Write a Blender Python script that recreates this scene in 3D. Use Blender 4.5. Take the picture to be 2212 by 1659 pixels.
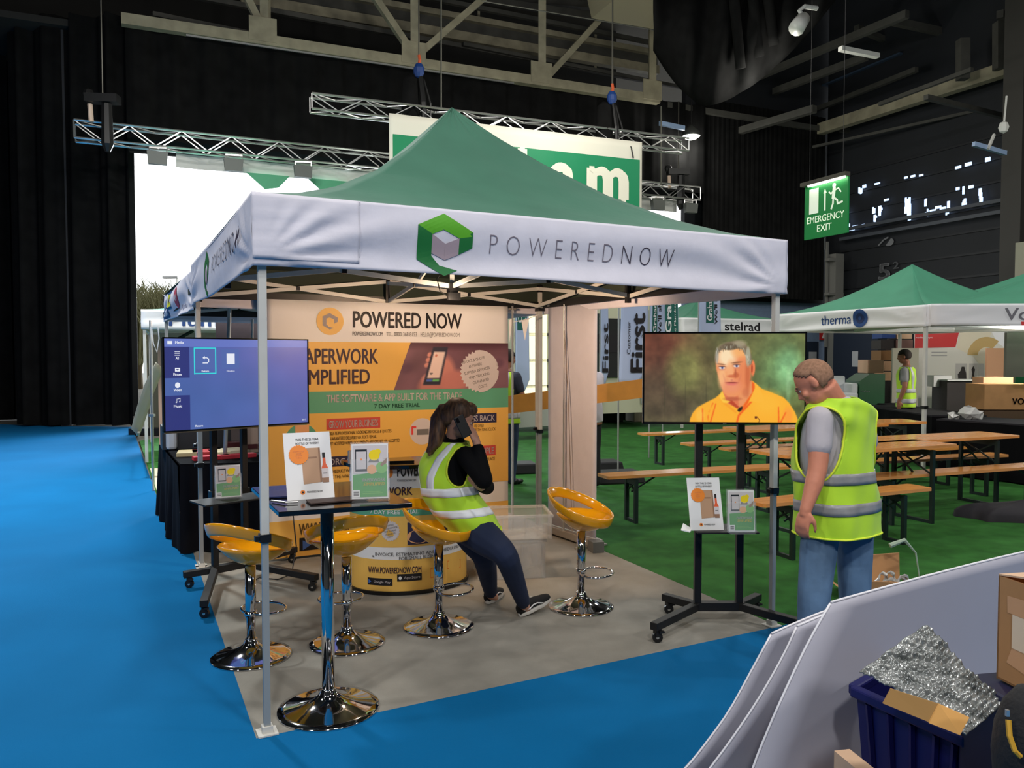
import bpy, bmesh, math, random
import numpy as np
from mathutils import Vector, Matrix
random.seed(7)
SC = bpy.context.scene
COL = SC.collection
for _o in list(bpy.data.objects): bpy.data.objects.remove(_o)

# ---------------------------------------------------------------- camera, sky, lights, exposure
CAM_H, PITCH, FPX = 1.653, 0.0373, 1700.0
cam = bpy.data.cameras.new('camera'); cam.sensor_width = 36; cam.lens = FPX / 2212 * 36
cam.clip_start = .05; cam.clip_end = 300
camo = bpy.data.objects.new('camera', cam); COL.objects.link(camo)
camo.location = (0, 0, CAM_H); camo.rotation_euler = (math.pi / 2 - PITCH, 0, 0)
SC.camera = camo
SC.view_settings.view_transform = 'Standard'
SC.view_settings.look = 'None'
SC.view_settings.gamma = 1
SC.view_settings.use_curve_mapping = False
SC.view_settings.exposure = 0.0
world = bpy.data.worlds.new('overcast_sky'); SC.world = world; world.use_nodes = True
_bg = world.node_tree.nodes['Background']; _bg.inputs[0].default_value = (.93, .97, 1, 1); _bg.inputs[1].default_value = 2.6

def area_light(name, loc, size, power, col=(1, 1, 1), aim=None, shape='DISK', size_y=None, spread=math.pi):
    l = bpy.data.lights.new(name, 'AREA'); l.shape = shape; l.size = size
    if size_y: l.size_y = size_y
    l.energy = power; l.color = col; l.spread = spread
    o = bpy.data.objects.new(name, l); COL.objects.link(o); o.location = loc
    if aim is not None:
        d = Vector(aim) - Vector(loc); o.rotation_euler = d.to_track_quat('-Z', 'Y').to_euler()
    return o
HALL_P = 295
# high bay lamps of the hall, above and behind the camera and over the stand rows
for i, (x, y) in enumerate(((-5.5, -4.5), (0.5, -4.5), (6.5, -4.5), (-6.5, 2.2), (1.2, 1.2), (9, 2.5))):
    area_light('high_bay_and_fill_light', (x, y, 8.3), .7, HALL_P * (1.0 if y < 0 else .55), (1, .975, .96), aim=(x * .35, y + (8.5 if y < 0 else 3.5), 0))
for x, y, p in ((-4, 11.5, 260), (4.5, 12.5, 200), (11, 9.5, 200)):
    area_light('high_bay_and_fill_light', (x, y, 8.6), .7, p, (1, .98, .96))
# daylight entering through the loading opening at the back
area_light('daylight_opening', (-5.5, 19.6, 4.2), 6, 600, (.82, .93, 1), aim=(-6.0, 8.5, 0), shape='RECTANGLE', size_y=4.0, spread=1.5)
area_light('high_bay_and_fill_light', (-6.2, 9.6, 8.6), .7, 380, (.93, .98, 1), aim=(-5.6, 9, 0), spread=1.9)  # added overhead fill that brightens the far left carpet
# warm work lamp clamped to the hub under the canopy
warm = bpy.data.lights.new('warm_work_light', 'SPOT'); warm.energy = 240; warm.color = (1, .66, .42)
warm.spot_size = math.radians(172); warm.spot_blend = .35; warm.shadow_soft_size = .035
wo = bpy.data.objects.new('warm_work_light', warm); COL.objects.link(wo)
wo.location = (-.41, 5.42, 2.08)
wo.rotation_euler = (Vector((-.35, 7.2, 1.5)) - Vector(wo.location)).to_track_quat('-Z', 'Y').to_euler()
# fill in the stands, with no lamps built there
def point_light(name, loc, p, col=(1, .8, .6), r=.15):
    l = bpy.data.lights.new(name, 'POINT'); l.energy = p; l.color = col; l.shadow_soft_size = r
    o = bpy.data.objects.new(name, l); COL.objects.link(o); o.location = loc; return o
point_light('stand_fill_light', (7.9, 11.9, 2.0), 110, (1, .93, .85))  # added to brighten the goods and worker under the right canopy
for x, y, z, p in ((-5.5, 13, 6.6, 200), (1.5, 15.5, 7.4, 260), (6, 18.5, 7.6, 160), (11.5, 15, 7, 90), (8.5, 22.5, 4.0, 70)): point_light('beam_and_wall_fill', (x, y, z), p, (1, .96, .86), .35)  # added point lights brightening roof beams, trusses and back wall, no lamps there
point_light('stand_fill_light', (-3.3, 12.2, 2.1), 22, (1, .7, .5))

# ---------------------------------------------------------------- helpers
def ray(px, py):
    X = (px - 1106) / FPX; Y = -(py - 829.5) / FPX
    c, s = math.cos(PITCH), math.sin(PITCH)
    return Vector((X, c + Y * s, -s + Y * c))
def G(px, py, z=0.0):
    r = ray(px, py); t = (z - CAM_H) / r.z
    return Vector((r.x * t, r.y * t, z))
def D(px, py, y):
    r = ray(px, py); t = y / r.y
    return Vector((r.x * t, y, CAM_H + r.z * t))
def col(r, g, b, k=1.0):
    f = lambda v: ((v / 255 + .055) / 1.055) ** 2.4 if v > 10.31 else v / 255 / 12.92
    return (f(r) * k, f(g) * k, f(b) * k, 1)
_M = {}
def mat(name, c=(200, 200, 200), rough=.6, metal=0, spec=.5, emit=0, noise=0, nscale=8, bump=0, bscale=60, alpha=1, trans=0, coat=0, c2=None, vcol=False, ndet=4, stretch=None, sheen=0):
    if name in _M: return _M[name]
    m = bpy.data.materials.new(name); m.use_nodes = True
    nt = m.node_tree; p = nt.nodes['Principled BSDF']
    cc = col(*c); p.inputs['Base Color'].default_value = cc
    p.inputs['Roughness'].default_value = rough; p.inputs['Metallic'].default_value = metal
    p.inputs['Specular IOR Level'].default_value = spec
    if coat: p.inputs['Coat Weight'].default_value = coat; p.inputs['Coat Roughness'].default_value = .08
    if alpha < 1: p.inputs['Alpha'].default_value = alpha
    if trans: p.inputs['Transmission Weight'].default_value = trans
    if sheen: p.inputs['Sheen Weight'].default_value = sheen
    if noise or c2 or bump:
        tc = nt.nodes.new('ShaderNodeTexCoord'); mp = nt.nodes.new('ShaderNodeMapping'); nt.links.new(tc.outputs['Object'], mp.inputs[0])
        if stretch: mp.inputs['Scale'].default_value = stretch
    if noise or c2:
        n = nt.nodes.new('ShaderNodeTexNoise'); n.inputs['Scale'].default_value = nscale; n.inputs['Detail'].default_value = ndet
        nt.links.new(mp.outputs[0], n.inputs[0])
        r = nt.nodes.new('ShaderNodeValToRGB'); nt.links.new(n.outputs[0], r.inputs[0])
        a = col(*c2) if c2 else tuple(v * (1 - noise) for v in cc[:3]) + (1,)
        b = cc if c2 else tuple(min(1, v * (1 + noise)) for v in cc[:3]) + (1,)
        r.color_ramp.elements[0].position = .33; r.color_ramp.elements[1].position = .67
        r.color_ramp.elements[0].color = a; r.color_ramp.elements[1].color = b
        nt.links.new(r.outputs[0], p.inputs['Base Color'])
    if bump:
        n2 = nt.nodes.new('ShaderNodeTexNoise'); n2.inputs['Scale'].default_value = bscale; n2.inputs['Detail'].default_value = 3
        nt.links.new(mp.outputs[0], n2.inputs[0])
        bp = nt.nodes.new('ShaderNodeBump'); bp.inputs['Strength'].default_value = bump; bp.inputs['Distance'].default_value = .01
        nt.links.new(n2.outputs[0], bp.inputs['Height']); nt.links.new(bp.outputs[0], p.inputs['Normal'])
    if vcol:
        a = nt.nodes.new('ShaderNodeVertexColor'); a.layer_name = 'Col'
        nt.links.new(a.outputs[0], p.inputs['Base Color'])
        if emit: nt.links.new(a.outputs[0], p.inputs['Emission Color'])
    if emit:
        if not vcol: p.inputs['Emission Color'].default_value = cc
        p.inputs['Emission Strength'].default_value = emit
    _M[name] = m
    return m

class MB:
    def __init__(s): s.v = []; s.f = []; s.mi = []; s.cur = 0; s.xf = None
    def av(s, pts):
        b = len(s.v); s.v += [tuple(p) for p in pts]; return b
    def af(s, fs, b=0):
        for f in fs: s.f.append([i + b for i in f]); s.mi.append(s.cur)
    def box(s, c, d, rz=0, R=None, taper=1):
        c = Vector(c); x, y, z = d[0] / 2, d[1] / 2, d[2] / 2
        M = R if R is not None else Matrix.Rotation(rz, 3, 'Z')
        pts = [c + M @ Vector((sx * x * (taper if sz > 0 else 1), sy * y * (taper if sz > 0 else 1), sz * z)) for sz in (-1, 1) for sx, sy in ((-1, -1), (1, -1), (1, 1), (-1, 1))]
        b = s.av(pts); s.af([(0, 3, 2, 1), (4, 5, 6, 7), (0, 1, 5, 4), (1, 2, 6, 5), (2, 3, 7, 6), (3, 0, 4, 7)], b); return s
    def bar(s, p0, p1, w, h=None, up=(0, 0, 1)):
        p0 = Vector(p0); p1 = Vector(p1); h = h or w; t = p1 - p0; L = t.length
        if L < 1e-6: return s
        t.normalize(); u = Vector(up)
        if abs(t.dot(u)) > .98: u = Vector((1, 0, 0)) if abs(t.x) < .9 else Vector((0, 1, 0))
        a = t.cross(u).normalized(); b_ = a.cross(t).normalized()
        R = Matrix((a, t, b_)).transposed()
        return s.box((p0 + p1) / 2, (w, L, h), R=R)
    def tube(s, pts, r, n=8, caps=True, closed=False):
        pts = [Vector(p) for p in pts]; N = len(pts)
        rs = r if isinstance(r, (list, tuple)) else [r] * N
        b = len(s.v); prev = None
        for i in range(N):
            if closed: t = pts[(i + 1) % N] - pts[i - 1]
            else: t = pts[min(i + 1, N - 1)] - pts[max(i - 1, 0)]
            t.normalize()
            if prev is None:
                u = Vector((0, 0, 1)) if abs(t.z) < .9 else Vector((1, 0, 0)); a = t.cross(u).normalized()
            else:
                a = (prev - t * prev.dot(t)).normalized()
            prev = a; c = t.cross(a)
            for k in range(n):
                th = 2 * math.pi * k / n; s.v.append(tuple(pts[i] + (a * math.cos(th) + c * math.sin(th)) * rs[i]))
        M = N if closed else N - 1
        for i in range(M):
            j = (i + 1) % N
            s.af([(b + i * n + k, b + i * n + (k + 1) % n, b + j * n + (k + 1) % n, b + j * n + k) for k in range(n)])
        if caps and not closed:
            s.af([tuple(b + k for k in range(n))[::-1], tuple(b + (N - 1) * n + k for k in range(n))])
        return s
    def lathe(s, prof, c=(0, 0, 0), n=24, R=None, sx=1, sy=1):
        c = Vector(c); b = len(s.v); R = R or Matrix.Identity(3)
        for r, z in prof:
            for k in range(n):
                th = 2 * math.pi * k / n; s.v.append(tuple(c + R @ Vector((r * math.cos(th) * sx, r * math.sin(th) * sy, z))))
        for i in range(len(prof) - 1):
            s.af([(b + i * n + k, b + i * n + (k + 1) % n, b + (i + 1) * n + (k + 1) % n, b + (i + 1) * n + k) for k in range(n)])
        s.af([tuple(b + k for k in range(n))[::-1], tuple(b + (len(prof) - 1) * n + k for k in range(n))]); return s
    def rings(s, rings, n=16, caps=True):
        """rings: list of (center, axis_x vec, axis_y vec)"""
        b = len(s.v)
        for c, ax, ay in rings:
            c = Vector(c); ax = Vector(ax); ay = Vector(ay)
            for k in range(n):
                th = 2 * math.pi * k / n; s.v.append(tuple(c + ax * math.cos(th) + ay * math.sin(th)))
        for i in range(len(rings) - 1):
            s.af([(b + i * n + k, b + i * n + (k + 1) % n, b + (i + 1) * n + (k + 1) % n, b + (i + 1) * n + k) for k in range(n)])
        if caps: s.af([tuple(b + k for k in range(n))[::-1], tuple(b + (len(rings) - 1) * n + k for k in range(n))])
        return s
    def ball(s, c, r, n=12, R=None):
        if not isinstance(r, (tuple, list)): r = (r, r, r)
        m = max(5, n // 2 + 1); R = R or Matrix.Identity(3); c = Vector(c); b = len(s.v)
        for i in range(m):
            ph = -math.pi / 2 + math.pi * (i + .02) / (m - 1 + .04)
            for k in range(n):
                th = 2 * math.pi * k / n
                s.v.append(tuple(c + R @ Vector((r[0] * math.cos(ph) * math.cos(th), r[1] * math.cos(ph) * math.sin(th), r[2] * math.sin(ph)))))
        for i in range(m - 1):
            s.af([(b + i * n + k, b + i * n + (k + 1) % n, b + (i + 1) * n + (k + 1) % n, b + (i + 1) * n + k) for k in range(n)])
        s.af([tuple(b + k for k in range(n))[::-1], tuple(b + (m - 1) * n + k for k in range(n))]); return s
    def grid(s, f, nu, nv, closed_u=False, flip=False):
        b = len(s.v)
        for j in range(nv + 1):
            for i in range(nu if closed_u else nu + 1): s.v.append(tuple(f(i / nu, j / nv)))
        w = nu if closed_u else nu + 1
        for j in range(nv):
            for i in range(nu):
                q = (b + j * w + i, b + j * w + (i + 1) % w, b + (j + 1) * w + (i + 1) % w, b + (j + 1) * w + i)
                s.af([q[::-1] if flip else q])
        return s
    def prism(s, pts, off):
        """polygon (3d pts) extruded by vector off"""
        n = len(pts); off = Vector(off); b = s.av(pts); s.av([Vector(p) + off for p in pts])
        s.af([tuple(range(n))[::-1], tuple(range(n, 2 * n))], b)
        s.af([(i, (i + 1) % n, n + (i + 1) % n, n + i) for i in range(n)], b); return s
    def poly(s, pts): b = s.av(pts); s.af([tuple(range(len(pts)))], b); return s
    def mesh(s, name='m'):
        me = bpy.data.meshes.new(name); me.from_pydata(s.v, [], s.f); return me
    def build(s, name, mats, parent=None, smooth=False, world=True, solid=0, sub=0, bevel=0, kind=None, label=None, remesh=0, fix=True):
        me = s.mesh(name)
        mats = mats if isinstance(mats, (list, tuple)) else [mats]
        for m in mats: me.materials.append(m)
        if len(mats) > 1: me.polygons.foreach_set('material_index', s.mi)
        me.update()
        if fix:
            bm = bmesh.new(); bm.from_mesh(me); bmesh.ops.recalc_face_normals(bm, faces=bm.faces); bm.to_mesh(me); bm.free()
        if smooth: me.polygons.foreach_set('use_smooth', [True] * len(me.polygons))
        o = bpy.data.objects.new(name, me); COL.objects.link(o)
        if solid:
            md = o.modifiers.new('solid', 'SOLIDIFY'); md.thickness = solid; md.offset = 0
        if bevel:
            md = o.modifiers.new('bevel', 'BEVEL'); md.width = bevel; md.segments = 2; md.limit_method = 'ANGLE'; md.angle_limit = .7
        if sub:
            md = o.modifiers.new('sub', 'SUBSURF'); md.levels = sub; md.render_levels = sub
        if parent is not None: adopt(o, parent, world)
        if kind: o['kind'] = kind
        if label: o['label'] = label
        return o
def wmat(o):
    m = o.matrix_basis.copy()
    if o.parent: m = wmat(o.parent) @ o.matrix_parent_inverse @ m
    return m
def adopt(o, parent, world=True):
    o.parent = parent
    if world: o.matrix_parent_inverse = wmat(parent).inverted()
def thing(name, label, cat, loc=(0, 0, 0), rz=0, group=None):
    o = bpy.data.objects.new(name, None); COL.objects.link(o); o.empty_display_size = .1
    o.location = loc; o.rotation_euler = (0, 0, rz); o['label'] = label; o['category'] = cat
    if group: o['group'] = group
    return o
def tag(o, label, cat, group=None):
    o['label'] = label; o['category'] = cat
    if group: o['group'] = group
    return o
def struct(o): o['kind'] = 'structure'; return o
def copy_tree(o, parent=None):
    c = o.copy(); COL.objects.link(c)
    if parent is not None:
        c.parent = parent
        for k in ('category',):
            if k in c: del c[k]
    for ch in [x for x in bpy.data.objects if x.parent == o]: copy_tree(ch, c)
    return c

# ---- printing on surfaces
_TX = {}
def glyphs(body, weight=0.0, shear=0.0, space=1.0):
    k = (body, weight, shear, space)
    if k in _TX: return _TX[k]
    c = bpy.data.curves.new('t', 'FONT'); c.body = body; c.resolution_u = 3; c.offset = weight; c.shear = shear; c.space_character = space
    o = bpy.data.objects.new('t', c); me = o.to_mesh()
    v = [(p.co.x, p.co.y) for p in me.vertices]; f = [tuple(p.vertices) for p in me.polygons]
    o.to_mesh_clear(); bpy.data.objects.remove(o); bpy.data.curves.remove(c)
    _TX[k] = (v, f); return _TX[k]
class Panel:
    """flat or curved surface: fn(u, v, lift) -> 3d point, u and v in metres (v up)"""
    def __init__(s, fn, cell=0): s.fn = fn; s.layers = {}; s.cell = cell
    def mb(s, key): return s.layers.setdefault(key, MB())
    def poly(s, key, pts, lift=.001):
        if not s.cell: s.mb(key).poly([s.fn(u, v, lift) for u, v in pts]); return
        bm = bmesh.new(); bm.faces.new([bm.verts.new((u, v, 0)) for u, v in pts]); bmesh.ops.triangulate(bm, faces=bm.faces)
        for _ in range(6):
            es = [e for e in bm.edges if e.calc_length() > s.cell]
            if not es: break
            bmesh.ops.subdivide_edges(bm, edges=es, cuts=1); bmesh.ops.triangulate(bm, faces=bm.faces)
        m = s.mb(key); b = len(m.v); bm.verts.index_update()
        m.v += [tuple(s.fn(q.co.x, q.co.y, lift)) for q in bm.verts]; m.af([[q.index for q in f.verts] for f in bm.faces], b); bm.free()
    def rect(s, key, u0, v0, u1, v1, lift=.001, n=1):
        s.mb(key).grid(lambda a, b: s.fn(u0 + (u1 - u0) * a, v0 + (v1 - v0) * b, lift), n, 1)
    def disc(s, key, u, v, r, lift=.001, n=28, ry=None, a0=0, a1=2 * math.pi):
        ry = ry or r
        s.poly(key, [(u + r * math.cos(a0 + (a1 - a0) * k / n), v + ry * math.sin(a0 + (a1 - a0) * k / n)) for k in range(n + (0 if a1 - a0 > 6.28 else 1))], lift)
    def star(s, key, u, v, r, lift=.001, n=28, q=.9):
        s.poly(key, [(u + r * (1 if k % 2 == 0 else q) * math.cos(math.pi * k / n), v + r * (1 if k % 2 == 0 else q) * math.sin(math.pi * k / n)) for k in range(2 * n)], lift)
    def line(s, key, pts, w, lift=.001):
        for (a, b) in zip(pts[:-1], pts[1:]):
            d = Vector((b[0] - a[0], b[1] - a[1])); 
            if d.length < 1e-9: continue
            n = Vector((-d.y, d.x)).normalized() * w / 2; e = d.normalized() * w * .3
            s.poly(key, [(a[0] + n.x - e.x, a[1] + n.y - e.y), (a[0] - n.x - e.x, a[1] - n.y - e.y), (b[0] - n.x + e.x, b[1] - n.y + e.y), (b[0] + n.x + e.x, b[1] + n.y + e.y)], lift)
    def text(s, key, body, u, v, w, h, weight=0, shear=0, space=1, rot=0, lift=.002, align='l'):
        bold = max(0, weight - .004); vs, fs = glyphs(body, min(weight, 0), shear, space)
        if not vs: return
        if bold:      # heavier strokes: the outline stamped again a little to each side
            n0 = len(vs); st = [(-bold, 0), (bold, 0)] + ([(0, bold * .7), (0, -bold * .7)] if bold > .012 else [])
            vs = [(x + dx, y + dy) for dx, dy in st for x, y in vs]; fs = [tuple(i + n0 * k for i in f) for k in range(len(st)) for f in fs]
        x0 = min(p[0] for p in vs); x1 = max(p[0] for p in vs)
        cap = .69 if body.upper() == body else None
        y0, y1 = (min(p[1] for p in vs), max(p[1] for p in vs))
        if cap: y0, y1 = 0 - weight, .69 + weight
        ax = {'l': 0, 'c': -.5, 'r': -1}[align]
        cr, sr = math.cos(rot), math.sin(rot); m = s.mb(key); b = len(m.v)
        for p in vs:
            a = ((p[0] - x0) / (x1 - x0) + ax) * w; c = (p[1] - y0) / (y1 - y0) * h
            m.v.append(tuple(s.fn(u + a * cr - c * sr, v + a * sr + c * cr, lift)))
        m.af(fs, b)
    def finish(s, parent, mats, name='print', world=True):
        """one mesh per lettering / artwork set, one material slot per colour"""
        tot = MB(); ml = []
        for k, m in s.layers.items():
            tot.cur = len(ml); ml.append(mats[k]); b = len(tot.v); tot.v += m.v; tot.af(m.f, b)
        return tot.build(name, ml, parent, world=world, fix=False) if ml else None
def flat(P0, U, V):
    P0 = Vector(P0); U = Vector(U).normalized(); V = Vector(V).normalized(); N = U.cross(V).normalized()
    return lambda u, v, l=0: P0 + U * u + V * v + N * l
# ---- colour canvases (flat print and screen pictures as vertex colours)
class Canvas:
    def __init__(s, w, h, c=(255, 255, 255)):
        s.w, s.h = w, h; s.a = np.zeros((h, w, 3)); s.a[:] = c
        s.Y, s.X = np.mgrid[0:h, 0:w].astype(float); s.X = (s.X + .5) / w; s.Y = 1 - (s.Y + .5) / h; s.asp = w / h
    def blend(s, m, c): s.a = s.a * (1 - m[..., None]) + np.array(c, float) * m[..., None]
    def ell(s, x, y, rx, ry, c, soft=.1, op=1, rot=0):
        dx = (s.X - x) * s.asp; dy = s.Y - y; rx *= s.asp
        cr, sr = math.cos(rot), math.sin(rot); ex = (dx * cr + dy * sr) / rx; ey = (-dx * sr + dy * cr) / ry
        d = np.sqrt(ex ** 2 + ey ** 2); s.blend(np.clip((1 - d) / soft + .5, 0, 1) * op, c)
    def pol(s, pts, c, op=1, soft=0):
        m = np.zeros((s.h, s.w)); n = len(pts)
        for sy in (-.25, .25):
            for sx in (-.25, .25):
                X = s.X + sx / s.w; Y = s.Y + sy / s.h; ins = np.zeros((s.h, s.w), bool)
                for i in range(n):
                    x0, y0 = pts[i]; x1, y1 = pts[(i + 1) % n]
                    if y0 == y1: continue
                    cnd = ((y0 > Y) != (y1 > Y)) & (X < (x1 - x0) * (Y - y0) / (y1 - y0) + x0); ins ^= cnd
                m += ins * .25
        for _ in range(soft):
            q = np.pad(m, 1, mode='edge'); m = (q[:-2, 1:-1] + q[2:, 1:-1] + q[1:-1, :-2] + q[1:-1, 2:] + m) / 5
        s.blend(m * op, c)
    def noise(s, amp, cells, seed=1, c=None):
        rs = np.random.RandomState(seed); g = rs.rand(cells + 2, int(cells * s.asp) + 3)
        yy = s.Y * cells; xx = s.X * cells * s.asp; iy = yy.astype(int); ix = xx.astype(int); fy = yy - iy; fx = xx - ix
        fy = fy * fy * (3 - 2 * fy); fx = fx * fx * (3 - 2 * fx)
        v = (g[iy, ix] * (1 - fx) + g[iy, ix + 1] * fx) * (1 - fy) + (g[iy + 1, ix] * (1 - fx) + g[iy + 1, ix + 1] * fx) * fy
        if c is not None: s.blend(np.clip((v - .45) * 2.2, 0, 1) * amp, c)
        else: s.a *= (1 + (v[..., None] - .5) * 2 * amp)
    def build(s, fn, W, H, name, material, parent, u0=0, v0=0, lift=.001):
        h, w = s.h, s.w; a = np.clip(s.a, 0, 255) / 255
        lin = np.where(a > .04045, ((a + .055) / 1.055) ** 2.4, a / 12.92)
        m = MB(); m.v = [tuple(fn(u0 + (i / (w - 1)) * W, v0 + (1 - j / (h - 1)) * H, lift)) for j in range(h) for i in range(w)]
        m.f = [[j * w + i, (j + 1) * w + i, (j + 1) * w + i + 1, j * w + i + 1] for j in range(h - 1) for i in range(w - 1)]; m.mi = [0] * len(m.f)
        o = m.build(name, material, parent, fix=False)
        at = o.data.color_attributes.new('Col', 'FLOAT_COLOR', 'POINT')
        buf = np.ones((h * w, 4), np.float32); buf[:, :3] = lin.reshape(-1, 3); at.data.foreach_set('color', buf.ravel())
        return o
# ================================================================ common materials
M_BLACK = mat('black_plastic', (18, 18, 19), .4)
M_MATTBLACK = mat('matt_black_metal', (16, 16, 17), .55)
M_WHITEPOLE = mat('white_painted_steel', (205, 205, 198), .4, noise=.04)
M_CHROME = mat('polished_chrome', (225, 225, 228), .06, metal=1)
M_ALU = mat('aluminium', (215, 215, 212), .3, metal=.85)
M_DRAPE = mat('black_drape', (20, 20, 20), .95, spec=.1, noise=.25, nscale=3)
M_STEEL = mat('cream_painted_steel', (150, 143, 120), .6, noise=.18, nscale=3)
M_DARKSTEEL = mat('dark_grey_steel', (70, 69, 64), .7, noise=.15, nscale=3)
M_WHITE = mat('white_print', (238, 238, 238), .55)
M_FABRIC = mat('white_fabric', (218, 216, 226), .75, bump=.15, bscale=25, noise=.03)
M_INK = mat('black_ink', (22, 18, 22), .6)
M_RED = mat('red_print', (205, 45, 45), .55)
# ================================================================ floor
UH = Vector((.919, .395, 0)); VH = Vector((-.395, .919, 0))     # hall grid directions
FL, FR, BL, BR = G(577, 1583), G(1667, 1351), G(436, 1226), G(1166, 1143)
def carpet_plane(name, pts, z, m):
    mb = MB(); mb.prism([(p[0], p[1], z - .004) for p in pts], (0, 0, .004)); return struct(mb.build(name, m))
M_CONC = mat('hall_concrete', (120, 116, 106), .8, noise=.15, nscale=2)
M_BLUE = mat('blue_carpet', (6, 99, 153), .95, spec=.1, noise=.06, nscale=1.2, bump=.3, bscale=250, ndet=8)
M_GREY = mat('grey_carpet', (140, 137, 128), .95, spec=.1, noise=.17, nscale=2.6, bump=.3, bscale=220, ndet=9)
M_GREEN = mat('green_turf', (46, 98, 40), .95, spec=.15, noise=.22, nscale=5, bump=.5, bscale=180, ndet=9)
fl = MB(); fl.grid(lambda a, b: Vector((-30 + 70 * a, -14 + 74 * b, -.02)), 1, 1); struct(fl.build('floor', M_CONC))
u = (FR - FL).normalized(); v = (BL - FL).normalized(); W3 = (FR - FL).length
GX = lambda a, b, z=0: FL + u * a + v * b + Vector((0, 0, z))
e0 = FL - u * .05 - v * .03
pR = FR + u * .03 - v * .03
pBR2 = BR + (BR - FR) * 1.0
pBL2 = BL + (BL - FL) * 1.0
carpet_plane('floor_grey_carpet', [e0, pR, BR + u * .12, pBR2 + u * .12, pBL2 - u * .03, BL - u * .04], -.001, M_GREY)
# blue aisle carpet: everything in front of and left of the stand
far = pBL2 + (pBL2 - FL) * .9
cf, cm = G(291, 938), G(352, 1110)
carpet_plane('floor_blue_carpet', [(-14, 19.2), (-11, 18.3), G(283, 922)[:2], cf[:2], cm[:2], pBL2[:2], e0[:2], pR[:2], (pR + u * 14)[:2], (14, -12), (-16, -12), (-16, 19.5)], 0, M_BLUE)
carpet_plane('floor_green_turf', [pR[:2], (pR + u * 14)[:2], (19, 24), (8, 25.5), (-1, 22), G(480, 925)[:2], G(301, 952)[:2], cm[:2], pBL2[:2], pBR2[:2], (BR + u * .12)[:2]], 0, M_GREEN)
# pale strip of bare floor between turf pieces behind the second stand
mb = MB(); mb.prism([G(324, 1012) + Vector((0, 0, .001)), G(364, 1012) + Vector((0, 0, .001)), G(364, 1116) + Vector((0, 0, .001)), G(355, 1116) + Vector((0, 0, .001))], (0, 0, .004)); struct(mb.build('trim_1', mat('pale_board', (200, 190, 165), .8)))

# ================================================================ shell: walls, ceiling, opening
WO = D(285, 766, 18.25); WO.z = 0           # left jamb of the opening
def WP(s, z=0, d=0): return WO + UH * s + VH * d + Vector((0, 0, z))
S_R = 15.7                                 # opening width
M_CLAD = mat('dark_cladding', (30, 33, 38), .7, noise=.1, nscale=1)
M_BLUEGREY = mat('blue_grey_wall_paint', (112, 132, 160), .7, noise=.05)
def drape(name, P, Q, z0, z1, folds, amp, m=M_DRAPE, parent=None, seed=0, nv=1):
    P = Vector(P); Q = Vector(Q); d = (Q - P); L = d.length; t = d.normalized(); n = Vector((-t.y, t.x, 0))
    rs = random.Random(seed); ph = [rs.random() * 6.28 for _ in range(5)]
    def f(a, b):
        s = a * folds * 6.283
        o = amp * (math.sin(s + ph[0] + .8 * math.sin(a * 17 + ph[1])) + .5 * math.sin(s * 2.3 + ph[2]) * (.4 + .6 * (1 - b)))
        p = P + d * a + n * o; p.z = z0 + (z1 - z0) * b; return p
    mb = MB(); mb.grid(f, int(folds * 12), nv); return mb.build(name, m, parent, smooth=True)
# hall shell (far wall with its loading opening, right wall, the walls behind the camera)
mb = MB()
def wallbox(mb, s0, s1, z0, z1, d=0.6): mb.box((WP((s0 + s1) / 2, (z0 + z1) / 2, d)), (s1 - s0, .2, z1 - z0), math.atan2(UH.y, UH.x))
wallbox(mb, -17, 0, 0, 9, 3.2); mb.box(WP(-1.4, 4.5, 1.85), (.2, 2.9, 9), math.atan2(UH.y, UH.x)); wallbox(mb, 0, S_R, 6.45, 9); wallbox(mb, S_R, 23, 3.4, 14.5)
struct(mb.build('wall_back', M_CLAD))
mb = MB(); wallbox(mb, -17, 17, 9, 14.5, 7); mb.box(WP(0, 9.1, 3.7), (34, 7, .15), math.atan2(UH.y, UH.x)); struct(mb.build('wall_upper', mat('dark_upper_wall', (38, 37, 34), .9)))
mb = MB(); wallbox(mb, S_R, 22.6, 0, 3.4, .55); struct(mb.build('wall_back_lower', M_BLUEGREY))
CR = Vector((10.9, 26.6, 0))
mb = MB(); c = CR - VH * 20; mb.box((c.x + .1, c.y, 7.2), (.2, 41, 14.5), math.atan2(VH.y, VH.x) - math.pi / 2)
WR = mb.build('wall_right', M_CLAD); struct(WR)
mb = MB(); c = WP(-17, 0) - VH * 17; mb.box((c.x, c.y, 7.2), (.2, 38, 14.5), math.atan2(VH.y, VH.x) - math.pi / 2); struct(mb.build('wall_left', M_CLAD))
mb = MB(); mb.box((3, -12.5, 7.2), (60, .2, 14.5)); struct(mb.build('wall_behind', mat('grey_hall_wall', (105, 102, 96), .8)))
mb = MB(); mb.box((5, 8, 14.4), (80, 70, .2)); struct(mb.build('ceiling', mat('dark_roof_sheet', (62, 58, 50), .9)))
# cladding rails on the right wall
RI = lambda s, z, d=0: CR - VH * s + Vector((-UH.x * d, -UH.y * d, z))
mb = MB()
for k in range(9): mb.bar(RI(0, 2.6 + k * .62, .03), RI(24, 2.6 + k * .62, .03), .05, .06)
tag_ = mb.build('trim_2', mat('dark_rail', (30, 32, 36), .6)); struct(tag_)
mb = MB()
for s0, z in ((.4, 5.75), (.4, 5.45)): mb.bar(RI(s0, z, .25), RI(12, z, .25), .1, .1)
struct(mb.build('trim_3', mat('grey_pipe', (75, 80, 88), .5)))
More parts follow.
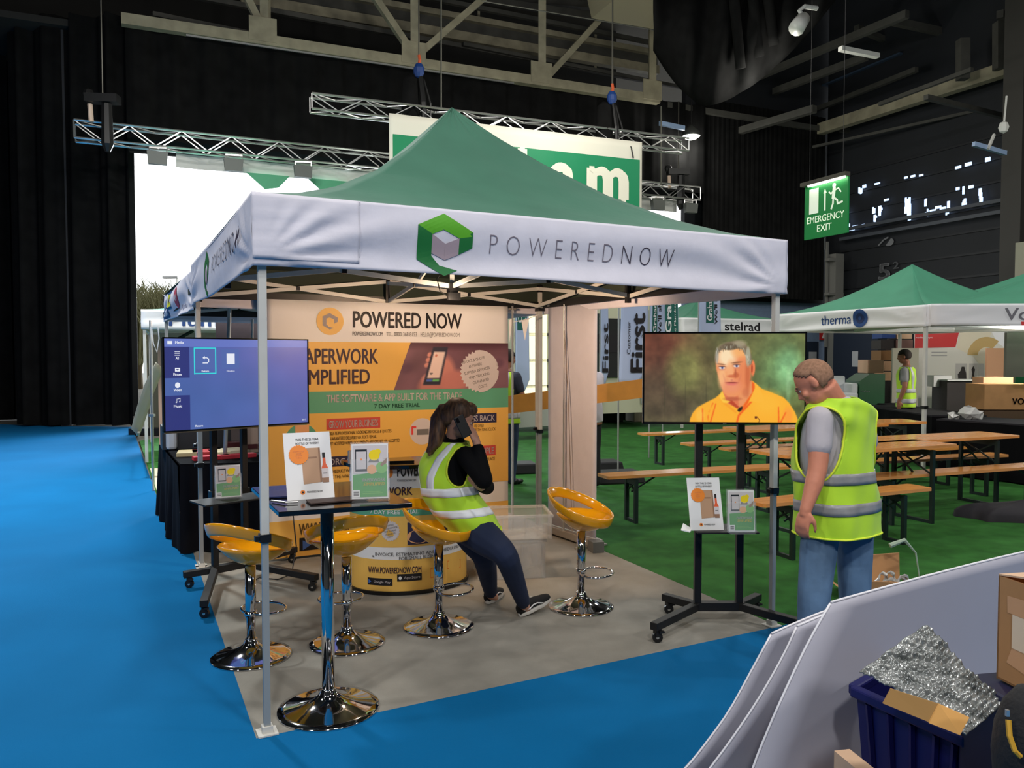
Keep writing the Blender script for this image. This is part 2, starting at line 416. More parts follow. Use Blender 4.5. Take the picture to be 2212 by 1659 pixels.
# grey column at the corner and large column near the right edge
mb = MB(); a = D(1806, 600, 25.6); mb.box((a.x, a.y, 3.4), (.34, .3, 3.0), .4); mb.box((a.x - .3, a.y, 3.6), (.07, .07, 3.4), .4)
for z in (2.75, 3.6, 4.7): mb.box((a.x - .1, a.y - .1, z), (.62, .2, .09), .4)
mb.box((a.x, a.y, .95), (.34, .3, 1.9), .4); struct(mb.build('column_grey', mat('grey_column', (112, 112, 108), .7)))
mb = MB(); a = D(2200, 500, 19.2); mb.box((a.x, a.y, 7.2), (.62, .5, 14.4), .4); struct(mb.build('column_large', mat('dark_column', (52, 50, 46), .7)))
# cream block wall pier with course lines
pier = MB(); P = D(2216, 640, 18.3)
mb = MB(); mb.box((P.x + .55, P.y, 2.2), (2.0, .3, 4.0), .4); pw = mb.build('wall_pier', mat('block_mortar', (150, 148, 130), .8)); struct(pw)
mb = MB(); bmsh = None
for r in range(12):
    for c in range(5):
        w = .39; x = -1.0 + w * c + (.195 if r % 2 else 0)
        if x + w > 1.0: continue
        mb = MB(); mb.box((0, 0, 0), (w - .012, .02, .19))
        if bmsh is None: bb = mb.build('block', mat('cream_block', (208, 204, 180), .8, noise=.05)); bmsh = bb.data
        else: bb = bpy.data.objects.new('block', bmsh); COL.objects.link(bb)
        off = Matrix.Rotation(.4, 3, 'Z') @ Vector((x + w / 2, -.16, 0)); bb.location = (P.x + .55 + off.x, P.y + off.y, 1.86 + r * .2)
        bb.rotation_euler = (0, 0, .4); adopt(bb, pw)

# black drapes
dl = drape('drape', D(22, 766, 18.15), D(287, 766, 17.95), .04, 9.3, 4.2, .13, seed=3); adr = dl
for vv in dl.data.vertices: pass
tag(dl, 'tall black drape left of the white opening, hem on the blue carpet', 'drape')
dl2 = drape('drape', D(-260, 766, 19.4), D(30, 766, 19.6), .05, 9.3, 5, .1, seed=9); tag(dl2, 'black drape at the far left edge, set further back', 'drape')
drh = MB()
d3 = drape('drape', WP(0, 0, -.55), WP(S_R, 0, -.55), 6.5, 9.1, 22, .05, seed=4); tag(d3, 'wide black drape hung above the bright opening under the roof beam', 'drape')
d4 = drape('drape', WP(S_R + .05, 0, -.35), WP(20.6, 0, -.35), 3.45, 9.4, 26, .010, seed=5); tag(d4, 'pleated black drape right of the opening above the blue grey wall', 'drape')
# outside: yard, bare trees, street lamp
mb = MB(); mb.grid(lambda a, b: WP(-20 + 60 * a, -.05, .8 + 60 * b), 1, 1); struct(mb.build('yard_ground', mat('yard_asphalt', (120, 120, 118), .9)))
def bare_tree(px, py_top, d, w, seed, label):
    rs = random.Random(seed); base = D(px, 760, d); base.z = 0; top = D(px, py_top, d).z
    t = thing('bare_tree', label, 'tree', base, group=None)
    tr = MB(); tr.tube([base, base + Vector((0, 0, top * .5))], [.16, .09], 6); tr.build('trunk', mat('bark', (96, 84, 62), .9), t)
    br = MB()
    for k in range(90):
        h = top * (.12 + .6 * rs.random()); a = rs.random() * 6.28; l = w * (.4 + .6 * rs.random())
        p0 = base + Vector((0, 0, h)); p1 = p0 + Vector((math.cos(a) * l * .6, math.sin(a) * l * .6, (top - h) * .55)); p2 = p0 + Vector((math.cos(a) * l, math.sin(a) * l, (top - h) * (.7 + .3 * rs.random())))
        br.tube([p0, p1, p2], [.05, .035, .012], 4)
        for q in range(4):
            a2 = rs.random() * 6.28; p = p1.lerp(p2, rs.random()); br.tube([p, p + Vector((math.cos(a2) * .5, math.sin(a2) * .5, .5))], [.02, .008], 3)
    b = br.build('branches', mat('twig_haze', (140, 138, 100), .9), t); b['kind'] = 'stuff'
bare_tree(300, 625, 38, 1.5, 1, 'bare tree outside the opening, beside the drape edge')
bare_tree(322, 612, 42, 1.6, 2, 'bare tree outside the opening, nearest the valance tip')
bare_tree(345, 640, 36, 1.2, 5, 'low bare tree outside the opening behind the striped valance')
t = thing('street_lamp', 'pale street lamp outside the opening above the trees', 'lamp', (D(375, 766, 34).x, 34, 0))
mb = MB(); a = D(382, 602, 34); mb.tube([(a.x, 34, 0), (a.x, 34, a.z)], .06, 8); mb.build('pole', M_ALU, t)
mb = MB(); mb.box((a.x - .25, 34, a.z + .05), (.65, .25, .09)); mb.build('lamp_head', M_ALU, t)
# ================================================================ pop-up canopies
M_GREENROOF = mat('green_canopy_fabric', (66, 116, 95), .7, noise=.06, nscale=2.5, bump=.35, bscale=9)
M_GREENROOF2 = mat('bright_green_canopy_fabric', (60, 134, 104), .7, noise=.05, nscale=2.5)
ZB, ZT, ZP = 2.023, 2.337, 3.32
PROF = [(0, 0), (.15, .06), (.3, .155), (.5, .335), (.7, .57), (.85, .775), (1, 1)]
def prof(t):
    for (a, x), (b, y) in zip(PROF[:-1], PROF[1:]):
        if t <= b: return x + (y - x) * (t - a) / (b - a)
    return 1
def bil(C, a, b):
    """C: FL FR BR BL corners; a,b in 0..1"""
    return C[0] * (1 - a) * (1 - b) + C[1] * a * (1 - b) + C[2] * a * b + C[3] * (1 - a) * b
def roof(C, zt, zp, m, parent, name='roof', n=26, e=.04, wr=.012, shrink=0.0, lining=None):
    cen = bil(C, .5, .5); K = [c + (c - cen).normalized() * e * 1.4 for c in C]
    parts = MB()
    rs = random.Random(int(abs(cen.x) * 100)); ph = [rs.random() * 6 for _ in range(6)]
    for sidx in range(4):
        A, B = K[sidx], K[(sidx + 1) % 4]
        def f(a, t):
            p = A.lerp(B, a).lerp(cen, t); z = zt + (zp - zt) * prof(t)
            tension = 4 * a * (1 - a)
            z -= .02 * tension * math.sin(math.pi * min(1, t * 1.2)) * (1 - t)
            z += wr * tension * (1 - t) * t * 3 * (math.sin(a * 19 + ph[sidx] + 4 * t) * .5 + math.sin(t * 21 + a * 5 + ph[4]) * .5)
            z += .006 * math.sin(a * 40) * max(0, t - .75) * 4
            return Vector((p.x, p.y, z - shrink))
        parts.grid(f, n, n)
    if lining:
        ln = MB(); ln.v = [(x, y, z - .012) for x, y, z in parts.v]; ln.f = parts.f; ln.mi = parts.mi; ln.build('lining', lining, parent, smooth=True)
    return parts.build(name, m, parent, smooth=True, solid=.002)
def valfn(A, B, zb, zt, seed=1, amp=1.0, N=None):
    """face of a valance from A (left as seen from outside) to B; u metres along, v metres above bottom"""
    A = Vector((A.x, A.y, 0)); B = Vector((B.x, B.y, 0)); d = B - A; L = d.length; t = d / L; n = Vector((t.y, -t.x, 0)); H = zt - zb
    rs = random.Random(seed); ph = [rs.random() * 6.28 for _ in range(8)]
    def f(x, y, l=0):
        a = x / L; b = y / H
        w = 0
        w += .010 * math.sin(2.2 * math.pi * b + 1.1 * math.sin(a * 3 + ph[0]) + ph[1]) * math.sin(math.pi * min(1, max(0, a))) ** .5
        w += .006 * math.sin(9 * b - 7 * a + ph[2]) * (1 - b) 
        # folds radiating from the lower corners
        for c0, sg in ((0.02, 1), (.98, -1)):
            dx = (a - c0) * sg * L; 
            if dx > 0:
                ang = math.atan2((b - .12) * H, dx + .02); w += .014 * math.sin(ang * 17 + ph[3]) * math.exp(-dx * 1.5) * min(1, dx * 5) * min(1, 3 * max(0, 1 - b))
        w += .02 * math.sin(math.pi * a) * (1 - b) * math.sin(a * 9 + ph[4]) * .6
        sag = -.018 * math.sin(math.pi * a) * 0 + .012 * math.sin(math.pi * a) * (1 - b)
        p = A + t * x + n * (w * amp + l) + Vector((0, 0, zb + y - .010 * math.sin(a * 5 + ph[5]) * (1 - b) * amp)); return p
    return f, L, H
def valance(C0, C1, zb, zt, parent, m=None, seed=1, amp=1.0, name='valance', nu=90, nv=22):
    f, L, H = valfn(C0, C1, zb, zt, seed, amp); mb = MB(); mb.grid(lambda a, b: f(a * L, b * H), nu, nv)
    o = mb.build(name, m or M_FABRIC, parent, smooth=True, solid=.002); return f, L, H
def frame(C, parent, ztop=2.30, zbr=2.10, inner=True, skip_poles=(), feet=True, w=.035, clips=(.84, .84, .95, .95), zbrs=None):
    cen = bil(C, .5, .5)
    for i, c in enumerate(C):
        if i not in skip_poles:
            rz = math.atan2((C[1] - C[0]).y, (C[1] - C[0]).x)
            mb = MB(); cz = clips[i]
            mb.box((c.x, c.y, (cz + ztop) / 2), (w, w, ztop - cz), rz); p = mb.build('pole', M_WHITEPOLE, parent, bevel=.003)
            q = MB(); q.box((c.x, c.y, cz / 2), (w * .78, w * .78, cz), rz)
            for k in range(6): q.box((c.x - w * .1, c.y - w * .39, .3 + k * .07), (.008, .006, .008), rz)
            q.build('inner_pole', mat('grey_steel_leg', (165, 168, 165), .4, metal=.3), p)
            q = MB(); q.box((c.x, c.y, cz), (w * 1.35, w * 1.35, .035), rz); q.box((c.x - w * .8, c.y - w * .5, cz), (.02, .03, .022), rz); q.build('clip', M_BLACK, p)
            if feet:
                q = MB(); q.box((c.x, c.y, .004), (.085, .085, .006), rz); q.box((c.x, c.y, .02), (.045, .045, .03), rz); q.build('foot_plate', mat('foot_plate_white', (205, 203, 195), .6), p)
            q = MB(); q.box((c.x, c.y, ztop - .03), (w * 1.6, w * 1.6, .07), rz); q.build('bracket', M_BLACK, p); q = MB(); q.box((c.x, c.y, zbr - .01), (w * 1.7, w * 1.7, .06), rz); q.build('bracket', M_BLACK, p)
    mids = []
    for i in range(4):
        A, B = C[i], C[(i + 1) % 4]; t = (B - A).normalized(); n = Vector((-t.y, t.x, 0)) * .03
        mid = A.lerp(B, .5); mids.append(mid)
        for a0, a1 in ((0, .5), (1, .5)):
            p, q = A.lerp(B, a0), A.lerp(B, a1)
            mb = MB(); mb.bar(p + n * 1 + Vector((0, 0, ztop - .03)), q + n + Vector((0, 0, zbr)), .014, .03); mb.build('scissor_bar', M_WHITEPOLE, parent)
            mb = MB(); mb.bar(p + n * 1.6 + Vector((0, 0, zbr)), q + n * 1.6 + Vector((0, 0, ztop - .03)), .014, .03); mb.build('scissor_bar', M_WHITEPOLE, parent)
            x = p.lerp(q, .5); mb = MB(); mb.box(x + n * 1.4 + Vector((0, 0, (ztop + zbr) / 2 - .015)), (.03, .03, .03), .4); mb.build('joint', M_BLACK, parent)
        mb = MB()
        mb.box(mid + n * 1.3 + Vector((0, 0, (ztop + zbr) / 2)), (.036, .036, ztop - zbr + .1), .47); mb.build('centre_bracket', M_BLACK, parent)
    if inner:
        hub = cen + Vector((0, 0, zbr)); 
        for md in mids:
            mm = md.lerp(cen, .5)
            mb = MB(); mb.bar(md + Vector((0, 0, ztop - .04)), cen + Vector((0, 0, zbr + .02)), .014, .03); mb.build('scissor_bar', M_WHITEPOLE, parent)
            mb = MB(); mb.bar(md + Vector((.01, 0, zbr)), mm + Vector((.01, 0, (ztop + zbr) / 2 + .0)), .014, .03); mb.bar(mm + Vector((.01, 0, (ztop + zbr) / 2)), cen + Vector((.01, 0, ztop + .2)), .014, .03); mb.build('scissor_bar', M_WHITEPOLE, parent)
            mb = MB(); mb.box(mm + Vector((0, 0, (ztop + zbr) / 2 - .01)), (.03, .03, .035), .4); mb.build('joint', M_BLACK, parent)
        mb = MB(); mb.box(cen + Vector((0, 0, zbr)), (.06, .06, .08), .47); mb.box(cen + Vector((0, 0, ztop + .2)), (.06, .06, .06), .47); mb.build('hub', M_BLACK, parent)
        mb = MB(); mb.bar(cen + Vector((0, 0, zbr)), cen + Vector((0, 0, ZP - .05)), .03); mb.build('centre_pole', M_WHITEPOLE, parent)
    return cen
def inner_strip(C, parent, z0, z1, e=0.0):
    mb = MB(); cen = bil(C, .5, .5)
    for i in range(4):
        A, B = C[i], C[(i + 1) % 4]; mb.bar(A + Vector((0, 0, (z0 + z1) / 2)), B + Vector((0, 0, (z0 + z1) / 2)), .006, z1 - z0)
    mb.build('hook_strip', M_BLACK, parent)
def lower_flap(C, parent, z0, z1, m):
    mb = MB(); cen = bil(C, .5, .5)
    for i in range(4):
        A, B = C[i], C[(i + 1) % 4]; mb.bar(A + (A - cen).normalized() * .02 + Vector((0, 0, (z0 + z1) / 2)), B + (B - cen).normalized() * .02 + Vector((0, 0, (z0 + z1) / 2)), .003, z1 - z0)
    mb.build('roof_flap', m, parent)
def outer(C, e=.045):
    cen = bil(C, .5, .5); return [c + (c - cen).normalized() * e * 1.4 for c in C]

C1 = [FL, FR, BR, BL]; O1 = outer(C1)
cenA = bil(C1, .5, .5)
can1 = thing('canopy', 'large green pop-up canopy in front with white valance and cube emblem', 'canopy', cenA)
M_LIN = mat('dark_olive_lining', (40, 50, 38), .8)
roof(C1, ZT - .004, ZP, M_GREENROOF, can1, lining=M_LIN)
INKS = {'g1': mat('grey_ink', (120, 112, 122), .6), 'g2': mat('dark_ink', (62, 52, 66), .6), 'lg': mat('lime_print', (88, 172, 30), .6), 'dg': mat('green_print', (12, 110, 48), .6),
        'mau': mat('mauve_print', (168, 150, 158), .6), 'wht': M_FABRIC, 'seam': mat('seam_thread', (196, 196, 206), .8)}
def emblem(P, u, v, s, keys=('lg', 'dg', 'mau', 'wht')):
    """cube emblem, height s, left-bottom at u,v"""
    lg, dg, ma, wh = keys; w = s * .93
    Q = lambda pts: [(u + a * w, v + b * s) for a, b in pts]
    P.poly(lg, Q([(0, .79), (.47, 1.0), (1, .73), (.98, .66), (.75, .62), (.46, .74), (.26, .66)]), .004)
    P.poly(dg, Q([(0, .79), (.26, .66), (.26, .32), (.40, .17), (.72, .10), (.47, 0), (0, .25)]), .004)
    P.poly(dg, Q([(.75, .62), (1, .73), (1, .48), (.75, .36)]), .004)
    P.poly(ma, Q([(.26, .66), (.50, .52), (.50, .26), (.26, .36)]), .004)
    P.poly(ma, Q([(.50, .52), (.75, .62), (.75, .36), (.50, .26)]), .005)
f, L, H = valance(O1[0], O1[1], ZB, ZT, can1, seed=11, nu=130)
P = Panel(f, .03)
def upx(px, f_=None, A=O1[0], B=O1[1]):
    """metres along A-B where the vertical through px meets it"""
    k = (px - 1106) / FPX / (math.cos(PITCH)); d = (B - A).normalized()
    # solve (A.x+s d.x) = k*(A.y+s d.y)
    return (k * A.y - A.x) / (d.x - k * d.y)
emb0 = upx(903); PE = Panel(f, .03); emblem(PE, emb0, -.01, .30); PE.finish(can1, INKS, 'emblem')
for word, x0, x1, key in (('POWERED', 1058, 1322, 'g1'), ('NOW', 1342, 1453, 'g2')):
    a, b = upx(x0), upx(x1)
    n = len(word)
    P.text(key, word, a, .115, b - a, .092, weight=-.022, space=1.75, lift=.003)
s_ = upx(779)
P.rect('seam', s_, .06, s_ + .006, H - .005, .003, 1)
P.finish(can1, INKS, 'lettering')
mb = MB(); mb.grid(lambda a, b: f(a * s_, .03 + b * (H - .03 - .002), .005 + .001 * math.sin(b * 30)), 34, 16)
mb.build('corner_patch', M_FABRIC, can1, smooth=True, solid=.001)
f, L, H = valance(O1[3], O1[0], ZB, ZT, can1, seed=21, amp=.9)
P = Panel(f, .03); P.text('g2', 'POWEREDNOW', L - 1.55, .12, 1.25, .095, weight=-.012, space=1.5, lift=.006); P.finish(can1, INKS, 'lettering'); PE = Panel(f, .03); emblem(PE, L - 2.05, .0, .29, ('dg', 'dg', 'mau', 'wht')); PE.finish(can1, INKS, 'emblem')
valance(O1[1], O1[2], ZB, ZT, can1, seed=31); valance(O1[2], O1[3], ZB, ZT, can1, seed=41)
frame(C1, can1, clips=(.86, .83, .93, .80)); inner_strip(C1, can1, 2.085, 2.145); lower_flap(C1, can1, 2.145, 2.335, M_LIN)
# warm lamp fixture under the hub
point_light('warm_lamp_spill', (cenA.x - .02, cenA.y - .14, 1.98), 9, (1, .74, .52), .05)
lamp = thing('work_lamp', 'small black work lamp clamped under the canopy hub', 'lamp', (cenA.x, cenA.y, 2.05))
mb = MB(); mb.box((cenA.x + .01, cenA.y - .01, 2.05), (.085, .05, .05), .3); mb.build('lamp_body', M_BLACK, lamp)
mb = MB(); c = D(960, 622, 5.3); mb.tube([Vector((cenA.x - .03, cenA.y - .02, 2.05)), c + Vector((-.03, 0, -.02)), c + Vector((-.05, 0, .06)), c + Vector((-.01, 0, .12)), Vector((cenA.x, cenA.y - .03, 2.2))], .004, 5); mb.build('cable', M_BLACK, lamp)

# second canopy directly behind, its own brands on the valance
C2 = [BL + (BL - FL).normalized() * .048, BR + (BR - FR).normalized() * .048, BR + (BR - FR) * 1.0, BL + (BL - FL) * 1.0 + Vector((-.1, .05, 0))]
O2 = outer(C2, .02)
can2 = thing('canopy', 'second green canopy right behind the front one, red and yellow badges on its valance', 'canopy', bil(C2, .5, .5))
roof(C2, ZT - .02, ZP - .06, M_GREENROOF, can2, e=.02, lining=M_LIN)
f, L, H = valance(O2[3], O2[0] + (O2[3] - O2[0]) * .02, ZB - .01, ZT - .02, can2, seed=51, amp=1.2)
I2 = dict(INKS); I2.update({'red': mat('badge_red', (190, 70, 90), .6), 'yel': mat('badge_yellow', (205, 205, 40), .6), 'blu': mat('badge_blue', (24, 78, 130), .6), 'gry': mat('badge_grey', (130, 135, 165), .6), 'wht': M_WHITE})
P = Panel(f, .03)
P.disc('red', 1.62, .17, .20, .006, ry=.10); P.text('wht', 'AMV', 1.50, .14, .24, .06, .01, lift=.009)
P.rect('blu', .62, .10, .98, .28, .006, 4); P.rect('yel', .65, .12, .95, .25, .009, 4); P.text('g2', 'W', .72, .14, .16, .09, .01, lift=.005)
P.rect('blu', .04, .02, .66, .13, .006, 6); P.text('wht', 'vaillum', .1, .045, .45, .06, .0, lift=.009)
P.text('gry', 'Alpha', 1.95, .03, .55, .06, 0, lift=.003)
P.finish(can2, I2, 'lettering')
for a, b, s in ((1, 2, 61), (2, 3, 71)): valance(O2[a], O2[b], ZB - .01, ZT - .02, can2, seed=s, nu=40, nv=10)
frame(C2, can2, clips=(.95, .95, .9, .9)); inner_strip(C2, can2, 2.085, 2.145); lower_flap(C2, can2, 2.145, 2.32, M_LIN)
# ================================================================ roof steel
def rbar(name, parent, p, q, w, h=None, m=M_STEEL):
    mb = MB(); mb.bar(p, q, w, h or w); return mb.build(name, m, parent)
bt = thing('roof_beam', 'cream lattice roof girder running over the green canopy with gusset plates', 'roof girder', G(900, 133, 9.0))
P0, P1 = G(262, 42, 9.0), G(1422, 216, 9.0); LB = (P1 - P0); LB.z = 0
rbar('chord', bt, P0, P1, .22, .24)
ZTB = 13.2
rbar('chord', bt, P0 + Vector((0, 0, 4.2)), P1 + Vector((0, 0, 4.2)), .22, .24)
def onb(px):  # point on the girder above image column px
    k = (px - 1106) / FPX; d = LB.normalized(); s = (k * P0.y - P0.x) / (d.x - k * d.y); return P0 + d * s
for px in (582, 900, 1170, 1405):
    a = onb(px); rbar('post', bt, a, a + Vector((0, 0, 4.2)), .24 if px == 900 else .18, .2)
    mb = MB(); mb.box(a + Vector((-.02, -.13, .22)), (.62, .03, .55), .4); mb.build('gusset_plate', M_STEEL, bt)
for x0, x1, zt in ((582, 480, 2.2), (900, 765, 2.2), (900, 1050, 2.0), (1180, 1330, 2.6)):
    a, b = onb(x0), onb(x1); rbar('brace', bt, a + Vector((0, 0, .15)), b + Vector((0, 0, zt)), .16, .16)
tb = [onb(px) for px in (415, 560, 700, 820, 1000, 1110)]
for a, b in zip(tb[:-1], tb[1:]): rbar('conduit', bt, a + Vector((0, -.05, -.15)), b + Vector((0, -.05, -.15)), .04, m=M_ALU)
b2 = thing('roof_beam', 'pale double roof beam seen behind the lattice girder', 'roof girder', G(1000, 80, 10.9))
for dz, th in ((0, .26), (.55, .16)): rbar('flange', b2, G(520, -2, 10.9) + Vector((0, 0, dz)), G(1420, 153, 10.9) + Vector((0, 0, dz)), .24, th)
rbar('web', b2, G(520, -2, 10.9) + Vector((0, .08, .27)), G(1420, 153, 10.9) + Vector((0, .08, .27)), .05, .4, M_DARKSTEEL)
for px in (740, 1035, 1285):
    a = G(px, 52 + (px - 740) * .17, 10.9); rbar('hanger', b2, a + Vector((0, -.2, -.1)), a + Vector((0, -.2, 2.2)), .07)
PUR = [((300, -30), (1400, 175), 10.2, .12), ((640, -60), (1450, 60), 12.2, .18), ((850, -20), (1420, 95), 11.6, .12), ((1000, 95), (1480, 190), 10.2, .1), ((330, 30), (1000, 165), 9.5, .1), ((500, -60), (1300, 15), 12.8, .2)]
for i, (a, b, z, w) in enumerate(PUR):
    mb = MB(); mb.bar(G(*a, z), G(*b, z), w, w); o = mb.build('purlin', M_DARKSTEEL); tag(o, ['thin grey purlin just under the double roof beam', 'thick grey purlin at the top edge above the girder', 'grey purlin crossing behind the girder posts', 'short purlin left of the black swag', 'low purlin left of the girder gusset', 'topmost grey purlin, cut by the frame'][i], 'purlin', None)
LBL = ['long pale girder running down from the right edge to above the exit sign', 'slim grey tie from the swag to the girder above the exit sign', 'short grey tie under the black swag', 'dim tie right of the girder above the exit sign', 'grey tie at the top right corner under the decking', 'grey rafter right of the white roof fitting', 'short rafter ending at the fluorescent batten', 'steep brace at the top right corner', 'dark post on the long pale girder', 'dark post near the top right corner', 'dim far rafter above the pendant lamp', 'dim far tie crossing under the long girder', 'dark diagonal brace beside the exit sign']
RB = [((2290, 112), (1640, 322), 9.0, .34, 1), ((1440, 227), (1781, 280), 9.0, .16, 0), ((1345, 212), (1440, 230), 9.0, .14, 0), ((1815, 280), (2085, 322), 9.0, .15, 0), ((1929, 46), (2260, 118), 11, .2, 0), ((1575, 192), (1960, 30), 10.5, .2, 0), ((1672, 198), (1872, 122), 10.2, .2, 0), ((2160, 30), (2240, 130), 10.6, .2, 0)]
for i, (a, b, z, w, k) in enumerate(RB):
    mb = MB(); mb.bar(G(*a, z), G(*b, z), w * .8, w); tag(mb.build('girder', M_STEEL if k else M_DARKSTEEL), LBL[i], 'roof girder')
XB = [((1500, 330), (1900, 395), 8.2, .12, 'thin dim tie left of the exit sign'), ((1980, 150), (1700, 262), 9.8, .14, 'dim rafter left of the long pale girder top'), ((1900, 225), (2100, 150), 8.6, .1, 'short brace meeting the long pale girder'), ((1560, 400), (1760, 350), 8.0, .12, 'low dim rafter behind the exit sign'), ((2000, 210), (2212, 262), 8.0, .12, 'dim tie under the long pale girder at the right edge'), ((1850, 60), (1990, 120), 11.5, .16, 'dim rafter above the white batten'), ((1700, 330), (2150, 230), 8.4, .08, 'thin dark rail under the long pale girder')]
for a, b, z, w, lab in XB:
    mb = MB(); mb.bar(G(*a, z), G(*b, z), w, w); tag(mb.build('girder', M_DARKSTEEL), lab, 'roof girder')
for i, (px, y0, y1, d) in enumerate(((2080, 85, 172, 21), (2160, 48, 150, 20.5))):
    mb = MB(); mb.bar(D(px, y0, d), D(px, y1, d), .25); tag(mb.build('post', M_DARKSTEEL), LBL[8 + i], 'post')
for i, (a, b, z, w) in enumerate((((1440, 330), (1760, 235), 8.6, .2), ((1500, 300), (1860, 350), 9.4, .2), ((1950, 300), (1700, 410), 8.4, .14))):
    mb = MB(); mb.bar(G(*a, z), G(*b, z), w, w); tag(mb.build('rafter', M_DARKSTEEL), LBL[10 + i], 'rafter')
t = thing('roof_deck', 'cream corrugated roof decking showing at the top right corner', 'decking', G(2150, 0, 12.5))
for k in range(9):
    mb = MB(); a = G(1930, 52 - 0, 12.2) + UH * (k * .52) ; mb.bar(a, a - VH * 6, .4, .05); mb.build('plank', mat('deck_cream', (120, 118, 92), .8), t)
for k, (px, py) in enumerate(((1380, -30),)):
    a = D(px, py, 21.5); mb = MB(); mb.box(a, (2.0, 1.6, 1.4), .4, taper=1.25); tag(mb.build('duct_box', mat('cream_duct', (170, 160, 132), .7)), 'cream square duct box hanging from the roof at the top edge', 'duct')
# roof sheet between rafters, blue colour painted in for the daylight tint
mb = MB(); mb.box(G(1950, 190, 10.8), (5.5, 4.5, .05), .4); struct(mb.build('roof_panel', mat('daylight_tint_roof_sheet', (52, 70, 92), .9)))
# black swag of rolled drape
mb = MB()
def swag(a, b):
    px = 1412 + 400 * a; low = 228 - 240 * (abs(a - .28) / .72) ** 1.6 if a > .28 else 228 - 120 * ((.28 - a) / .28) ** 1.6
    y = -120 + (low + 120) * b; bul = 1.1 * math.sin(math.pi * b * .9) + .16 * math.sin(a * 34 + 3 * b)
    return D(px, y, 19.5 - bul)
mb.grid(swag, 60, 14); tag(mb.build('rolled_drape', M_DRAPE, smooth=True, solid=.05), 'bulging black drape bundle hung from the roof right of the girder', 'drape')
for i, a0 in enumerate((.42, .52, .60)):
    mb = MB(); mb.tube([D(1412 + 400 * (a0 + .05 * q / 8), -60 + q * 26 * (1 - i * .12), 18.1 + .05 * q) for q in range(9)], .12, 8); tag(mb.build('rolled_drape', M_DRAPE, smooth=True), ['left roll of black cloth hanging over the swag', 'middle roll of black cloth hanging over the swag', 'right roll of black cloth hanging over the swag'][i], 'drape')

# ---------------------------------------------------------------- lighting trusses
def truss(P, Q, s, label, parent_name='lighting_truss', bay=.5, r=.028, flat_=False):
    P = Vector(P); Q = Vector(Q); t = (Q - P).normalized(); n = Vector((-t.y, t.x, 0)); L = (Q - P).length; up = Vector((0, 0, s))
    T = thing(parent_name, label, 'truss', P)
    ch = [P, P + n * s, P + up, P + up + n * s]
    for c in ch:
        mb = MB(); mb.tube([c, c + t * L], r, 6); mb.build('chord', M_ALU, T)
    k = int(L / bay); b = L / k
    me = {}
    def brace(key, a, c):
        mb = MB(); mb.bar(a, c, r * .75); mb.build('brace', M_ALU, T)
    for i in range(k):
        a, c = P + t * (i * b), P + t * ((i + 1) * b)
        z0, z1 = (Vector(), up) if i % 2 else (up, Vector())
        brace('f', a + z0, c + z1); brace('b', a + n * s + z0, c + n * s + z1)
        brace('t', a + up + (n * s if i % 2 else Vector()), c + up + (Vector() if i % 2 else n * s))
        brace('u', a + (Vector() if i % 2 else n * s), c + (n * s if i % 2 else Vector()))
    for e in (0, L): brace('e', P + t * e, P + t * e + up); brace('e', P + n * s + t * e, P + n * s + t * e + up)
    return T
T1a, T1b = G(160, 297, 6.05), G(1513, 432, 6.05)
tr1 = truss(T1a, T1b, .36, 'long silver box truss crossing the top of the white opening', r=.026)
tr1['label'] = 'lower silver box truss along the top of the white opening, spotlights under it'
T2a, T2b = G(674, 234, 6.55), G(1488, 326, 6.55)
tr2 = truss(T2a, T2b, .30, 'upper silver truss that carries the green letter banner', r=.024)
# floodlights under the truss
for i, (px, py) in enumerate(((350, 330), (512, 347), (660, 366), (1418, 440), (1488, 452))):
    t_ = (T1b - T1a).normalized(); k = (px - 1106) / FPX; s = (k * T1a.y - T1a.x) / (t_.x - k * t_.y); a = T1a + t_ * s + Vector((0, -.05, 0))
    T = thing('floodlight', ['grey floodlight under the truss, nearest the black drape', 'grey floodlight under the truss, second from the drape', 'grey floodlight under the truss just left of the canopy roof', 'dark floodlight under the truss right of the green banner', 'dark floodlight at the right end of the long truss'][i], 'floodlight', a)
    mb = MB(); mb.box(a + Vector((0, 0, -.27)), (.36, .14, .26), .4, taper=1.12); mb.build('housing', mat('grey_housing', (105, 108, 104), .6), T)
    mb = MB(); mb.bar(a + Vector((-.17, 0, -.25)), a + Vector((-.17, 0, -.02)), .02); mb.bar(a + Vector((.17, .07, -.25)), a + Vector((.17, .07, -.02)), .02); mb.bar(a + Vector((-.17, 0, -.04)), a + Vector((.17, .07, -.04)), .03); mb.build('yoke', M_ALU, T)
# white header cloth with pale green pennants hanging below the truss
hd = thing('header_cloth', 'strip of pale grey cloth with green pennants under the long truss', 'cloth', T1a)
t_ = (T1b - T1a).normalized()
mb = MB(); a = T1a + t_ * 1.9 + VH * .42; mb.grid(lambda x, y: a + t_ * (13.2 * x) + Vector((0, 0, -.02 - .30 * y)) + VH * (.03 * math.sin(x * 50)), 60, 3); mb.build('strip', mat('pale_cloth', (205, 205, 200), .8), hd, solid=.004)
for px in (585, 715):
    k = (px - 1106) / FPX; s = (k * T1a.y - T1a.x) / (t_.x - k * t_.y); a = T1a + t_ * s + VH * .3 + Vector((0, 0, -.32))
    mb = MB(); mb.prism([a - t_ * .45, a + t_ * .5, a + t_ * .25 + Vector((0, 0, -.28)), a - t_ * .05 + Vector((0, 0, -.34))], VH * .01); mb.build('pennant', mat('pale_green_cloth', (90, 170, 130), .7), hd)
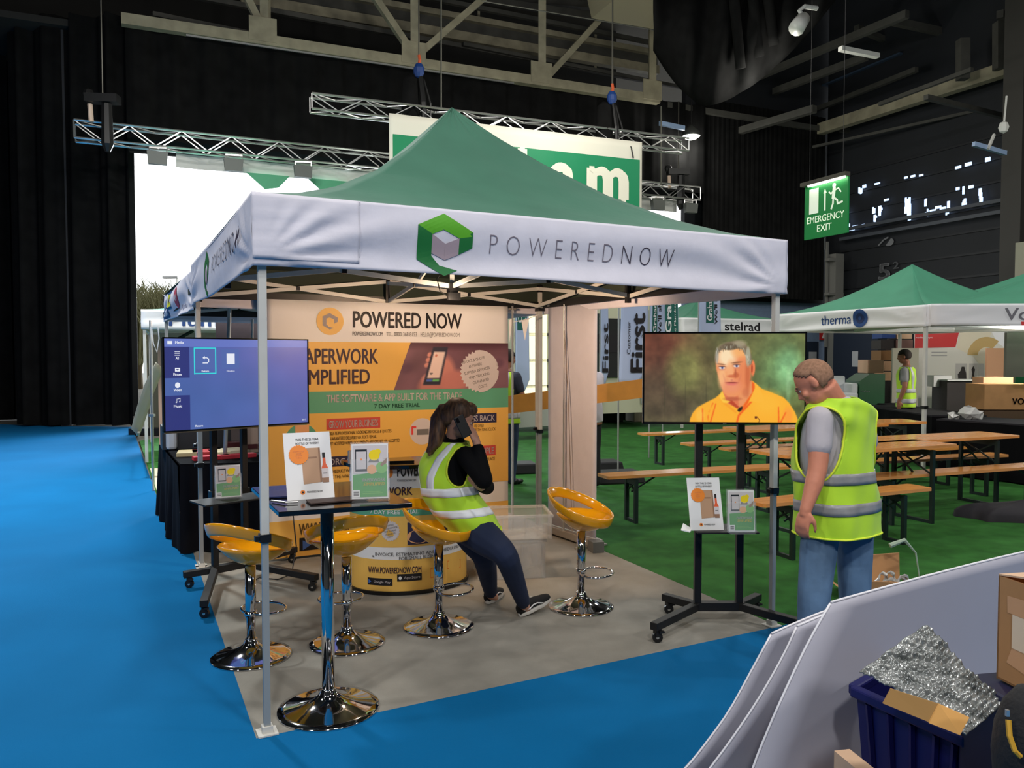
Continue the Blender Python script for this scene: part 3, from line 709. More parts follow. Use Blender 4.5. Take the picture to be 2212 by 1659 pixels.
# green banner with white letters
def hang_banner():
    t = (T2b - T2a).normalized()
    def s_at(px): k = (px - 1106) / FPX; return (k * T2a.y - T2a.x) / (t.x - k * t.y)
    s0, s1 = s_at(842), s_at(1381); W = s1 - s0; H = 3.4; P = T2a + t * s0 - VH * .06 + Vector((0, 0, .06 - H))
    B = thing('hanging_banner', 'large green banner with white letters hung from the upper truss', 'banner', P + t * W / 2)
    f0 = flat(P, t, (0, 0, 1))
    f = lambda u, v, l=0: f0(u, v, l + .02 * math.sin(u * 2.1) * (1 - v / H) + .012 * math.sin(u * 9) * max(0, v / H - .6))
    mb = MB(); mb.grid(lambda a, b: f(a * W, b * H), 60, 20); mb.build('cloth', mat('white_banner', (235, 232, 215), .7), B, smooth=True, solid=.004)
    p = Panel(f, .25); p.poly('g', [(.07, .07), (W - .07, .07), (W - .07, H - .42), (.07, H - .42)], .02)
    p.finish(B, {'g': mat('banner_green', (8, 138, 90), .6)}, 'print')
    p = Panel(f)
    X = lambda px: s_at(px) - s0
    # one character at a time so each lands on its own place
    for ch, x0, x1, base, hh in (('G', 903, 955, 1.52, .98), ('r', 962, 990, 1.52, .74), ('a', 998, 1050, 1.52, .76), ('h', 1115, 1166, 1.52, 1.02), ('a', 1184, 1240, 1.52, .76), ('m', 1262, 1352, 1.52, .76)):
        p.text('w', ch, X(x0), base + .46, X(x1) - X(x0), hh, weight=.05, lift=.03)
    p.finish(B, {'w': mat('banner_letters', (245, 242, 222), .6)}, 'lettering')
    return B
hang_banner()
# chain hoists and chains
def hoist(px, py, label, chain_top, truss_at, bag=True, mots=0):
    a = D(px, py, truss_at.y); T = thing('chain_hoist', label, 'hoist', a)
    mb = MB(); mb.tube([Vector((a.x, a.y, chain_top)), Vector((a.x, a.y, a.z + .1))], .014, 5); mb.build('chain', mat('steel_chain', (110, 108, 100), .5, metal=.6), T)
    if not mots:
        mb = MB(); mb.tube([a + Vector((0, 0, .2)), a + Vector((.02, 0, .1)), a], .035, 6); mb.build('hook', mat('orange_hook', (190, 80, 40), .5), T)
        mb = MB(); mb.ball(a + Vector((0, 0, -.12)), (.12, .1, .17), 10); mb.build('motor', mat('blue_motor', (30, 60, 120), .4), T)
        mb = MB(); mb.lathe([(.05, -.2), (.16, -.3), (.2, -.9), (.17, -1.35), (.05, -1.42)], a + Vector((-.18, 0, -.02)), 10); mb.build('chain_bag', M_DRAPE, T, smooth=True)
        mb = MB(); mb.tube([a + Vector((.03, 0, -.25)), a + Vector((.1, -.05, -.8)), a + Vector((.14, 0, -1.5))], [.05, .06, .05], 8); mb.build('sleeve', M_BLACK, T)
        mb = MB(); mb.tube([a + Vector((.1, 0, -.3)), a + Vector((.24, 0, -.8)), a + Vector((.24, 0, -1.2)), a + Vector((.45, 0, -1.25)), a + Vector((.5, 0, -1.5))], .02, 6); mb.build('cable', M_BLACK, T)
    else:
        mb = MB(); mb.box(a, (.62, .26, .16), .1); mb.ball(a + Vector((-.28, 0, .1)), .11, 8); mb.build('motor', M_MATTBLACK, T)
        mb = MB(); mb.tube([a + Vector((-.26, 0, -.1)), a + Vector((-.24, 0, -.45))], .05, 8); mb.build('strap', mat('white_red_strap', (215, 190, 170), .6), T)
        mb = MB(); mb.tube([a + Vector((.08, 0, -.1)), a + Vector((.08, 0, -.9)), a + Vector((.08, 0, -1.05))], [.1, .12, .05], 8); mb.build('sleeve', M_BLACK, T)
hoist(905, 140, 'black chain hoist with blue motor above the green banner, left one', 12, T2a.lerp(T2b, .3), True)
hoist(1322, 200, 'black chain hoist above the right part of the green banner', 11, T2a.lerp(T2b, .8), True)
hoist(222, 214, 'black chain hoist at the left end of the long truss', 12.5, T1a + Vector((0, -.1, 0)), True, 1)
hoist(1465, 372, 'small chain hoist over the right end of the long truss', 8.8, T1b + Vector((0, -.1, 0)), True, 1)
for i, (px, y0, y1, d) in enumerate(((953, -20, 236, 18), (1323, -20, 190, 18.6), (1428, 230, 400, 21))):
    mb = MB(); mb.tube([D(px, y0, d), D(px, y1, d)], .018, 5); tag(mb.build('wire', mat('thin_wire', (105, 104, 95), .5)), ['thin steel wire dropping to the truss right of the left hoist', 'thin steel wire above the right hoist', 'thin steel wire above the right end of the long truss'][i], 'wire')
mb = MB(); mb.tube([D(1040, 2, 19), D(1400, 62, 20.5), D(1640, 125, 22)], .015, 5); tag(mb.build('wire', _M['thin_wire']), 'thin catenary wire running under the cream duct', 'wire')
# pendant lamps
M_GLOW = mat('lamp_glow', (255, 252, 235), emit=14)
def pendant(px, py, d, r, label, lit):
    a = D(px, py, d); T = thing('pendant_lamp', label, 'lamp', a)
    mb = MB(); mb.lathe([(.05, r * 1.1), (.12, r * .8), (.25, r * .4), (r, 0), (r * .98, -.03)], a, 20); mb.build('shade', mat('lamp_shade_grey', (90, 92, 90), .4, metal=.4), T, smooth=True)
    mb = MB(); mb.lathe([(r * .93, -.035), (r * .6, -.07 - r * .1), (.05, -.09 - r * .15)], a, 20); mb.build('lens', M_GLOW if lit else mat('dim_lens', (190, 190, 180), .4), T, smooth=True)
    mb = MB(); mb.tube([a + Vector((0, 0, r * 1.1)), a + Vector((0, 0, 3.5))], .015, 5); mb.build('cord', M_BLACK, T)
    if lit: point_light('pendant_glow', a + Vector((0, 0, -.4)), 90, (1, .97, .9), .2)
pendant(1493, 292, 23.2, .27, 'lit pendant high bay lamp above the right end of the trusses', True)
pendant(1531, 298, 26, .22, 'unlit pendant lamp just right of the lit one', False)
# ceiling fittings
T = thing('spotlight', 'white tubular spotlight fitting high under the roof', 'spotlight', D(1727, 45, 17))
a = D(1727, 52, 17); mb = MB(); mb.tube([D(1720, 62, 17), D(1735, 40, 17.2)], [.17, .15], 12); mb.build('lamp_head', mat('pale_fitting', (215, 215, 210), .4), T, smooth=True)
mb = MB(); mb.tube([D(1735, 40, 17.2), D(1727, 22, 17.1), D(1738, 14, 17.1), D(1765, 18, 17.2)], .05, 8); mb.build('bracket', mat('pale_fitting', (215, 215, 210), .4), T)
T = thing('batten_light', 'pale fluorescent batten under the rafters right of the spotlight', 'light fitting', D(1855, 112, 18))
mb = MB(); mb.bar(D(1815, 105, 18), D(1896, 121, 18.4), .13, .1); mb.build('batten', mat('pale_fitting', (215, 215, 210), .4), T)
T = thing('batten_light', 'bluish fluorescent batten on a bracket near the right edge', 'light fitting', D(2135, 320, 18))
mb = MB(); mb.bar(D(2103, 311, 18), D(2172, 331, 18.4), .08, .1); mb.build('batten', mat('blue_fitting', (150, 175, 210), .4), T)
mb = MB(); mb.bar(D(2134, 322, 18.1), D(2148, 290, 18.2), .05); mb.build('bracket', mat('pale_fitting', (215, 215, 210), .4), T)
mb = MB(); a = D(2168, 275, 18); mb.ball(a, (.12, .1, .14), 8); mb.bar(a, a + Vector((.05, 0, .7)), .03); tag(mb.build('camera_dome', mat('pale_fitting', (215, 215, 210), .4)), 'small round fitting above the bracketed batten', 'light fitting')
T = thing('batten_light', 'dim bluish batten left of the lit pendant lamp', 'light fitting', D(1450, 270, 22)); mb = MB(); mb.bar(D(1425, 266, 22), D(1478, 277, 22.4), .08, .12); mb.build('batten', mat('blue_fitting', (150, 175, 210), .4), T)
# daylight glinting through a torn blind in the window band on the right wall
M_DAY = mat('daylight_pane', (190, 215, 255), emit=1.6)
gl = thing('window_glints', 'row of small daylight glints in the high window band on the right wall', 'window', D(2000, 440, 23)); gl['kind'] = 'stuff'
rs = random.Random(5); mb = MB()
def glint(px, py, w, h):
    k = (px - 1106) / FPX; s = (CR.x - k * CR.y) / (-(VH.x * -1) * -1 - 0 + 0 or 1)
    # intersect column with right wall
    d = -VH; s = (k * CR.y - CR.x) / (d.x - k * d.y); b = CR + d * s; y = b.y; a = D(px, py, y); 
    mb.box((a.x - UH.x * .06, a.y - UH.y * .06, a.z), (.03, w, h), math.atan2(VH.y, VH.x) - math.pi / 2)
for px, y0, y1 in ((1892, 448, 480), (1905, 450, 460), (1962, 430, 470), (1968, 435, 472), (2005, 425, 465), (2050, 440, 462), (2085, 405, 450), (2123, 405, 442), (1834, 405, 492), (1862, 410, 414)):
    for q in range(5): glint(px + rs.uniform(-3, 3), rs.uniform(y0, y1), rs.uniform(.03, .09), rs.uniform(.05, .22))
for px, py in ((1870, 403), (1898, 397), (1918, 432), (1960, 384), (1975, 381), (1993, 379), (2073, 362), (2095, 355), (2137, 345), (2072, 408), (2101, 404), (1868, 488), (1880, 486), (2018, 455), (2030, 448), (2040, 452), (1850, 490), (1843, 495)):
    glint(px, py, rs.uniform(.1, .25), rs.uniform(.05, .12))
for q in range(14): glint(1963 + rs.uniform(-5, 6), 448 + rs.uniform(-14, 22), .06, .2)
mb.build('pane', M_DAY, gl)['kind'] = 'stuff'
# markings on the wall
def wallflat(px, py):
    k = (px - 1106) / FPX; d = -VH; s = (k * CR.y - CR.x) / (d.x - k * d.y); b = CR + d * s; a = D(px, py, b.y); return a - UH * .05, d
a, d = wallflat(1899, 606); P = Panel(flat(a, d, (0, 0, 1)))
P.text('k', '5', 0, 0, .46, .52, .03); P.text('k', '2', .55, .3, .22, .22, .02); P.disc('k', .4, 1.15, .17, ry=.12, a0=-2.4, a1=1.2); P.line('k', [(0, 1.1), (.2, 1.25), (.35, 1.3)], .05)
o = P.finish(None, {'k': mat('faded_marking', (120, 122, 126), .8)}, 'wall_marking'); tag(o, 'faded number 5 and mark painted on the dark cladding above the right tent', 'marking')
# ---------------------------------------------------------------- emergency exit sign
dV = -VH   # sign runs towards the camera to the right
pc = D(1783, 452, 12.0); w_, h_ = .86, .82; P0 = pc - dV * w_ / 2 - Vector((0, 0, h_ / 2))
SG = thing('exit_sign', 'green hanging emergency exit sign with running figure and light strip', 'sign', pc)
mb = MB(); mb.prism([P0, P0 + dV * w_, P0 + dV * w_ + Vector((0, 0, h_)), P0 + Vector((0, 0, h_))], UH * .03); mb.build('board', mat('exit_green', (14, 132, 62), .45, emit=.12), SG)
f = flat(P0 - UH * .002, dV, (0, 0, 1)); P = Panel(f)
P.text('w', 'EMERGENCY', .06, .235, .74, .105, .015); P.text('w', 'EXIT', .27, .09, .29, .105, .015)
P.rect('w', .10, .38, .29, .76); P.line('w', [(.42, .40), (.42, .66)], .03); P.poly('w', [(.385, .655), (.455, .655), (.42, .72)])
P.disc('w', .60, .735, .035); P.line('w', [(.60, .69), (.585, .56)], .06); P.line('w', [(.60, .66), (.68, .68), (.73, .62)], .022); P.line('w', [(.60, .67), (.54, .62), (.50, .655)], .022); P.line('w', [(.585, .56), (.66, .51), (.67, .455), (.76, .47)], .03); P.line('w', [(.585, .56), (.58, .47), (.55, .40)], .032)
P.finish(SG, {'w': mat('sign_white', (235, 245, 225), .5, emit=.35)}, 'lettering')
mb = MB(); mb.bar(P0 + Vector((0, 0, h_ + .03)) - dV * .02 - UH * .03, P0 + dV * (w_ + .02) + Vector((0, 0, h_ + .03)) - UH * .03, .1, .06); mb.build('lamp_housing', mat('sign_housing', (70, 66, 55), .5), SG)
mb = MB(); mb.bar(P0 + Vector((0, 0, h_ - .01)) + dV * .12 - UH * .045, P0 + dV * (w_ - .02) + Vector((0, 0, h_ - .01)) - UH * .045, .03, .03); mb.build('light_strip', mat('strip_glow', (250, 255, 235), emit=9), SG)
for e in (.1, w_ - .1): mb = MB(); mb.tube([P0 + dV * e + Vector((0, 0, h_ + .05)), P0 + dV * e + Vector((0, 0, 5.4))], .004, 5); mb.build('rod', M_MATTBLACK, SG)
mb = MB(); mb.bar(P0 + dV * w_ / 2 + Vector((0, 0, -.02)), P0 + dV * w_ / 2 + Vector((0, 0, -.2)), .02); mb.build('tab', M_MATTBLACK, SG)
# ================================================================ stand: banner wall
M_YEL = mat('yellow_print', (240, 190, 92), .5)
INKB = {'yel': M_YEL, 'wht': M_WHITE, 'blk': M_INK, 'teal': mat('teal_print', (96, 172, 138), .55), 'dteal': mat('dark_teal_ink', (36, 92, 72), .6), 'nav': mat('navy_print', (44, 40, 72), .55), 'red': mat('coral_print', (208, 78, 66), .55),
        'aub': mat('aubergine_ink', (62, 36, 52), .55), 'gtxt': mat('brown_ink', (110, 84, 40), .6), 'silv': mat('silver_emblem', (100, 82, 88), .4), 'org': mat('orange_print', (244, 138, 40), .5), 'lt': mat('pale_print', (214, 206, 206), .55),
        'red2': mat('bright_red_print', (226, 70, 66), .5), 'grn': mat('leaf_green_print', (70, 160, 70), .5), 'pea': mat('peach_print', (238, 176, 120), .5), 'gry': mat('grey_print', (120, 118, 118), .5), 'card': mat('carton_print', (190, 150, 118), .55), 'cardd': mat('carton_shadow_print', (150, 112, 86), .55), 'amb': mat('amber_print', (232, 96, 48), .5), 'dk': mat('dark_screen_print', (38, 44, 52), .4), 'ylw2': mat('lemon_print', (250, 220, 30), .5), 'blu': mat('blue_print', (70, 110, 190), .5), 'ltg': mat('light_green_print', (120, 190, 90), .5)}
def colx(A, d, px):
    k = (px - 1106) / FPX; k = ray(px, 829.5).x / ray(px, 829.5).y
    return (k * A.y - A.x) / (d.x - k * d.y)
eB = (BR - BL).normalized(); nB = Vector((eB.y, -eB.x, 0))
A0 = BL + nB * .07
sL, sR = colx(A0, eB, 575), colx(A0, eB, 1097); WB = sR - sL; PB = A0 + eB * sL
def bp(px, py):
    s = colx(A0, eB, px); y = (A0 + eB * s).y
    r = ray(px, py); return s - sL, CAM_H + r.z * (y / r.y)
bw = thing('banner_wall', 'wide yellow and white printed banner wall at the back of the stand', 'banner', PB + eB * WB / 2)
fB0 = flat(PB, eB, (0, 0, 1))
fB = lambda u, v, l=0: fB0(u, v, l + .006 * math.sin(u * 3.1 + 1) + .004 * math.sin(u * 11 + v * 3) * (v / 2.1) ** 2)
zs = [.02, .318, .50, 1.175, 1.352, 1.757, 2.145]
mb = MB(); mb.grid(lambda a, b: fB(a * WB, .02 + b * 2.07, -.004), 40, 20); mb.build('cloth', M_WHITE, bw, smooth=True, solid=.004)
P = Panel(fB, .12)
for k, z0, z1 in (('yel', .02, .318), ('yel', .50, 1.175), ('teal', 1.175, 1.352), ('yel', 1.352, 1.757)): P.rect(k, 0, z0, WB, z1, .001, 30)
u0, v0 = bp(714, 694); PE = Panel(fB, .12); PE.disc('yel', u0, v0, .112, .002); emblem(PE, u0 - .062, v0 - .068, .135, ('silv', 'silv', 'yel', 'yel')); PE.finish(bw, INKB, 'emblem')
P.star('lt', *bp(1035, 802), .19, .006, 32, .9)
P.cell = 0
def tx(key, body, x0, x1, yt, yb, w=0, **k):
    a, zt = bp(x0, yt); _, zb = bp(x0, yb); b, _ = bp(x1, yt); P.text(key, body, a, zb, b - a, zt - zb, weight=w, lift=k.pop('lift', .005), **k)
tx('blk', 'POWERED NOW', 763, 998, 671, 708, .028)
tx('gry', 'POWEREDNOW.COM', 762, 828, 716, 725, .012); tx('gry', 'TEL. 0800 368 8153', 835, 901, 717, 726, .012); tx('gry', 'HELLO@POWEREDNOW.COM', 909, 993, 718, 727, .012)
tx('aub', 'PAPERWORK', 644, 817, 752, 787, .026); tx('aub', 'SIMPLIFIED', 640, 799, 798, 832, .026)
tx('lt', 'THE SOFTWARE & APP BUILT FOR THE TRADE', 704, 998, 853, 870, .025); tx('dteal', '7 DAY FREE TRIAL', 808, 907, 873, 882, .02)
def bx(key, x0, y0, x1, y1, lift=.002):
    P.poly(key, [bp(x0, y0), bp(x1, y0 + (x1 - x0) * .0), bp(x1, y1), bp(x0, y1)], lift)
def bxz(key, x0, x1, yt, yb, lift=.002):
    a, zt = bp(x0, yt); _, zb = bp(x0, yb); b, _ = bp(x1, yt); P.rect(key, a, zb, b, zt, lift, 6)
bxz('red', 704, 821, 905, 929); tx('lt', 'GROW YOUR BUSINESS', 709, 816, 909, 925, .02)
for t_, x1, yb in (('CREATE PROFESSIONAL LOOKING INVOICES & QUOTES', 845, 940), ('GUARANTEED DELIVERY VIA TEXT / EMAIL', 813, 951), ('GET NOTIFIED WHEN DOCUMENTS ARE OPENED OR ACCEPTED', 863, 962)): tx('gtxt', t_, 708, x1, yb - 7, yb, .01)
bxz('nav', 958, 1072, 896, 917); tx('lt', 'WINNINGS BACK', 966, 1068, 899, 913, .02)
tx('gtxt', 'GET PAID FASTER WITH ONE CLICK', 975, 1070, 927, 934, .01); tx('gtxt', 'TRACK WHAT YOU ARE OWED', 985, 1044, 918, 925, .01)
bxz('red', 985, 1070, 966, 988); tx('lt', 'KEEP IT SIMPLE', 990, 1066, 970, 984, .02); tx('gtxt', 'ALL YOUR JOBS IN ONE PLACE', 985, 1068, 992, 999, .01)
bxz('nav', 703, 838, 987, 1009); tx('lt', 'ORGANISE JOBS', 708, 830, 991, 1005, .02)
for t_, x1, yb in (('SCHEDULE WORK AND TRACK YOUR TEAM', 850, 1022), ('SEE THE WHOLE DIARY AT A GLANCE', 835, 1034)): tx('gtxt', t_, 708, x1, yb - 7, yb, .01)
P.disc('lt', *bp(912, 932), .115, .002); a, z = bp(912, 932); P.rect('gry', a - .05, z - .03, a + .06, z + .02, .003); P.line('red2', [(a - .09, z - .02), (a - .09, z + .04), (a - .06, z + .04)], .018, .003)
a, z = bp(650, 950); P.disc('teal', a, z, .13, .002); P.rect('pea', a - .05, z - .05, a + .06, z + .12, .003)
tx('gtxt', 'WWW.POWEREDNOW.COM', 642, 860, 1131, 1156, .03)
bxz('blk', 643, 735, 1162, 1190, .003); a, z = bp(650, 1180); P.poly('blu', [(a, z - .03), (a, z + .05), (a + .07, z + .01)], .004); P.text('lt', 'Google Play', a + .1, z - .015, .2, .045, .01, lift=.004)
# badge text
cs, cz = bp(1035, 802)
for k, (t_, w) in enumerate((('INVOICE & QUOTE', .22), ('ANYWHERE', .13), ('SUPPLIER INVOICES', .25), ('TEAM TRACKING', .205), ('CIS ENABLED', .16), ('COSTS', .085))):
    P.text('gry', t_, cs - .012 + .018 * (k - 2.5) , cz + .088 - k * .047, w, .026, .012, rot=.22, align='c', lift=.009)
P.finish(bw, INKB, 'lettering')
# phone photograph
cv = Canvas(150, 70, (120, 84, 96))
cv.noise(.18, 4, 3); cv.ell(.5, 1.0, .8, .12, (84, 50, 62), 1.2); cv.ell(.75, .1, .5, .4, (150, 112, 124), 1.5, .7)
for q, x in enumerate((.05, .62, .74, .9)): cv.ell(x, .45 + .1 * (q % 2), .05, .1, (96, 64, 84), .8, .6)
cv.ell(.40, .36, .09, .34, (206, 138, 128), .5, 1, .25); cv.ell(.50, .18, .16, .22, (200, 130, 122), .5); cv.ell(.30, .10, .10, .22, (196, 128, 118), .5); cv.ell(.26, .24, .05, .12, (214, 146, 136), .5, 1, -.5)
for y in (.74, .63, .52): cv.ell(.218, y, .02, .05, (216, 148, 136), .5)
cv.pol([(.235, .10), (.38, .10), (.38, .90), (.235, .90)], (50, 50, 66), soft=1); cv.pol([(.252, .24), (.365, .24), (.365, .80), (.252, .80)], (238, 214, 206), soft=1)
cv.pol([(.252, .17), (.305, .17), (.305, .22), (.252, .22)], (80, 110, 200)); cv.pol([(.307, .17), (.365, .17), (.365, .22), (.307, .22)], (110, 190, 110)); cv.ell(.285, .72, .012, .03, (210, 130, 110)); cv.ell(.28, .34, .015, .02, (120, 110, 110))
a0, z0 = bp(851, 842); a1, z1 = bp(888, 740)
Wp = WB - a0; Hp = 1.757 - 1.352
skew = a1 - a0
cv.build(lambda u, v, l: fB(a0 + min(1, 1) * (u + skew * (v / Hp) * (1 - u / Wp)), 1.352 + v, l), Wp, Hp, 'photo_print', mat('photo_print', vcol=True, rough=.5), bw, lift=.003)
# thin support pole at its right end and little flag bunting
T = thing('banner_pole', 'thin steel telescopic pole beside the right end of the banner wall', 'pole', D(1107, 1130, 7.25))
a = D(1107, 700, 7.22); mb = MB(); mb.tube([(a.x, a.y, 0), (a.x, a.y, 1.05)], .013, 8); mb.tube([(a.x, a.y, 1.05), (a.x, a.y, 2.1)], .010, 8); mb.build('pole', M_ALU, T)
mb = MB(); mb.bar((a.x - .035, a.y, 2.07), (a.x + .035, a.y, 2.07), .018); mb.ball((a.x, a.y, 2.11), .018, 8); mb.build('clamp', M_BLACK, T)
mb = MB(); mb.box((a.x, a.y, .01), (.22, .12, .02), .4); mb.build('foot', M_ALU, T)
T = thing('bunting', 'short string of white pennants between the thin pole and canopy leg', 'bunting', D(1135, 690, 7.25))
b = D(1163, 680, 7.2); a2 = D(1108, 696, 7.22); mb = MB(); mb.tube([a2, a2.lerp(b, .5) + Vector((0, 0, -.01)), b], .004, 5); mb.build('string', M_WHITE, T)
for x0, x1, xm, ym in ((1126, 1143, 1134, 736), (1099, 1106, 1101, 742)):
    mb = MB(); mb.prism([D(x0, 692, 7.22), D(x1, 688, 7.22), D(xm, ym, 7.22)], (0, .003, 0)); mb.build('pennant', M_WHITE, T)

# roller banner seen from its back
A, Bq = G(1184, 1150), G(1288, 1186); e = (Bq - A).normalized(); n = Vector((e.y, -e.x, 0)); Lr = (Bq - A).length
T = thing('roller_banner', 'blank white back of a roller banner beside the back right canopy leg', 'banner', (A + Bq) / 2)
f = flat(A, e, (0, 0, 1)); mb = MB(); mb.grid(lambda a, b: f(a * Lr, .09 + b * 2.03, .01 * math.sin(a * 9) * (1 - b) * .6), 12, 6); mb.build('sheet', M_FABRIC, T, smooth=True, solid=.003)
mb = MB(); mb.bar(A + Vector((0, 0, .05)) - e * .03, Bq + Vector((0, 0, .05)) + e * .03, .10, .07); mb.build('cassette', mat('cassette_alu', (170, 165, 158), .4, metal=.5), T, bevel=.01)
mb = MB(); mb.bar(A + Vector((0, 0, 2.11)) - e * .01, Bq + Vector((0, 0, 2.11)), .02, .03); mb.build('top_rail', M_ALU, T)
m_ = A.lerp(Bq, .42) + n * .04; mb = MB(); mb.tube([m_ + Vector((0, 0, .06)), m_ + Vector((0, 0, 1.25))], .010, 8); mb.tube([m_ + Vector((0, 0, 1.25)), m_ + Vector((0, 0, 2.1))], .007, 8); mb.build('support_rod', M_ALU, T)
m2 = m_ + e * .07; mb = MB(); mb.tube([m_ + Vector((0, 0, 1.9)), m2 + Vector((0, 0, 1.2)), m2 + e * .06 + Vector((0, 0, .1))], .004, 5); mb.build('elastic_cord', mat('grey_cord', (150, 135, 125), .7), T)
for q in (.1, .9):
    c = A.lerp(Bq, q); mb = MB(); mb.bar(c - n * .16 + Vector((0, 0, .008)), c + n * .16 + Vector((0, 0, .008)), .04, .015); mb.build('foot', _M['cassette_alu'], T)
mb = MB(); mb.box(Bq + e * .06 + n * .05 + Vector((0, 0, .045)), (.1, .12, .09), .3); T2 = mb.build('end_cap', mat('grey_cap', (95, 97, 95), .5), T)

# ================================================================ curved promotion counter
gl_, gr_ = G(757, 1268), G(1003, 1240); cU = (gr_ - gl_).normalized(); cN = Vector((cU.y, -cU.x, 0)); cC = (gl_ + gr_) / 2; RX = (gr_ - gl_).length / 2; RY = .34; HC = .875
ct = thing('promotion_counter', 'curved yellow and white printed counter with a black top, behind the stools', 'counter', cC)
def ell(u, v, l=0):
    th = u; return cC + cU * (-(RX + l) * math.cos(th)) + cN * ((RY + l) * math.sin(th)) + Vector((0, 0, v))
def hit(px, py):
    r = ray(px, py); C = Vector((0, 0, 0)); k0 = (-cC).dot(cU) / RX; k1 = (-cC).dot(cN) / RY; d0 = r.dot(cU) / RX; d1 = r.dot(cN) / RY
    a = d0 * d0 + d1 * d1; b = 2 * (k0 * d0 + k1 * d1); c = k0 * k0 + k1 * k1 - 1; D_ = max(0, b * b - 4 * a * c); t = (-b - math.sqrt(D_)) / (2 * a)
    x, y = k0 + d0 * t, k1 + d1 * t; return math.atan2(y, -x), CAM_H + r.z * t
mb = MB(); mb.grid(lambda a, b: ell(a * math.pi, .02 + b * (HC - .02)), 48, 1); mb.grid(lambda a, b: cC + cU * (RX * (1 - 2 * a)) + Vector((0, 0, .02 + b * (HC - .02))), 4, 1); mb.build('body', M_WHITE, ct, smooth=True)
def dshape(z0, z1, g):
    pts = [ell(k / 30 * math.pi, z0, g) for k in range(31)]; pts = [pts[0] - cN * g] + pts + [pts[-1] - cN * g]
    m = MB(); m.prism(pts, (0, 0, z1 - z0)); return m
dshape(0, .025, .015).build('plinth', M_BLACK, ct); dshape(HC, HC + .028, .05).build('counter_top', mat('gloss_black_top', (14, 14, 15), .12), ct, bevel=.004)
P = Panel(ell); S = math.pi
def band(k, z0, z1, u0=0.0, u1=S, l=.001): P.rect(k, u0, z0, u1, z1, l, 40)
band('yel', .022, .245); band('yel', .33, .735); band('teal', .545, .59, l=.002)
def ctx(key, body, x0, x1, yb, h, w=.02):
    a, z = hit(x0, yb); b, z2 = hit(x1, yb); P.text(key, body, a, z, b - a, h, weight=w, lift=.004)
P.disc('org', hit(838, 1020)[0], hit(838, 1020)[1], .085, .002, ry=.042); P.disc('blk', hit(838, 1020)[0], hit(838, 1020)[1], .03, .003, ry=.016)
ctx('blk', 'POWERED NOW', 858, 965, 1030, .085, .03); ctx('gry', 'POWEREDNOW.COM', 858, 898, 1040, .014, .01)
ctx('aub', 'PAPERWORK', 790, 891, 1068, .06, .03); ctx('aub', 'SIMPLIFIED', 803, 905, 1097, .055, .03); ctx('wht', '7 DAY FREE TRIAL', 800, 905, 1109, .028, .02)
a, z = hit(843, 1147); P.star('lt', a, z, .155, .003, 24, .9) if 0 else None
for q in range(1): 
    pts = [(a + .16 * (1 if k % 2 else .9) * math.cos(math.pi * k / 22), z + .072 * (1 if k % 2 else .9) * math.sin(math.pi * k / 22)) for k in range(44)]; P.poly('lt', pts, .003)
for k in range(5): P.text('gry', ('INVOICE', 'SUPPLIER INVOICES', 'TEAM TRACKING', 'CIS ENABLED', 'COSTS')[k], a, z + .035 - k * .02, (.12, .24, .2, .17, .09)[k], .011, .01, rot=.08, align='c', lift=.005)
P.rect('nav', hit(880, 1150)[0], .345, 2.75, .50, .002, 20); P.poly('pea', [(hit(905, 1150)[0] + .2 * math.cos(t), .40 + .05 * math.sin(t)) for t in [k * .5 for k in range(12)]], .003)
ctx('gry', 'INVOICE, ESTIMATING AND SCHEDULING', 811, 990, 1200, .024); ctx('gry', 'FOR SMALL BUSINESS', 862, 950, 1210, .024); P.line('gry', [hit(770, 1192), hit(808, 1202)], .012, .003)
ctx('aub', 'WWW.POWEREDNOW.COM', 796, 910, 1236, .045, .03)
for x0, x1, yb, t_ in ((795, 848, 1262, 'Google Play'), (858, 911, 1256, 'App Store')):
    u_, z = hit(x0, yb); u2, _ = hit(x1, yb); P.rect('blk', u_, z, u2, z + .05, .003, 6); P.text('lt', t_, u_ + (u2 - u_) * .28, z + .012, (u2 - u_) * .65, .022, .01, lift=.005)
    if t_[0] == 'G': P.poly('blu', [(u_ + .02, z + .01), (u_ + .02, z + .04), (u_ + .08, z + .025)], .005)
    else: P.disc('wht', u_ + .05, z + .024, .025, .005, ry=.012)
for x0, x1, y0, y1 in ((930, 942, 1228, 1248), (966, 994, 1212, 1228)):
    p = [hit(x0, y1), hit(x1, y1 - 3), hit(x1, y0 - 3), hit(x0, y0), hit(x0, y1)]; P.line('org', p, .006, .003)
P.finish(ct, INKB, 'lettering')
# small things on the counter top
mb = MB(); a = ell(2.0, HC + .03) - cN * .18; mb.box(a + Vector((0, 0, .045)), (.075, .06, .09), .4); tag(mb.build('speaker_box', M_BLACK, bevel=.006), 'small black cube box on the counter top', 'box')
mb = MB(); a = ell(2.28, HC + .03) - cN * .22; mb.box(a + Vector((0, 0, .04)), (.05, .05, .08), .4); tag(mb.build('cup', mat('dark_red_plastic', (70, 24, 28), .4), bevel=.006), 'small dark red tub behind the black cube on the counter', 'box')
mb = MB(); a = ell(1.3, HC + .03) - cN * .15; mb.box(a + Vector((0, 0, .006)), (.2, .14, .012), .2); tag(mb.build('tablet', mat('dark_glass', (20, 20, 24), .1)), 'flat dark tablet lying on the counter top', 'tablet')
mb = MB(); a = D(748, 1000, 5.35); a.z = HC + .028; mb.lathe([(.03, 0), (.03, .09), (.028, .09)], a + Vector((.03, .05, 0)), 16); tag(mb.build('clear_cup', mat('clear_plastic', (225, 228, 230), .15, trans=.7, spec=.5), smooth=False), 'clear plastic cup at the left end of the counter top', 'cup')

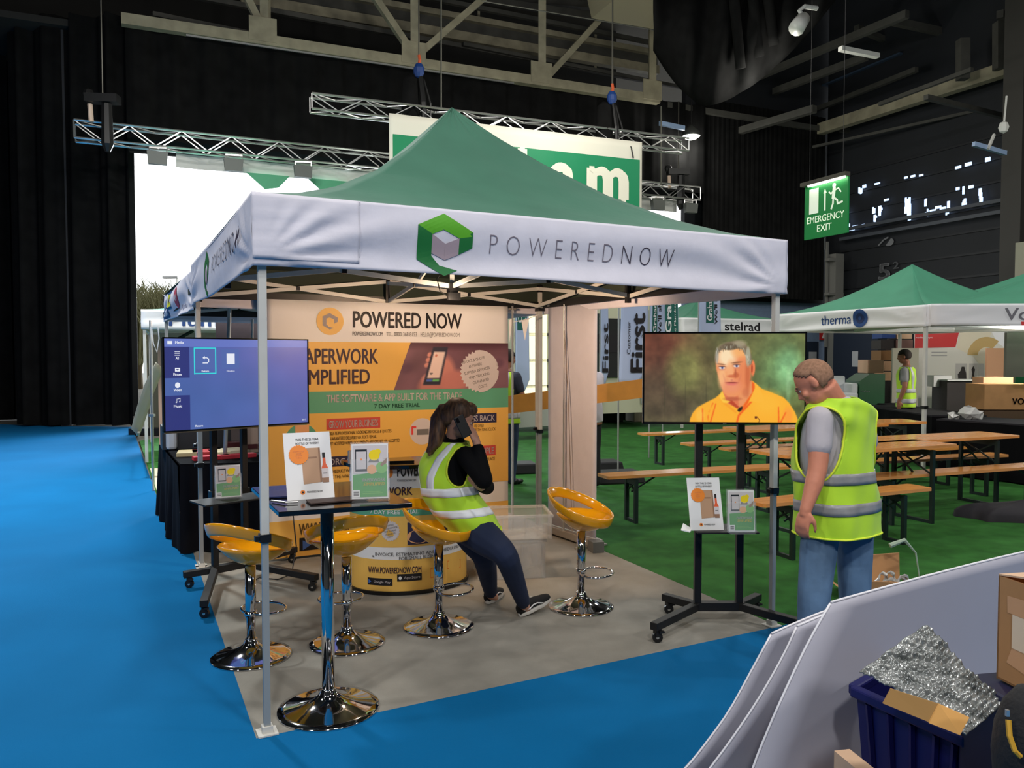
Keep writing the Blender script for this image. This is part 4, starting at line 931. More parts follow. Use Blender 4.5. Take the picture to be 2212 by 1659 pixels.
# ================================================================ televisions on trolley stands
def tv(Pb, Qb, z0, H, label, screen):
    """Pb, Qb: front lower corners (left, right) of the set on plan"""
    e = (Qb - Pb); e.z = 0; W = e.length; e.normalize(); n = Vector((e.y, -e.x, 0))
    P0 = Vector((Pb.x, Pb.y, z0)); T = thing('television', label, 'television', P0 + e * W / 2)
    mb = MB(); mb.prism([P0, P0 + e * W, P0 + e * W + Vector((0, 0, H)), P0 + Vector((0, 0, H))], -n * .03); mb.build('casing', M_BLACK, T, bevel=.004)
    b = .010; F = flat(P0 + n * .001, e, (0, 0, 1)); mb = MB()
    mb.cur = 0
    for u0, v0, u1, v1 in ((0, 0, W, b + .004), (0, H - b, W, H), (0, 0, b, H), (W - b, 0, W, H)):
        mb.prism([F(u0, v0), F(u1, v0), F(u1, v1), F(u0, v1)], n * .006)
    mb.build('bezel', mat('gloss_black', (12, 12, 14), .2), T)
    mb = MB(); mb.prism([F(W * .25, H * .2, -.03), F(W * .75, H * .2, -.03), F(W * .75, H * .75, -.03), F(W * .25, H * .75, -.03)], -n * .05); mb.build('mount', M_MATTBLACK, T)
    screen(flat(P0 + n * .003, e, (0, 0, 1)), W, H, b, T); return T, e, n, W
M_SCR = mat('screen_picture', vcol=True, rough=.35, emit=.95); M_SCR.node_tree.nodes['Principled BSDF'].inputs['Base Color'].default_value = (.01, .01, .01, 1)
for l in list(M_SCR.node_tree.links):
    if l.to_socket.name == 'Base Color': M_SCR.node_tree.links.remove(l)
def smat(n, c, e=.9): 
    m = mat(n, c, .4, emit=e); m.node_tree.nodes['Principled BSDF'].inputs['Base Color'].default_value = (.01, .01, .01, 1); return m
UI = {'w': smat('ui_white', (240, 244, 255)), 'c': smat('ui_cyan', (60, 225, 230)), 'n': smat('ui_navy', (48, 56, 124)), 't': smat('ui_tile', (84, 108, 176)), 'h': smat('ui_header', (104, 122, 200))}
def menu(F, W, H, b, T):
    w, h = W - 2 * b, H - 2 * b
    cv = Canvas(96, 54, (78, 100, 168)); cv.ell(1, .6, .5, .7, (104, 100, 172), 1.5, .8); cv.ell(.4, .3, .5, .3, (74, 104, 168), 1.4, .6); cv.noise(.03, 5, 2)
    cv.build(F, w, h, 'screen', M_SCR, T, b, b, 0)
    P = Panel(F); X = lambda u: b + u * w; Y = lambda v: b + v * h
    P.rect('h', X(0), Y(.915), X(1), Y(1), .001); P.rect('n', X(0), Y(0), X(.158), Y(.385), .001); P.rect('n', X(0), Y(.575), X(.158), Y(.912), .001)
    P.text('w', 'Media', X(.068), Y(.945), .055 * w, .03 * h, .03); P.rect('w', X(.02), Y(.94), X(.05), Y(.975), .002)
    for t_, v in (('All', .775), ('Picture', .60), ('Video', .43), ('Music', .255)): P.text('w', t_, X(.08), Y(v), (.02 if t_ == 'All' else .052) * w, .03 * h, .03, align='c')
    for k in range(3): P.line('w', [(X(.066), Y(.82 + k * .02)), (X(.096), Y(.82 + k * .02))], .005)
    P.rect('w', X(.065), Y(.645), X(.097), Y(.685), .0015); P.poly('n', [(X(.07), Y(.672)), (X(.092), Y(.672)), (X(.08), Y(.655))], .002)
    P.disc('w', X(.08), Y(.497), .016 * w, ry=.03 * h); P.line('w', [(X(.074), Y(.315)), (X(.074), Y(.345)), (X(.095), Y(.352)), (X(.095), Y(.322))], .005); P.disc('w', X(.071), Y(.312), .005 * w); P.disc('w', X(.092), Y(.318), .005 * w)
    P.line('c', [(X(.19), Y(.62)), (X(.33), Y(.62)), (X(.33), Y(.90)), (X(.19), Y(.90)), (X(.19), Y(.615))], .008, .002)
    P.rect('t', X(.197), Y(.67), X(.323), Y(.89), .001); P.rect('t', X(.37), Y(.67), X(.492), Y(.89), .001); P.poly('w', [(X(.405), Y(.72)), (X(.46), Y(.72)), (X(.46), Y(.84)), (X(.405), Y(.84))], .002)
    P.line('w', [(X(.245), Y(.735)), (X(.275), Y(.735)), (X(.283), Y(.75)), (X(.283), Y(.78)), (X(.272), Y(.793)), (X(.25), Y(.793))], .006, .002); P.poly('w', [(X(.243), Y(.793)), (X(.257), Y(.815)), (X(.257), Y(.775))], .002)
    P.text('w', 'Return', X(.26), Y(.635), .048 * w, .022 * h, .03, align='c'); P.text('w', 'Dropbox', X(.432), Y(.63), .055 * w, .022 * h, .01, align='c'); P.text('w', 'Return', X(.215), Y(.03), .05 * w, .022 * h, .03, align='c'); P.text('w', '20:17', X(.97), Y(.03), .03 * w, .018 * h, .01, align='c')
    P.finish(T, UI, 'screen_menu')
tl = D(352, 830, 5.22); tr_ = D(666, 820, 5.95)
TL, eL, nL, WL = tv(tl, tr_, D(352, 936, 5.22).z, D(352, 728, 5.22).z - D(352, 936, 5.22).z, 'television on the left trolley showing a blue media menu', menu)
mb = MB(); mb.bar(Vector((tl.x, tl.y, D(352, 936, 5.22).z)) + nL * .008, Vector((tr_.x, tr_.y, D(352, 936, 5.22).z)) + nL * .008, .006, .008); mb.build('trim', mat('warm_metal_trim', (150, 135, 110), .3, metal=.8), TL)
def portrait(F, W, H, b, T):
    w, h = W - 2 * b, H - 2 * b
    cv = Canvas(300, 168, (104, 108, 62))
    cv.ell(.05, .85, .30, .45, (116, 62, 48), 1.2, .9); cv.ell(.12, .25, .3, .4, (84, 68, 54), 1.2, .8); cv.ell(.26, .58, .11, .26, (126, 128, 72), .8, .8); cv.ell(.86, .55, .14, .36, (104, 142, 92), 1.1, .8); cv.ell(.90, .62, .07, .2, (132, 186, 130), .9, .8); cv.ell(.9, .4, .015, .2, (140, 180, 130), .9, .7); cv.ell(.98, .12, .1, .25, (96, 104, 56), 1.2, .6); cv.ell(.55, .95, .25, .2, (104, 106, 66), 1.2, .5)
    cv.noise(.14, 7, 4); cv.noise(.09, 18, 5); cv.noise(.04, 45, 9)
    for k in range(6): cv.ell(.13 + k * .13, .25, .004, .2, (70, 66, 44), 1, .45)
    O = (254, 178, 48)
    X = lambda x: (x - 165) / (1905 - 165); Y = lambda y: 1 - (y - 150) / (1120 - 150)
    q = lambda pts: [(X(a), Y(b_)) for a, b_ in pts]
    cv.pol(q([(665, 1120), (672, 1070), (700, 1010), (750, 950), (840, 900), (940, 850), (1010, 790), (1040, 760), (1340, 660), (1390, 700), (1450, 750), (1560, 790), (1680, 840), (1740, 900), (1800, 990), (1830, 1060), (1845, 1120)]), O, soft=1)
    cv.ell(X(1730), Y(1040), .028, .09, (255, 152, 60), .8, .7); cv.ell(X(780), Y(1040), .025, .07, (255, 196, 80), .8, .7); cv.ell(X(1500), Y(900), .08, .12, (255, 190, 60), 1, .6)
    cv.pol(q([(1020, 770), (1060, 900), (1190, 960), (1240, 930), (1350, 760), (1335, 660)]), (226, 120, 78), soft=2)      # neck
    cv.pol(q([(1190, 820), (1335, 660), (1350, 780), (1250, 920), (1200, 945)]), (236, 150, 96), soft=2)
    cv.pol(q([(1060, 880), (1120, 870), (1200, 945), (1185, 965)]), (190, 70, 40), soft=1)
    cv.pol(q([(1015, 770), (1060, 870), (1110, 885), (1060, 910), (1035, 905), (985, 840), (1000, 800)]), (255, 200, 70), soft=1)   # collar left
    cv.pol(q([(1335, 665), (1395, 705), (1465, 830), (1460, 890), (1380, 890), (1330, 880), (1290, 900), (1350, 800)]), (255, 186, 58), soft=1)
    cv.pol(q([(1335, 665), (1365, 690), (1370, 740), (1300, 900), (1240, 990), (1225, 960), (1340, 790)]), (240, 92, 30), .9, 1)
    for pts, wd in (([(945, 905), (955, 910), (900, 1115), (885, 1115)], 1), ([(915, 900), (925, 905), (872, 1000), (868, 1115), (860, 1050)], 1), ([(800, 960), (810, 960), (815, 1115), (805, 1115)], 1), ([(1320, 890), (1345, 890), (1210, 1040), (1190, 1115), (1170, 1115), (1190, 1030)], 1), ([(1620, 940), (1632, 940), (1640, 1115), (1625, 1115)], 1), ([(1700, 1000), (1712, 1000), (1660, 1115), (1640, 1115)], 1)): cv.pol(q(pts), (244, 84, 24), .85, 1)
    cv.pol(q([(1020, 905), (1060, 900), (1180, 1000), (1170, 1020)]), (250, 160, 40), .8, 1)
    # head
    hx, hy = 1128, 540
    cv.pol(q([(940, 420), (950, 370), (990, 320), (1060, 290), (1180, 290), (1270, 330), (1310, 400), (1325, 500), (1322, 620), (1300, 720), (1230, 800), (1150, 842), (1090, 840), (1035, 800), (1005, 720), (975, 620), (950, 540)]), (240, 150, 96), soft=2)
    cv.ell(X(1060), Y(400), .055, .12, (255, 232, 190), .9, .9); cv.ell(X(1210), Y(350), .05, .06, (250, 182, 110), .9, .8); cv.ell(X(1015), Y(620), .025, .12, (252, 190, 132), .9, .8); cv.ell(X(1245), Y(600), .045, .16, (232, 132, 84), .9, .8); cv.ell(X(1115), Y(715), .055, .07, (238, 146, 116), .9, .6); cv.ell(X(1290), Y(600), .015, .2, (198, 98, 58), .9, .7); cv.ell(X(1100), Y(565), .022, .12, (248, 176, 120), .8, .8)
    cv.ell(X(1345), Y(525), .014, .085, (240, 130, 80), .4); cv.ell(X(1336), Y(530), .006, .05, (170, 66, 40), .6, .9)      # ear
    cv.ell(X(1130), Y(858), .05, .022, (184, 92, 62), .8, .75); cv.ell(X(1270), Y(790), .02, .05, (204, 110, 72), .8, .6); cv.ell(X(1165), Y(600), .018, .03, (196, 96, 56), .7, .8); cv.ell(X(1125), Y(612), .03, .018, (206, 104, 66), .8, .8)
    cv.ell(X(1158), Y(575), .006, .05, (180, 90, 60), .9, .7)
    for ex, ey in ((1012, 522), (1168, 502)):
        cv.ell(X(ex), Y(ey - 6), .026, .026, (214, 136, 96), .7, .8); cv.ell(X(ex), Y(ey), .018, .014, (236, 226, 222), .5); cv.ell(X(ex + 3), Y(ey), .0075, .0135, (96, 110, 160), .4); cv.ell(X(ex + 3), Y(ey), .0035, .007, (24, 24, 40), .4); cv.ell(X(ex), Y(ey - 14), .022, .006, (110, 66, 50), .6, .85)
        cv.ell(X(ex), Y(ey + 22), .02, .008, (214, 140, 110), .9, .7)
    cv.ell(X(1000), Y(482), .026, .008, (146, 96, 66), .8, .85, -.1); cv.ell(X(1172), Y(464), .032, .009, (140, 90, 60), .8, .85, .1)
    cv.ell(X(1120), Y(684), .04, .010, (178, 74, 66), .6, .95); cv.ell(X(1118), Y(702), .032, .012, (228, 120, 108), .8, .9); cv.ell(X(1120), Y(682), .034, .0035, (120, 40, 40), .8, .9); cv.ell(X(1120), Y(655), .008, .012, (206, 118, 96), .9, .6)
    cv.ell(X(1040), Y(640), .006, .05, (222, 138, 104), .9, .4, .3); cv.ell(X(1205), Y(640), .006, .05, (214, 122, 90), .9, .4, -.3)
    # hair
    hair = [(938, 470), (930, 420), (945, 350), (985, 285), (1050, 250), (1110, 235), (1190, 228), (1260, 262), (1310, 330), (1332, 410), (1330, 480), (1308, 500), (1290, 440), (1262, 380), (1235, 330), (1190, 312), (1130, 326), (1080, 330), (1030, 318), (985, 338), (960, 390), (950, 440)]
    cv.pol(q(hair), (128, 112, 88), soft=1)
    cv.ell(X(958), Y(390), .010, .09, (170, 166, 152), .4, .8); cv.ell(X(1292), Y(400), .015, .11, (176, 174, 150), .4, .85); cv.ell(X(1200), Y(260), .04, .035, (170, 158, 128), .8, .8); cv.ell(X(1090), Y(292), .04, .035, (96, 80, 60), .8, .8)
    rs = random.Random(3)
    for k in range(60):
        a_ = rs.random(); xx = 950 + 370 * a_; yy = 260 + 60 * abs(a_ - .5) * 2 + rs.random() * 40 + (120 * max(0, a_ - .75) * 4 if a_ > .75 else 0); c = rs.choice([(200, 196, 176), (84, 72, 56), (150, 140, 120)]); cv.ell(X(xx), Y(yy), .0025, .02, c, .8, .6, rs.uniform(-.6, .6))
    # microphone and shirt mark
    cv.pol(q([(1182, 985), (1200, 955), (1240, 935), (1235, 975), (1205, 1000)]), (30, 20, 20), soft=1); cv.pol(q([(1372, 1045), (1398, 1045), (1398, 1072), (1372, 1072)]), (110, 50, 20)); cv.pol(q([(1395, 1050), (1400, 1048), (1432, 1095), (1410, 1120), (1404, 1118), (1424, 1095)]), (90, 44, 24))
    cv.build(F, w, h, 'screen', M_SCR, T, b, b, 0)
pl, pr = D(1388, 850, 4.66), D(1741, 850, 4.60)
z0 = D(1560, 917, 4.62).z; TR, eR, nR, WR_ = tv(pl, pr, z0, D(1560, 717, 4.62).z - z0, 'television on the right trolley showing a man in an orange polo shirt', portrait)
P = Panel(flat(Vector((pl.x, pl.y, z0)) + nR * .009, eR, (0, 0, 1))); P.text('w', 'JVC', WR_ * .505, .003, .022, .008, .01, align='c'); P.finish(TR, {'w': M_ALU}, 'lettering')

def caster(c, T, r=.03):
    mb = MB(); R = Matrix.Rotation(math.pi / 2, 3, 'X'); mb.lathe([(r * .3, -.012), (r, -.011), (r, .011), (r * .3, .012)], c + Vector((0, 0, r)), 14, R)
    o = mb.build('caster', M_BLACK, T, smooth=False); mb = MB(); mb.box(c + Vector((0, 0, r * 1.9)), (.035, .04, r * 1.4), .3); mb.box(c + Vector((.02, -.02, r * 2.2)), (.03, .02, .012), .3); mb.build('fork', M_MATTBLACK, o)
    mb = MB(); mb.lathe([(r * .3, -.014), (r * .3, .014)], c + Vector((0, 0, r)), 10, R); mb.build('hub', M_ALU, o)
def trolley(posts, ztop, ends, zb, label, shelf=None, z_arm=.105):
    a, b_ = posts; T = thing('trolley_stand', label, 'tv stand', (a + b_) / 2)
    rz = math.atan2((b_ - a).y, (b_ - a).x)
    for p in posts: mb = MB(); mb.box((p.x, p.y, (z_arm + ztop) / 2), (.042, .042, ztop - z_arm), rz); mb.build('post', M_MATTBLACK, T, bevel=.003)
    mb = MB(); mb.bar(a + Vector((0, 0, z_arm)) - (b_ - a).normalized() * .03, b_ + Vector((0, 0, z_arm)) + (b_ - a).normalized() * .03, .055, .05); mb.build('crossbar', M_MATTBLACK, T)
    for i, e_ in enumerate(ends):
        p = posts[0] if i < len(ends) / 2 else posts[1]
        mb = MB(); mb.bar(Vector((p.x, p.y, z_arm)), Vector((e_.x, e_.y, z_arm - .005)), .05, .045); mb.build('arm', M_MATTBLACK, T, bevel=.004)
        d = (p - e_); d.z = 0; caster(Vector((e_.x, e_.y, 0)) + d.normalized() * .04, T)
    if shelf:
        c, w, d, z = shelf; mb = MB(); mb.box((c.x, c.y, z), (w, d, .012), rz); mb.build('shelf', M_MATTBLACK, T, bevel=.003)
        for p in posts: mb = MB(); mb.box((p.x, p.y, z), (.06, .06, .05), rz); mb.build('collar', M_BLACK, T)
    return T
zg = .105
pa, pb_ = D(1507, 1200, 4.80), D(1597, 1200, 4.80)
for p in (pa, pb_): p.z = 0
zsR = .615
trolley((pa, pb_), 1.4, [G(1412, 1352, zg), G(1434, 1287, zg), G(1638, 1287, zg), G(1752, 1350, zg)], 0, 'black trolley stand under the right television, wheels on the grey carpet', (D(1562, 1150, 4.66), .36, .24, zsR))
qa = Vector((D(463, 1100, 5.62).x, 5.62, 0)); qb = Vector((D(528, 1100, 5.78).x, 5.78, 0))
zsL = D(480, 1083, 5.35).z
trolley((qa, qb), 1.5, [G(396, 1240, zg), G(440, 1303, zg), G(684, 1246, zg), qb + Vector((.25, .45, 0))], 0, 'black trolley stand under the left television, one wheel near the blue carpet', (D(497, 1080, 5.42), .46, .26, zsL))

# ================================================================ flyers
def flyer(Pbl, yaw, tilt, label, w=.21, h=.297):
    e = Vector((math.cos(yaw), math.sin(yaw), 0)); nh = Vector((e.y, -e.x, 0)); up = (Vector((0, 0, 1)) * math.cos(tilt) - nh * math.sin(tilt)).normalized()
    T = thing('flyer_stand', label, 'flyer', Pbl + e * w / 2); F = flat(Pbl, e, up)
    mb = MB(); mb.prism([F(0, 0), F(w, 0), F(w, h), F(0, h)], -e.cross(up) * .003); mb.build('board', M_WHITE, T)
    mb = MB(); m = Pbl + e * w / 2; bt_ = m - nh * .11; mb.prism([F(w * .3, 0, -.004), F(w * .7, 0, -.004), F(w * .5, h * .6, -.004)], -e.cross(up) * .002); mb.bar(F(w * .5, h * .6, -.005), Vector((bt_.x, bt_.y, Pbl.z)), .05, .003); mb.build('strut', mat('card_strut', (150, 140, 120), .8), T)
    P = Panel(F); X = lambda u: u * w; Y = lambda v: v * h
    P.text('gry', 'WIN THIS 25 YEAR', X(.5), Y(.875), .5 * w, .035 * h, .02, align='c'); P.text('gry', 'BOTTLE OF WHISKY', X(.5), Y(.815), .5 * w, .035 * h, .02, align='c')
    P.poly('card', [(X(.36), Y(.22)), (X(.76), Y(.24)), (X(.76), Y(.76)), (X(.36), Y(.76))], .001); P.poly('cardd', [(X(.72), Y(.235)), (X(.76), Y(.24)), (X(.76), Y(.76)), (X(.72), Y(.76))], .0015)
    P.text('gry', 'GLEN ARDOCH', X(.6), Y(.60), .2 * w, .025 * h, .01, align='c') if 0 else P.rect('cardd', X(.5), Y(.6), X(.68), Y(.625), .0015)
    P.poly('blk', [(X(.80), Y(.60)), (X(.86), Y(.60)), (X(.86), Y(.68)), (X(.80), Y(.68))], .0015); P.poly('amb', [(X(.76), Y(.44)), (X(.80), Y(.51)), (X(.805), Y(.60)), (X(.86), Y(.60)), (X(.865), Y(.51)), (X(.91), Y(.44))], .002)
    P.poly('lt', [(X(.76), Y(.30)), (X(.91), Y(.30)), (X(.91), Y(.44)), (X(.76), Y(.44))], .002); P.poly('cardd', [(X(.765), Y(.23)), (X(.905), Y(.23)), (X(.91), Y(.30)), (X(.76), Y(.30))], .002); P.rect('gry', X(.79), Y(.36), X(.88), Y(.375), .0025)
    P.star('org', X(.30), Y(.665), .215 * w, .003, 22, .92)
    for k in range(4): P.text('pea', ('WORTH OVER', '£300', 'ENTER', 'TODAY')[k], X(.30), Y(.705 - k * .032), (.24, .1, .14, .12)[k] * w, .018 * h, .01, align='c', lift=.004)
    P.disc('org', X(.33), Y(.105), .05 * w); P.disc('blk', X(.33), Y(.105), .022 * w, .0015); P.text('gry', 'POWERED NOW', X(.42), Y(.09), .33 * w, .03 * h, .02)
    P.finish(T, INKB, 'print'); return T
def leaflets(Pbl, yaw, tilt, label, w=.155, h=.225):
    e = Vector((math.cos(yaw), math.sin(yaw), 0)); nh = Vector((e.y, -e.x, 0)); up = (Vector((0, 0, 1)) * math.cos(tilt) - nh * math.sin(tilt)).normalized(); N = e.cross(up)
    T = thing('leaflet_holder', label, 'leaflet holder', Pbl + e * w / 2); F = flat(Pbl + Vector((0, 0, .01)), e, up)
    mb = MB(); mb.prism([F(0, 0), F(w, 0), F(w, h), F(0, h)], -N * .018); mb.build('leaflet', M_WHITE, T)
    cl = mat('clear_acrylic', (240, 244, 246), .05, alpha=.10, spec=.6)
    mb = MB(); mb.prism([F(-.006, -.006, .006), F(w + .006, -.006, .006), F(w + .006, h * .72, .006), F(-.006, h * .72, .006)], N * .003); mb.build('front_plate', cl, T)
    mb = MB(); mb.prism([F(-.006, -.006, -.022), F(w + .006, -.006, -.022), F(w + .006, h * 1.03, -.022), F(-.006, h * 1.03, -.022)], -N * .003); mb.build('back_plate', cl, T)
    for s in (-.006, w + .004): mb = MB(); mb.prism([F(s, -.006, -.022), F(s, -.006, .008), F(s, h * .72, .008), F(s, h * .72, -.022)], e * .002); mb.build('side_plate', cl, T)
    mb = MB(); c = Pbl + e * w / 2; mb.prism([c - e * w * .5 + nh * .03, c + e * w * .5 + nh * .03, c + e * w * .5 - nh * .1, c - e * w * .5 - nh * .1], (0, 0, .003)); mb.build('base_plate', cl, T)
    P = Panel(F); X = lambda u: u * w; Y = lambda v: v * h
    P.rect('lt', X(.03), Y(.46), X(.97), Y(.97), .001); P.poly('grn', [(X(.03), Y(.03)), (X(.97), Y(.03)), (X(.97), Y(.50)), (X(.30), Y(.45)), (X(.12), Y(.40)), (X(.03), Y(.32))], .0015); P.poly('grn', [(X(.03), Y(.03)), (X(.5), Y(.03)), (X(.5), Y(.46)), (X(.03), Y(.44))], .0013)
    P.rect('dk', X(.10), Y(.50), X(.42), Y(.90), .002); P.rect('lt', X(.125), Y(.54), X(.40), Y(.86), .0025); P.rect('org', X(.24), Y(.70), X(.29), Y(.73), .003)
    P.disc('ylw2', X(.62), Y(.79), .15 * w, .002); P.disc('ylw2', X(.72), Y(.85), .08 * w, .0022); P.poly('gry', [(X(.45), Y(.66)), (X(.75), Y(.66)), (X(.72), Y(.75)), (X(.5), Y(.72))], .0018); P.disc('pea', X(.55), Y(.53), .13 * w, .0022); P.disc('ltg', X(.82), Y(.56), .16 * w, .002); P.poly('cardd', [(X(.78), Y(.62)), (X(.98), Y(.75)), (X(.95), Y(.64)), (X(.82), Y(.58))], .0024); P.poly('lt', [(X(.86), Y(.72)), (X(.95), Y(.72)), (X(.91), Y(.92))], .0025)
    P.text('lt', 'PAPERWORK', X(.30), Y(.31), .62 * w, .06 * h, .02, lift=.003); P.text('ylw2', 'SIMPLIFIED', X(.32), Y(.235), .58 * w, .06 * h, .02, shear=.2, lift=.003)
    P.rect('ltg', X(.3), Y(.09), X(.85), Y(.10), .002); P.rect('ltg', X(.3), Y(.12), X(.78), Y(.13), .002)
    P.rect('wht', X(.02), Y(.03), X(.22), Y(.16), .002); P.rect('gry', X(.05), Y(.10), X(.19), Y(.135), .0025); P.rect('gry', X(.05), Y(.055), X(.19), Y(.09), .0025)
    P.finish(T, INKB, 'print'); return T
yu = math.atan2(u.y, u.x)
ZTAB = .985
flyer(G(621, 1082, ZTAB), yu, .30, 'white whisky prize flyer standing on the high table', .218, .315)
leaflets(G(760, 1083, ZTAB), .20, .12, 'clear holder of green leaflets on the high table', .165, .25)
flyer(G(1492, 1146, zsR + .006), .08, .30, 'white whisky prize flyer on the shelf of the right trolley', .2, .31)
leaflets(G(1575, 1152, zsR + .006), .02, .12, 'clear holder of green leaflets on the right trolley shelf', .150, .235)
leaflets(G(467, 1079, zsL + .006), yu, .18, 'clear holder of green leaflets on the left trolley shelf', .165, .22)
mb = MB(); a = G(1488, 1148, zsR + .008); mb.prism([a + Vector((-.05, -.02, .01)), a + Vector((0, -.03, 0)), a + Vector((.03, .05, 0)), a + Vector((-.02, .06, .03))], (0, 0, .006)); tag(mb.build('tissue', M_WHITE), 'crumpled white tissue at the left end of the right trolley shelf', 'tissue')

# ================================================================ high table
tc = G(710, 1530); near, right, left = G(602, 1106, ZTAB), G(891, 1086, ZTAB), G(543, 1052, ZTAB)
ht = thing('bar_table', 'high black table on a chrome pole at the front left of the stand', 'table', tc)
bk = left + right - near; mb = MB(); mb.prism([near - Vector((0, 0, .022)), right - Vector((0, 0, .022)), bk - Vector((0, 0, .022)), left - Vector((0, 0, .022))], (0, 0, .022)); mb.build('table_top', mat('gloss_black_top', (14, 14, 15), .12), ht, bevel=.003)
mb = MB(); mb.box(((tc.x + (near.x + bk.x) / 2) / 2, (tc.y + (near.y + bk.y) / 2) / 2, ZTAB - .032), (.26, .26, .02), yu); mb.build('mount_plate', M_MATTBLACK, ht)
mb = MB(); mb.lathe([(.03, .08), (.03, ZTAB - .04)], tc, 24); mb.build('pole', M_CHROME, ht, smooth=True)
BASEP = lambda R: [(R, 0), (R, .005), (R * .985, .010), (R * .85, .016), (R * .6, .027), (R * .42, .040), (R * .29, .054), (R * .20, .070), (R * .16, .085), (R * .15, .098), (R * .13, .1)]
mb = MB(); mb.lathe(BASEP(.235), tc, 48); mb.build('base', M_CHROME, ht, smooth=True)
mb = MB(); a = G(612, 1085, ZTAB + .004); mb.tube([a + Vector((-.06, .02, .003)), a + Vector((.02, -.03, .005)), a + Vector((.07, -.015, .005))], .005, 8); tag(mb.build('pen', M_ALU), 'silver pen lying on the high table by the flyer', 'pen')
mb = MB(); a = G(585, 1068, ZTAB + .002); mb.box((a.x + .02, a.y - .01, a.z + .004), (.13, .19, .006), yu - .2); tag(mb.build('notebook', mat('navy_card', (32, 44, 88), .35)), 'navy blue folder on the left corner of the high table', 'folder')
mb = MB(); a = G(725, 1084, ZTAB + .002); mb.box((a.x, a.y + .03, a.z + .004), (.26, .1, .006), yu); tag(mb.build('pamphlet', mat('dark_pamphlet', (60, 44, 40), .5)), 'dark pamphlets lying between flyer and leaflet holder on the high table', 'leaflet')

# ================================================================ bar stools
M_SEAT = mat('gloss_yellow_seat', (247, 168, 16), .16, coat=.6)
def stool(loc, front, label):
    rz = math.atan2(front[1], front[0]) - math.pi / 2
    T = thing('bar_stool', label, 'stool', (loc.x, loc.y, 0), rz, 'yellow bar stools with chrome poles')
    mb = MB(); mb.lathe(BASEP(.215), (0, 0, 0), 40); mb.build('base', M_CHROME, T, smooth=True, world=False)
    mb = MB(); mb.lathe([(.024, .1), (.024, .21), (.029, .215), (.029, .50)], (0, 0, 0), 20); mb.build('pole', M_CHROME, T, smooth=True, world=False)
    pts = [(.13 * math.sin(t), .085 - .13 * math.cos(t) * .8 + .02, .235) for t in [math.pi * 2 * k / 24 for k in range(24)]]
    mb = MB(); mb.tube(pts, .008, 8, closed=True); mb.tube([(0, .02, .235), (0, -.02 + .02, .235)], .012, 6); mb.build('footrest', M_CHROME, T, smooth=True, world=False)
    mb = MB(); mb.lathe([(.034, .225), (.034, .25)], (0, 0, 0), 16); mb.build('collar', M_CHROME, T, smooth=True, world=False)
    def bowl(a, b):
        th = a * 2 * math.pi; r = b; back = -math.sin(th)
        z = .512 + (.094 + .018 * back) * r ** 2.2
        return Vector(((.192 - .012 * back) * r * math.cos(th), .022 + .178 * r * math.sin(th), z))
    mb = MB(); mb.grid(bowl, 40, 12, closed_u=True); s = mb.build('seat', M_SEAT, T, smooth=True, world=False, solid=.014)
    def ring(a, b):
        th = a * 2 * math.pi; back = -math.sin(th); c = b * 2 * math.pi
        hh = .033 + .002 * back; cc_ = max(-1, min(1, 1.25 * math.cos(c))); ss = max(-1, min(1, 1.1 * math.sin(c)))
        zc = .657 + .084 * back - .008 * abs(math.cos(th)); R = 1 + .0
        ex = .226 + .009 * cc_ + .010 * ss; ey = .200 + .009 * cc_ + .010 * ss
        return Vector((ex * math.cos(th), -.005 + ey * math.sin(th), zc + hh * ss))
    mb = MB(); mb.grid(ring, 48, 12, closed_u=True); mb.build('backrest', M_SEAT, T, smooth=True, world=False)
    return T
stool(G(543, 1417), (.38, .92), 'yellow bar stool nearest the left canopy leg, seat left of the high table')
stool(G(750, 1389), (-.5, .86), 'yellow bar stool right behind the high table pole')
s3 = stool(G(948, 1353), (.97, -.22), 'yellow bar stool the woman leans on')
stool(G(1255, 1310), (.93, -.36), 'empty yellow bar stool right of the woman, near the roller banner')

# ================================================================ clear crates behind the woman
M_CLR = mat('frosted_clear_plastic', (225, 225, 220), .25, alpha=.26, spec=.6)
def crate(c, w, d, h, z, rz, label, m, grp=None, nm='storage_crate', t=.006, rim=.02, slots=False):
    T = thing(nm, label, 'crate', (c.x, c.y, z), rz, grp)
    for sx, sy, ww, dd, nme in ((0, -1, w, t, 'side_wall'), (0, 1, w, t, 'side_wall'), (-1, 0, t, d, 'side_wall'), (1, 0, t, d, 'side_wall')):
        mb = MB(); mb.box((sx * (w / 2 - t / 2), sy * (d / 2 - t / 2), h / 2), (ww, dd, h)); mb.build(nme, m, T, world=False)
    mb = MB(); mb.box((0, 0, t / 2), (w - 2 * t, d - 2 * t, t)); mb.build('bottom', m, T, world=False)
    mb = MB()
    for sx, sy, ww, dd in ((0, -1, w + rim, rim), (0, 1, w + rim, rim), (-1, 0, rim, d), (1, 0, rim, d)): mb.box((sx * w / 2, sy * d / 2, h - rim * .6), (ww, dd, rim))
    mb.build('rim', m, T, world=False, bevel=.003)
    for sx in (-.45, -.15, .15, .45):
        mb = MB(); mb.box((sx * w, -d / 2 - .004, h * .45), (.012, .01, h * .85)); mb.build('rib', m, T, world=False)
    return T
cc = (G(1052, 1248) + G(1146, 1256)) / 2 + Vector((0, .17, 0))
crate(cc, .50, .34, .29, .002, .15, 'clear plastic crate on the floor behind the woman, lower one', M_CLR)
crate(cc + Vector((.02, 0, 0)), .56, .38, .18, .30, .12, 'clear plastic crate stacked on top behind the woman', M_CLR)
mb = MB(); rs = random.Random(2)
for k in range(7):
    a = cc + Vector((rs.uniform(-.2, .2), rs.uniform(-.12, .12), .03)); mb.prism([a, a + Vector((.09, .02, .01)), a + Vector((.07, .05, .17)), a + Vector((-.02, .03, .15))], (0, .004, 0))
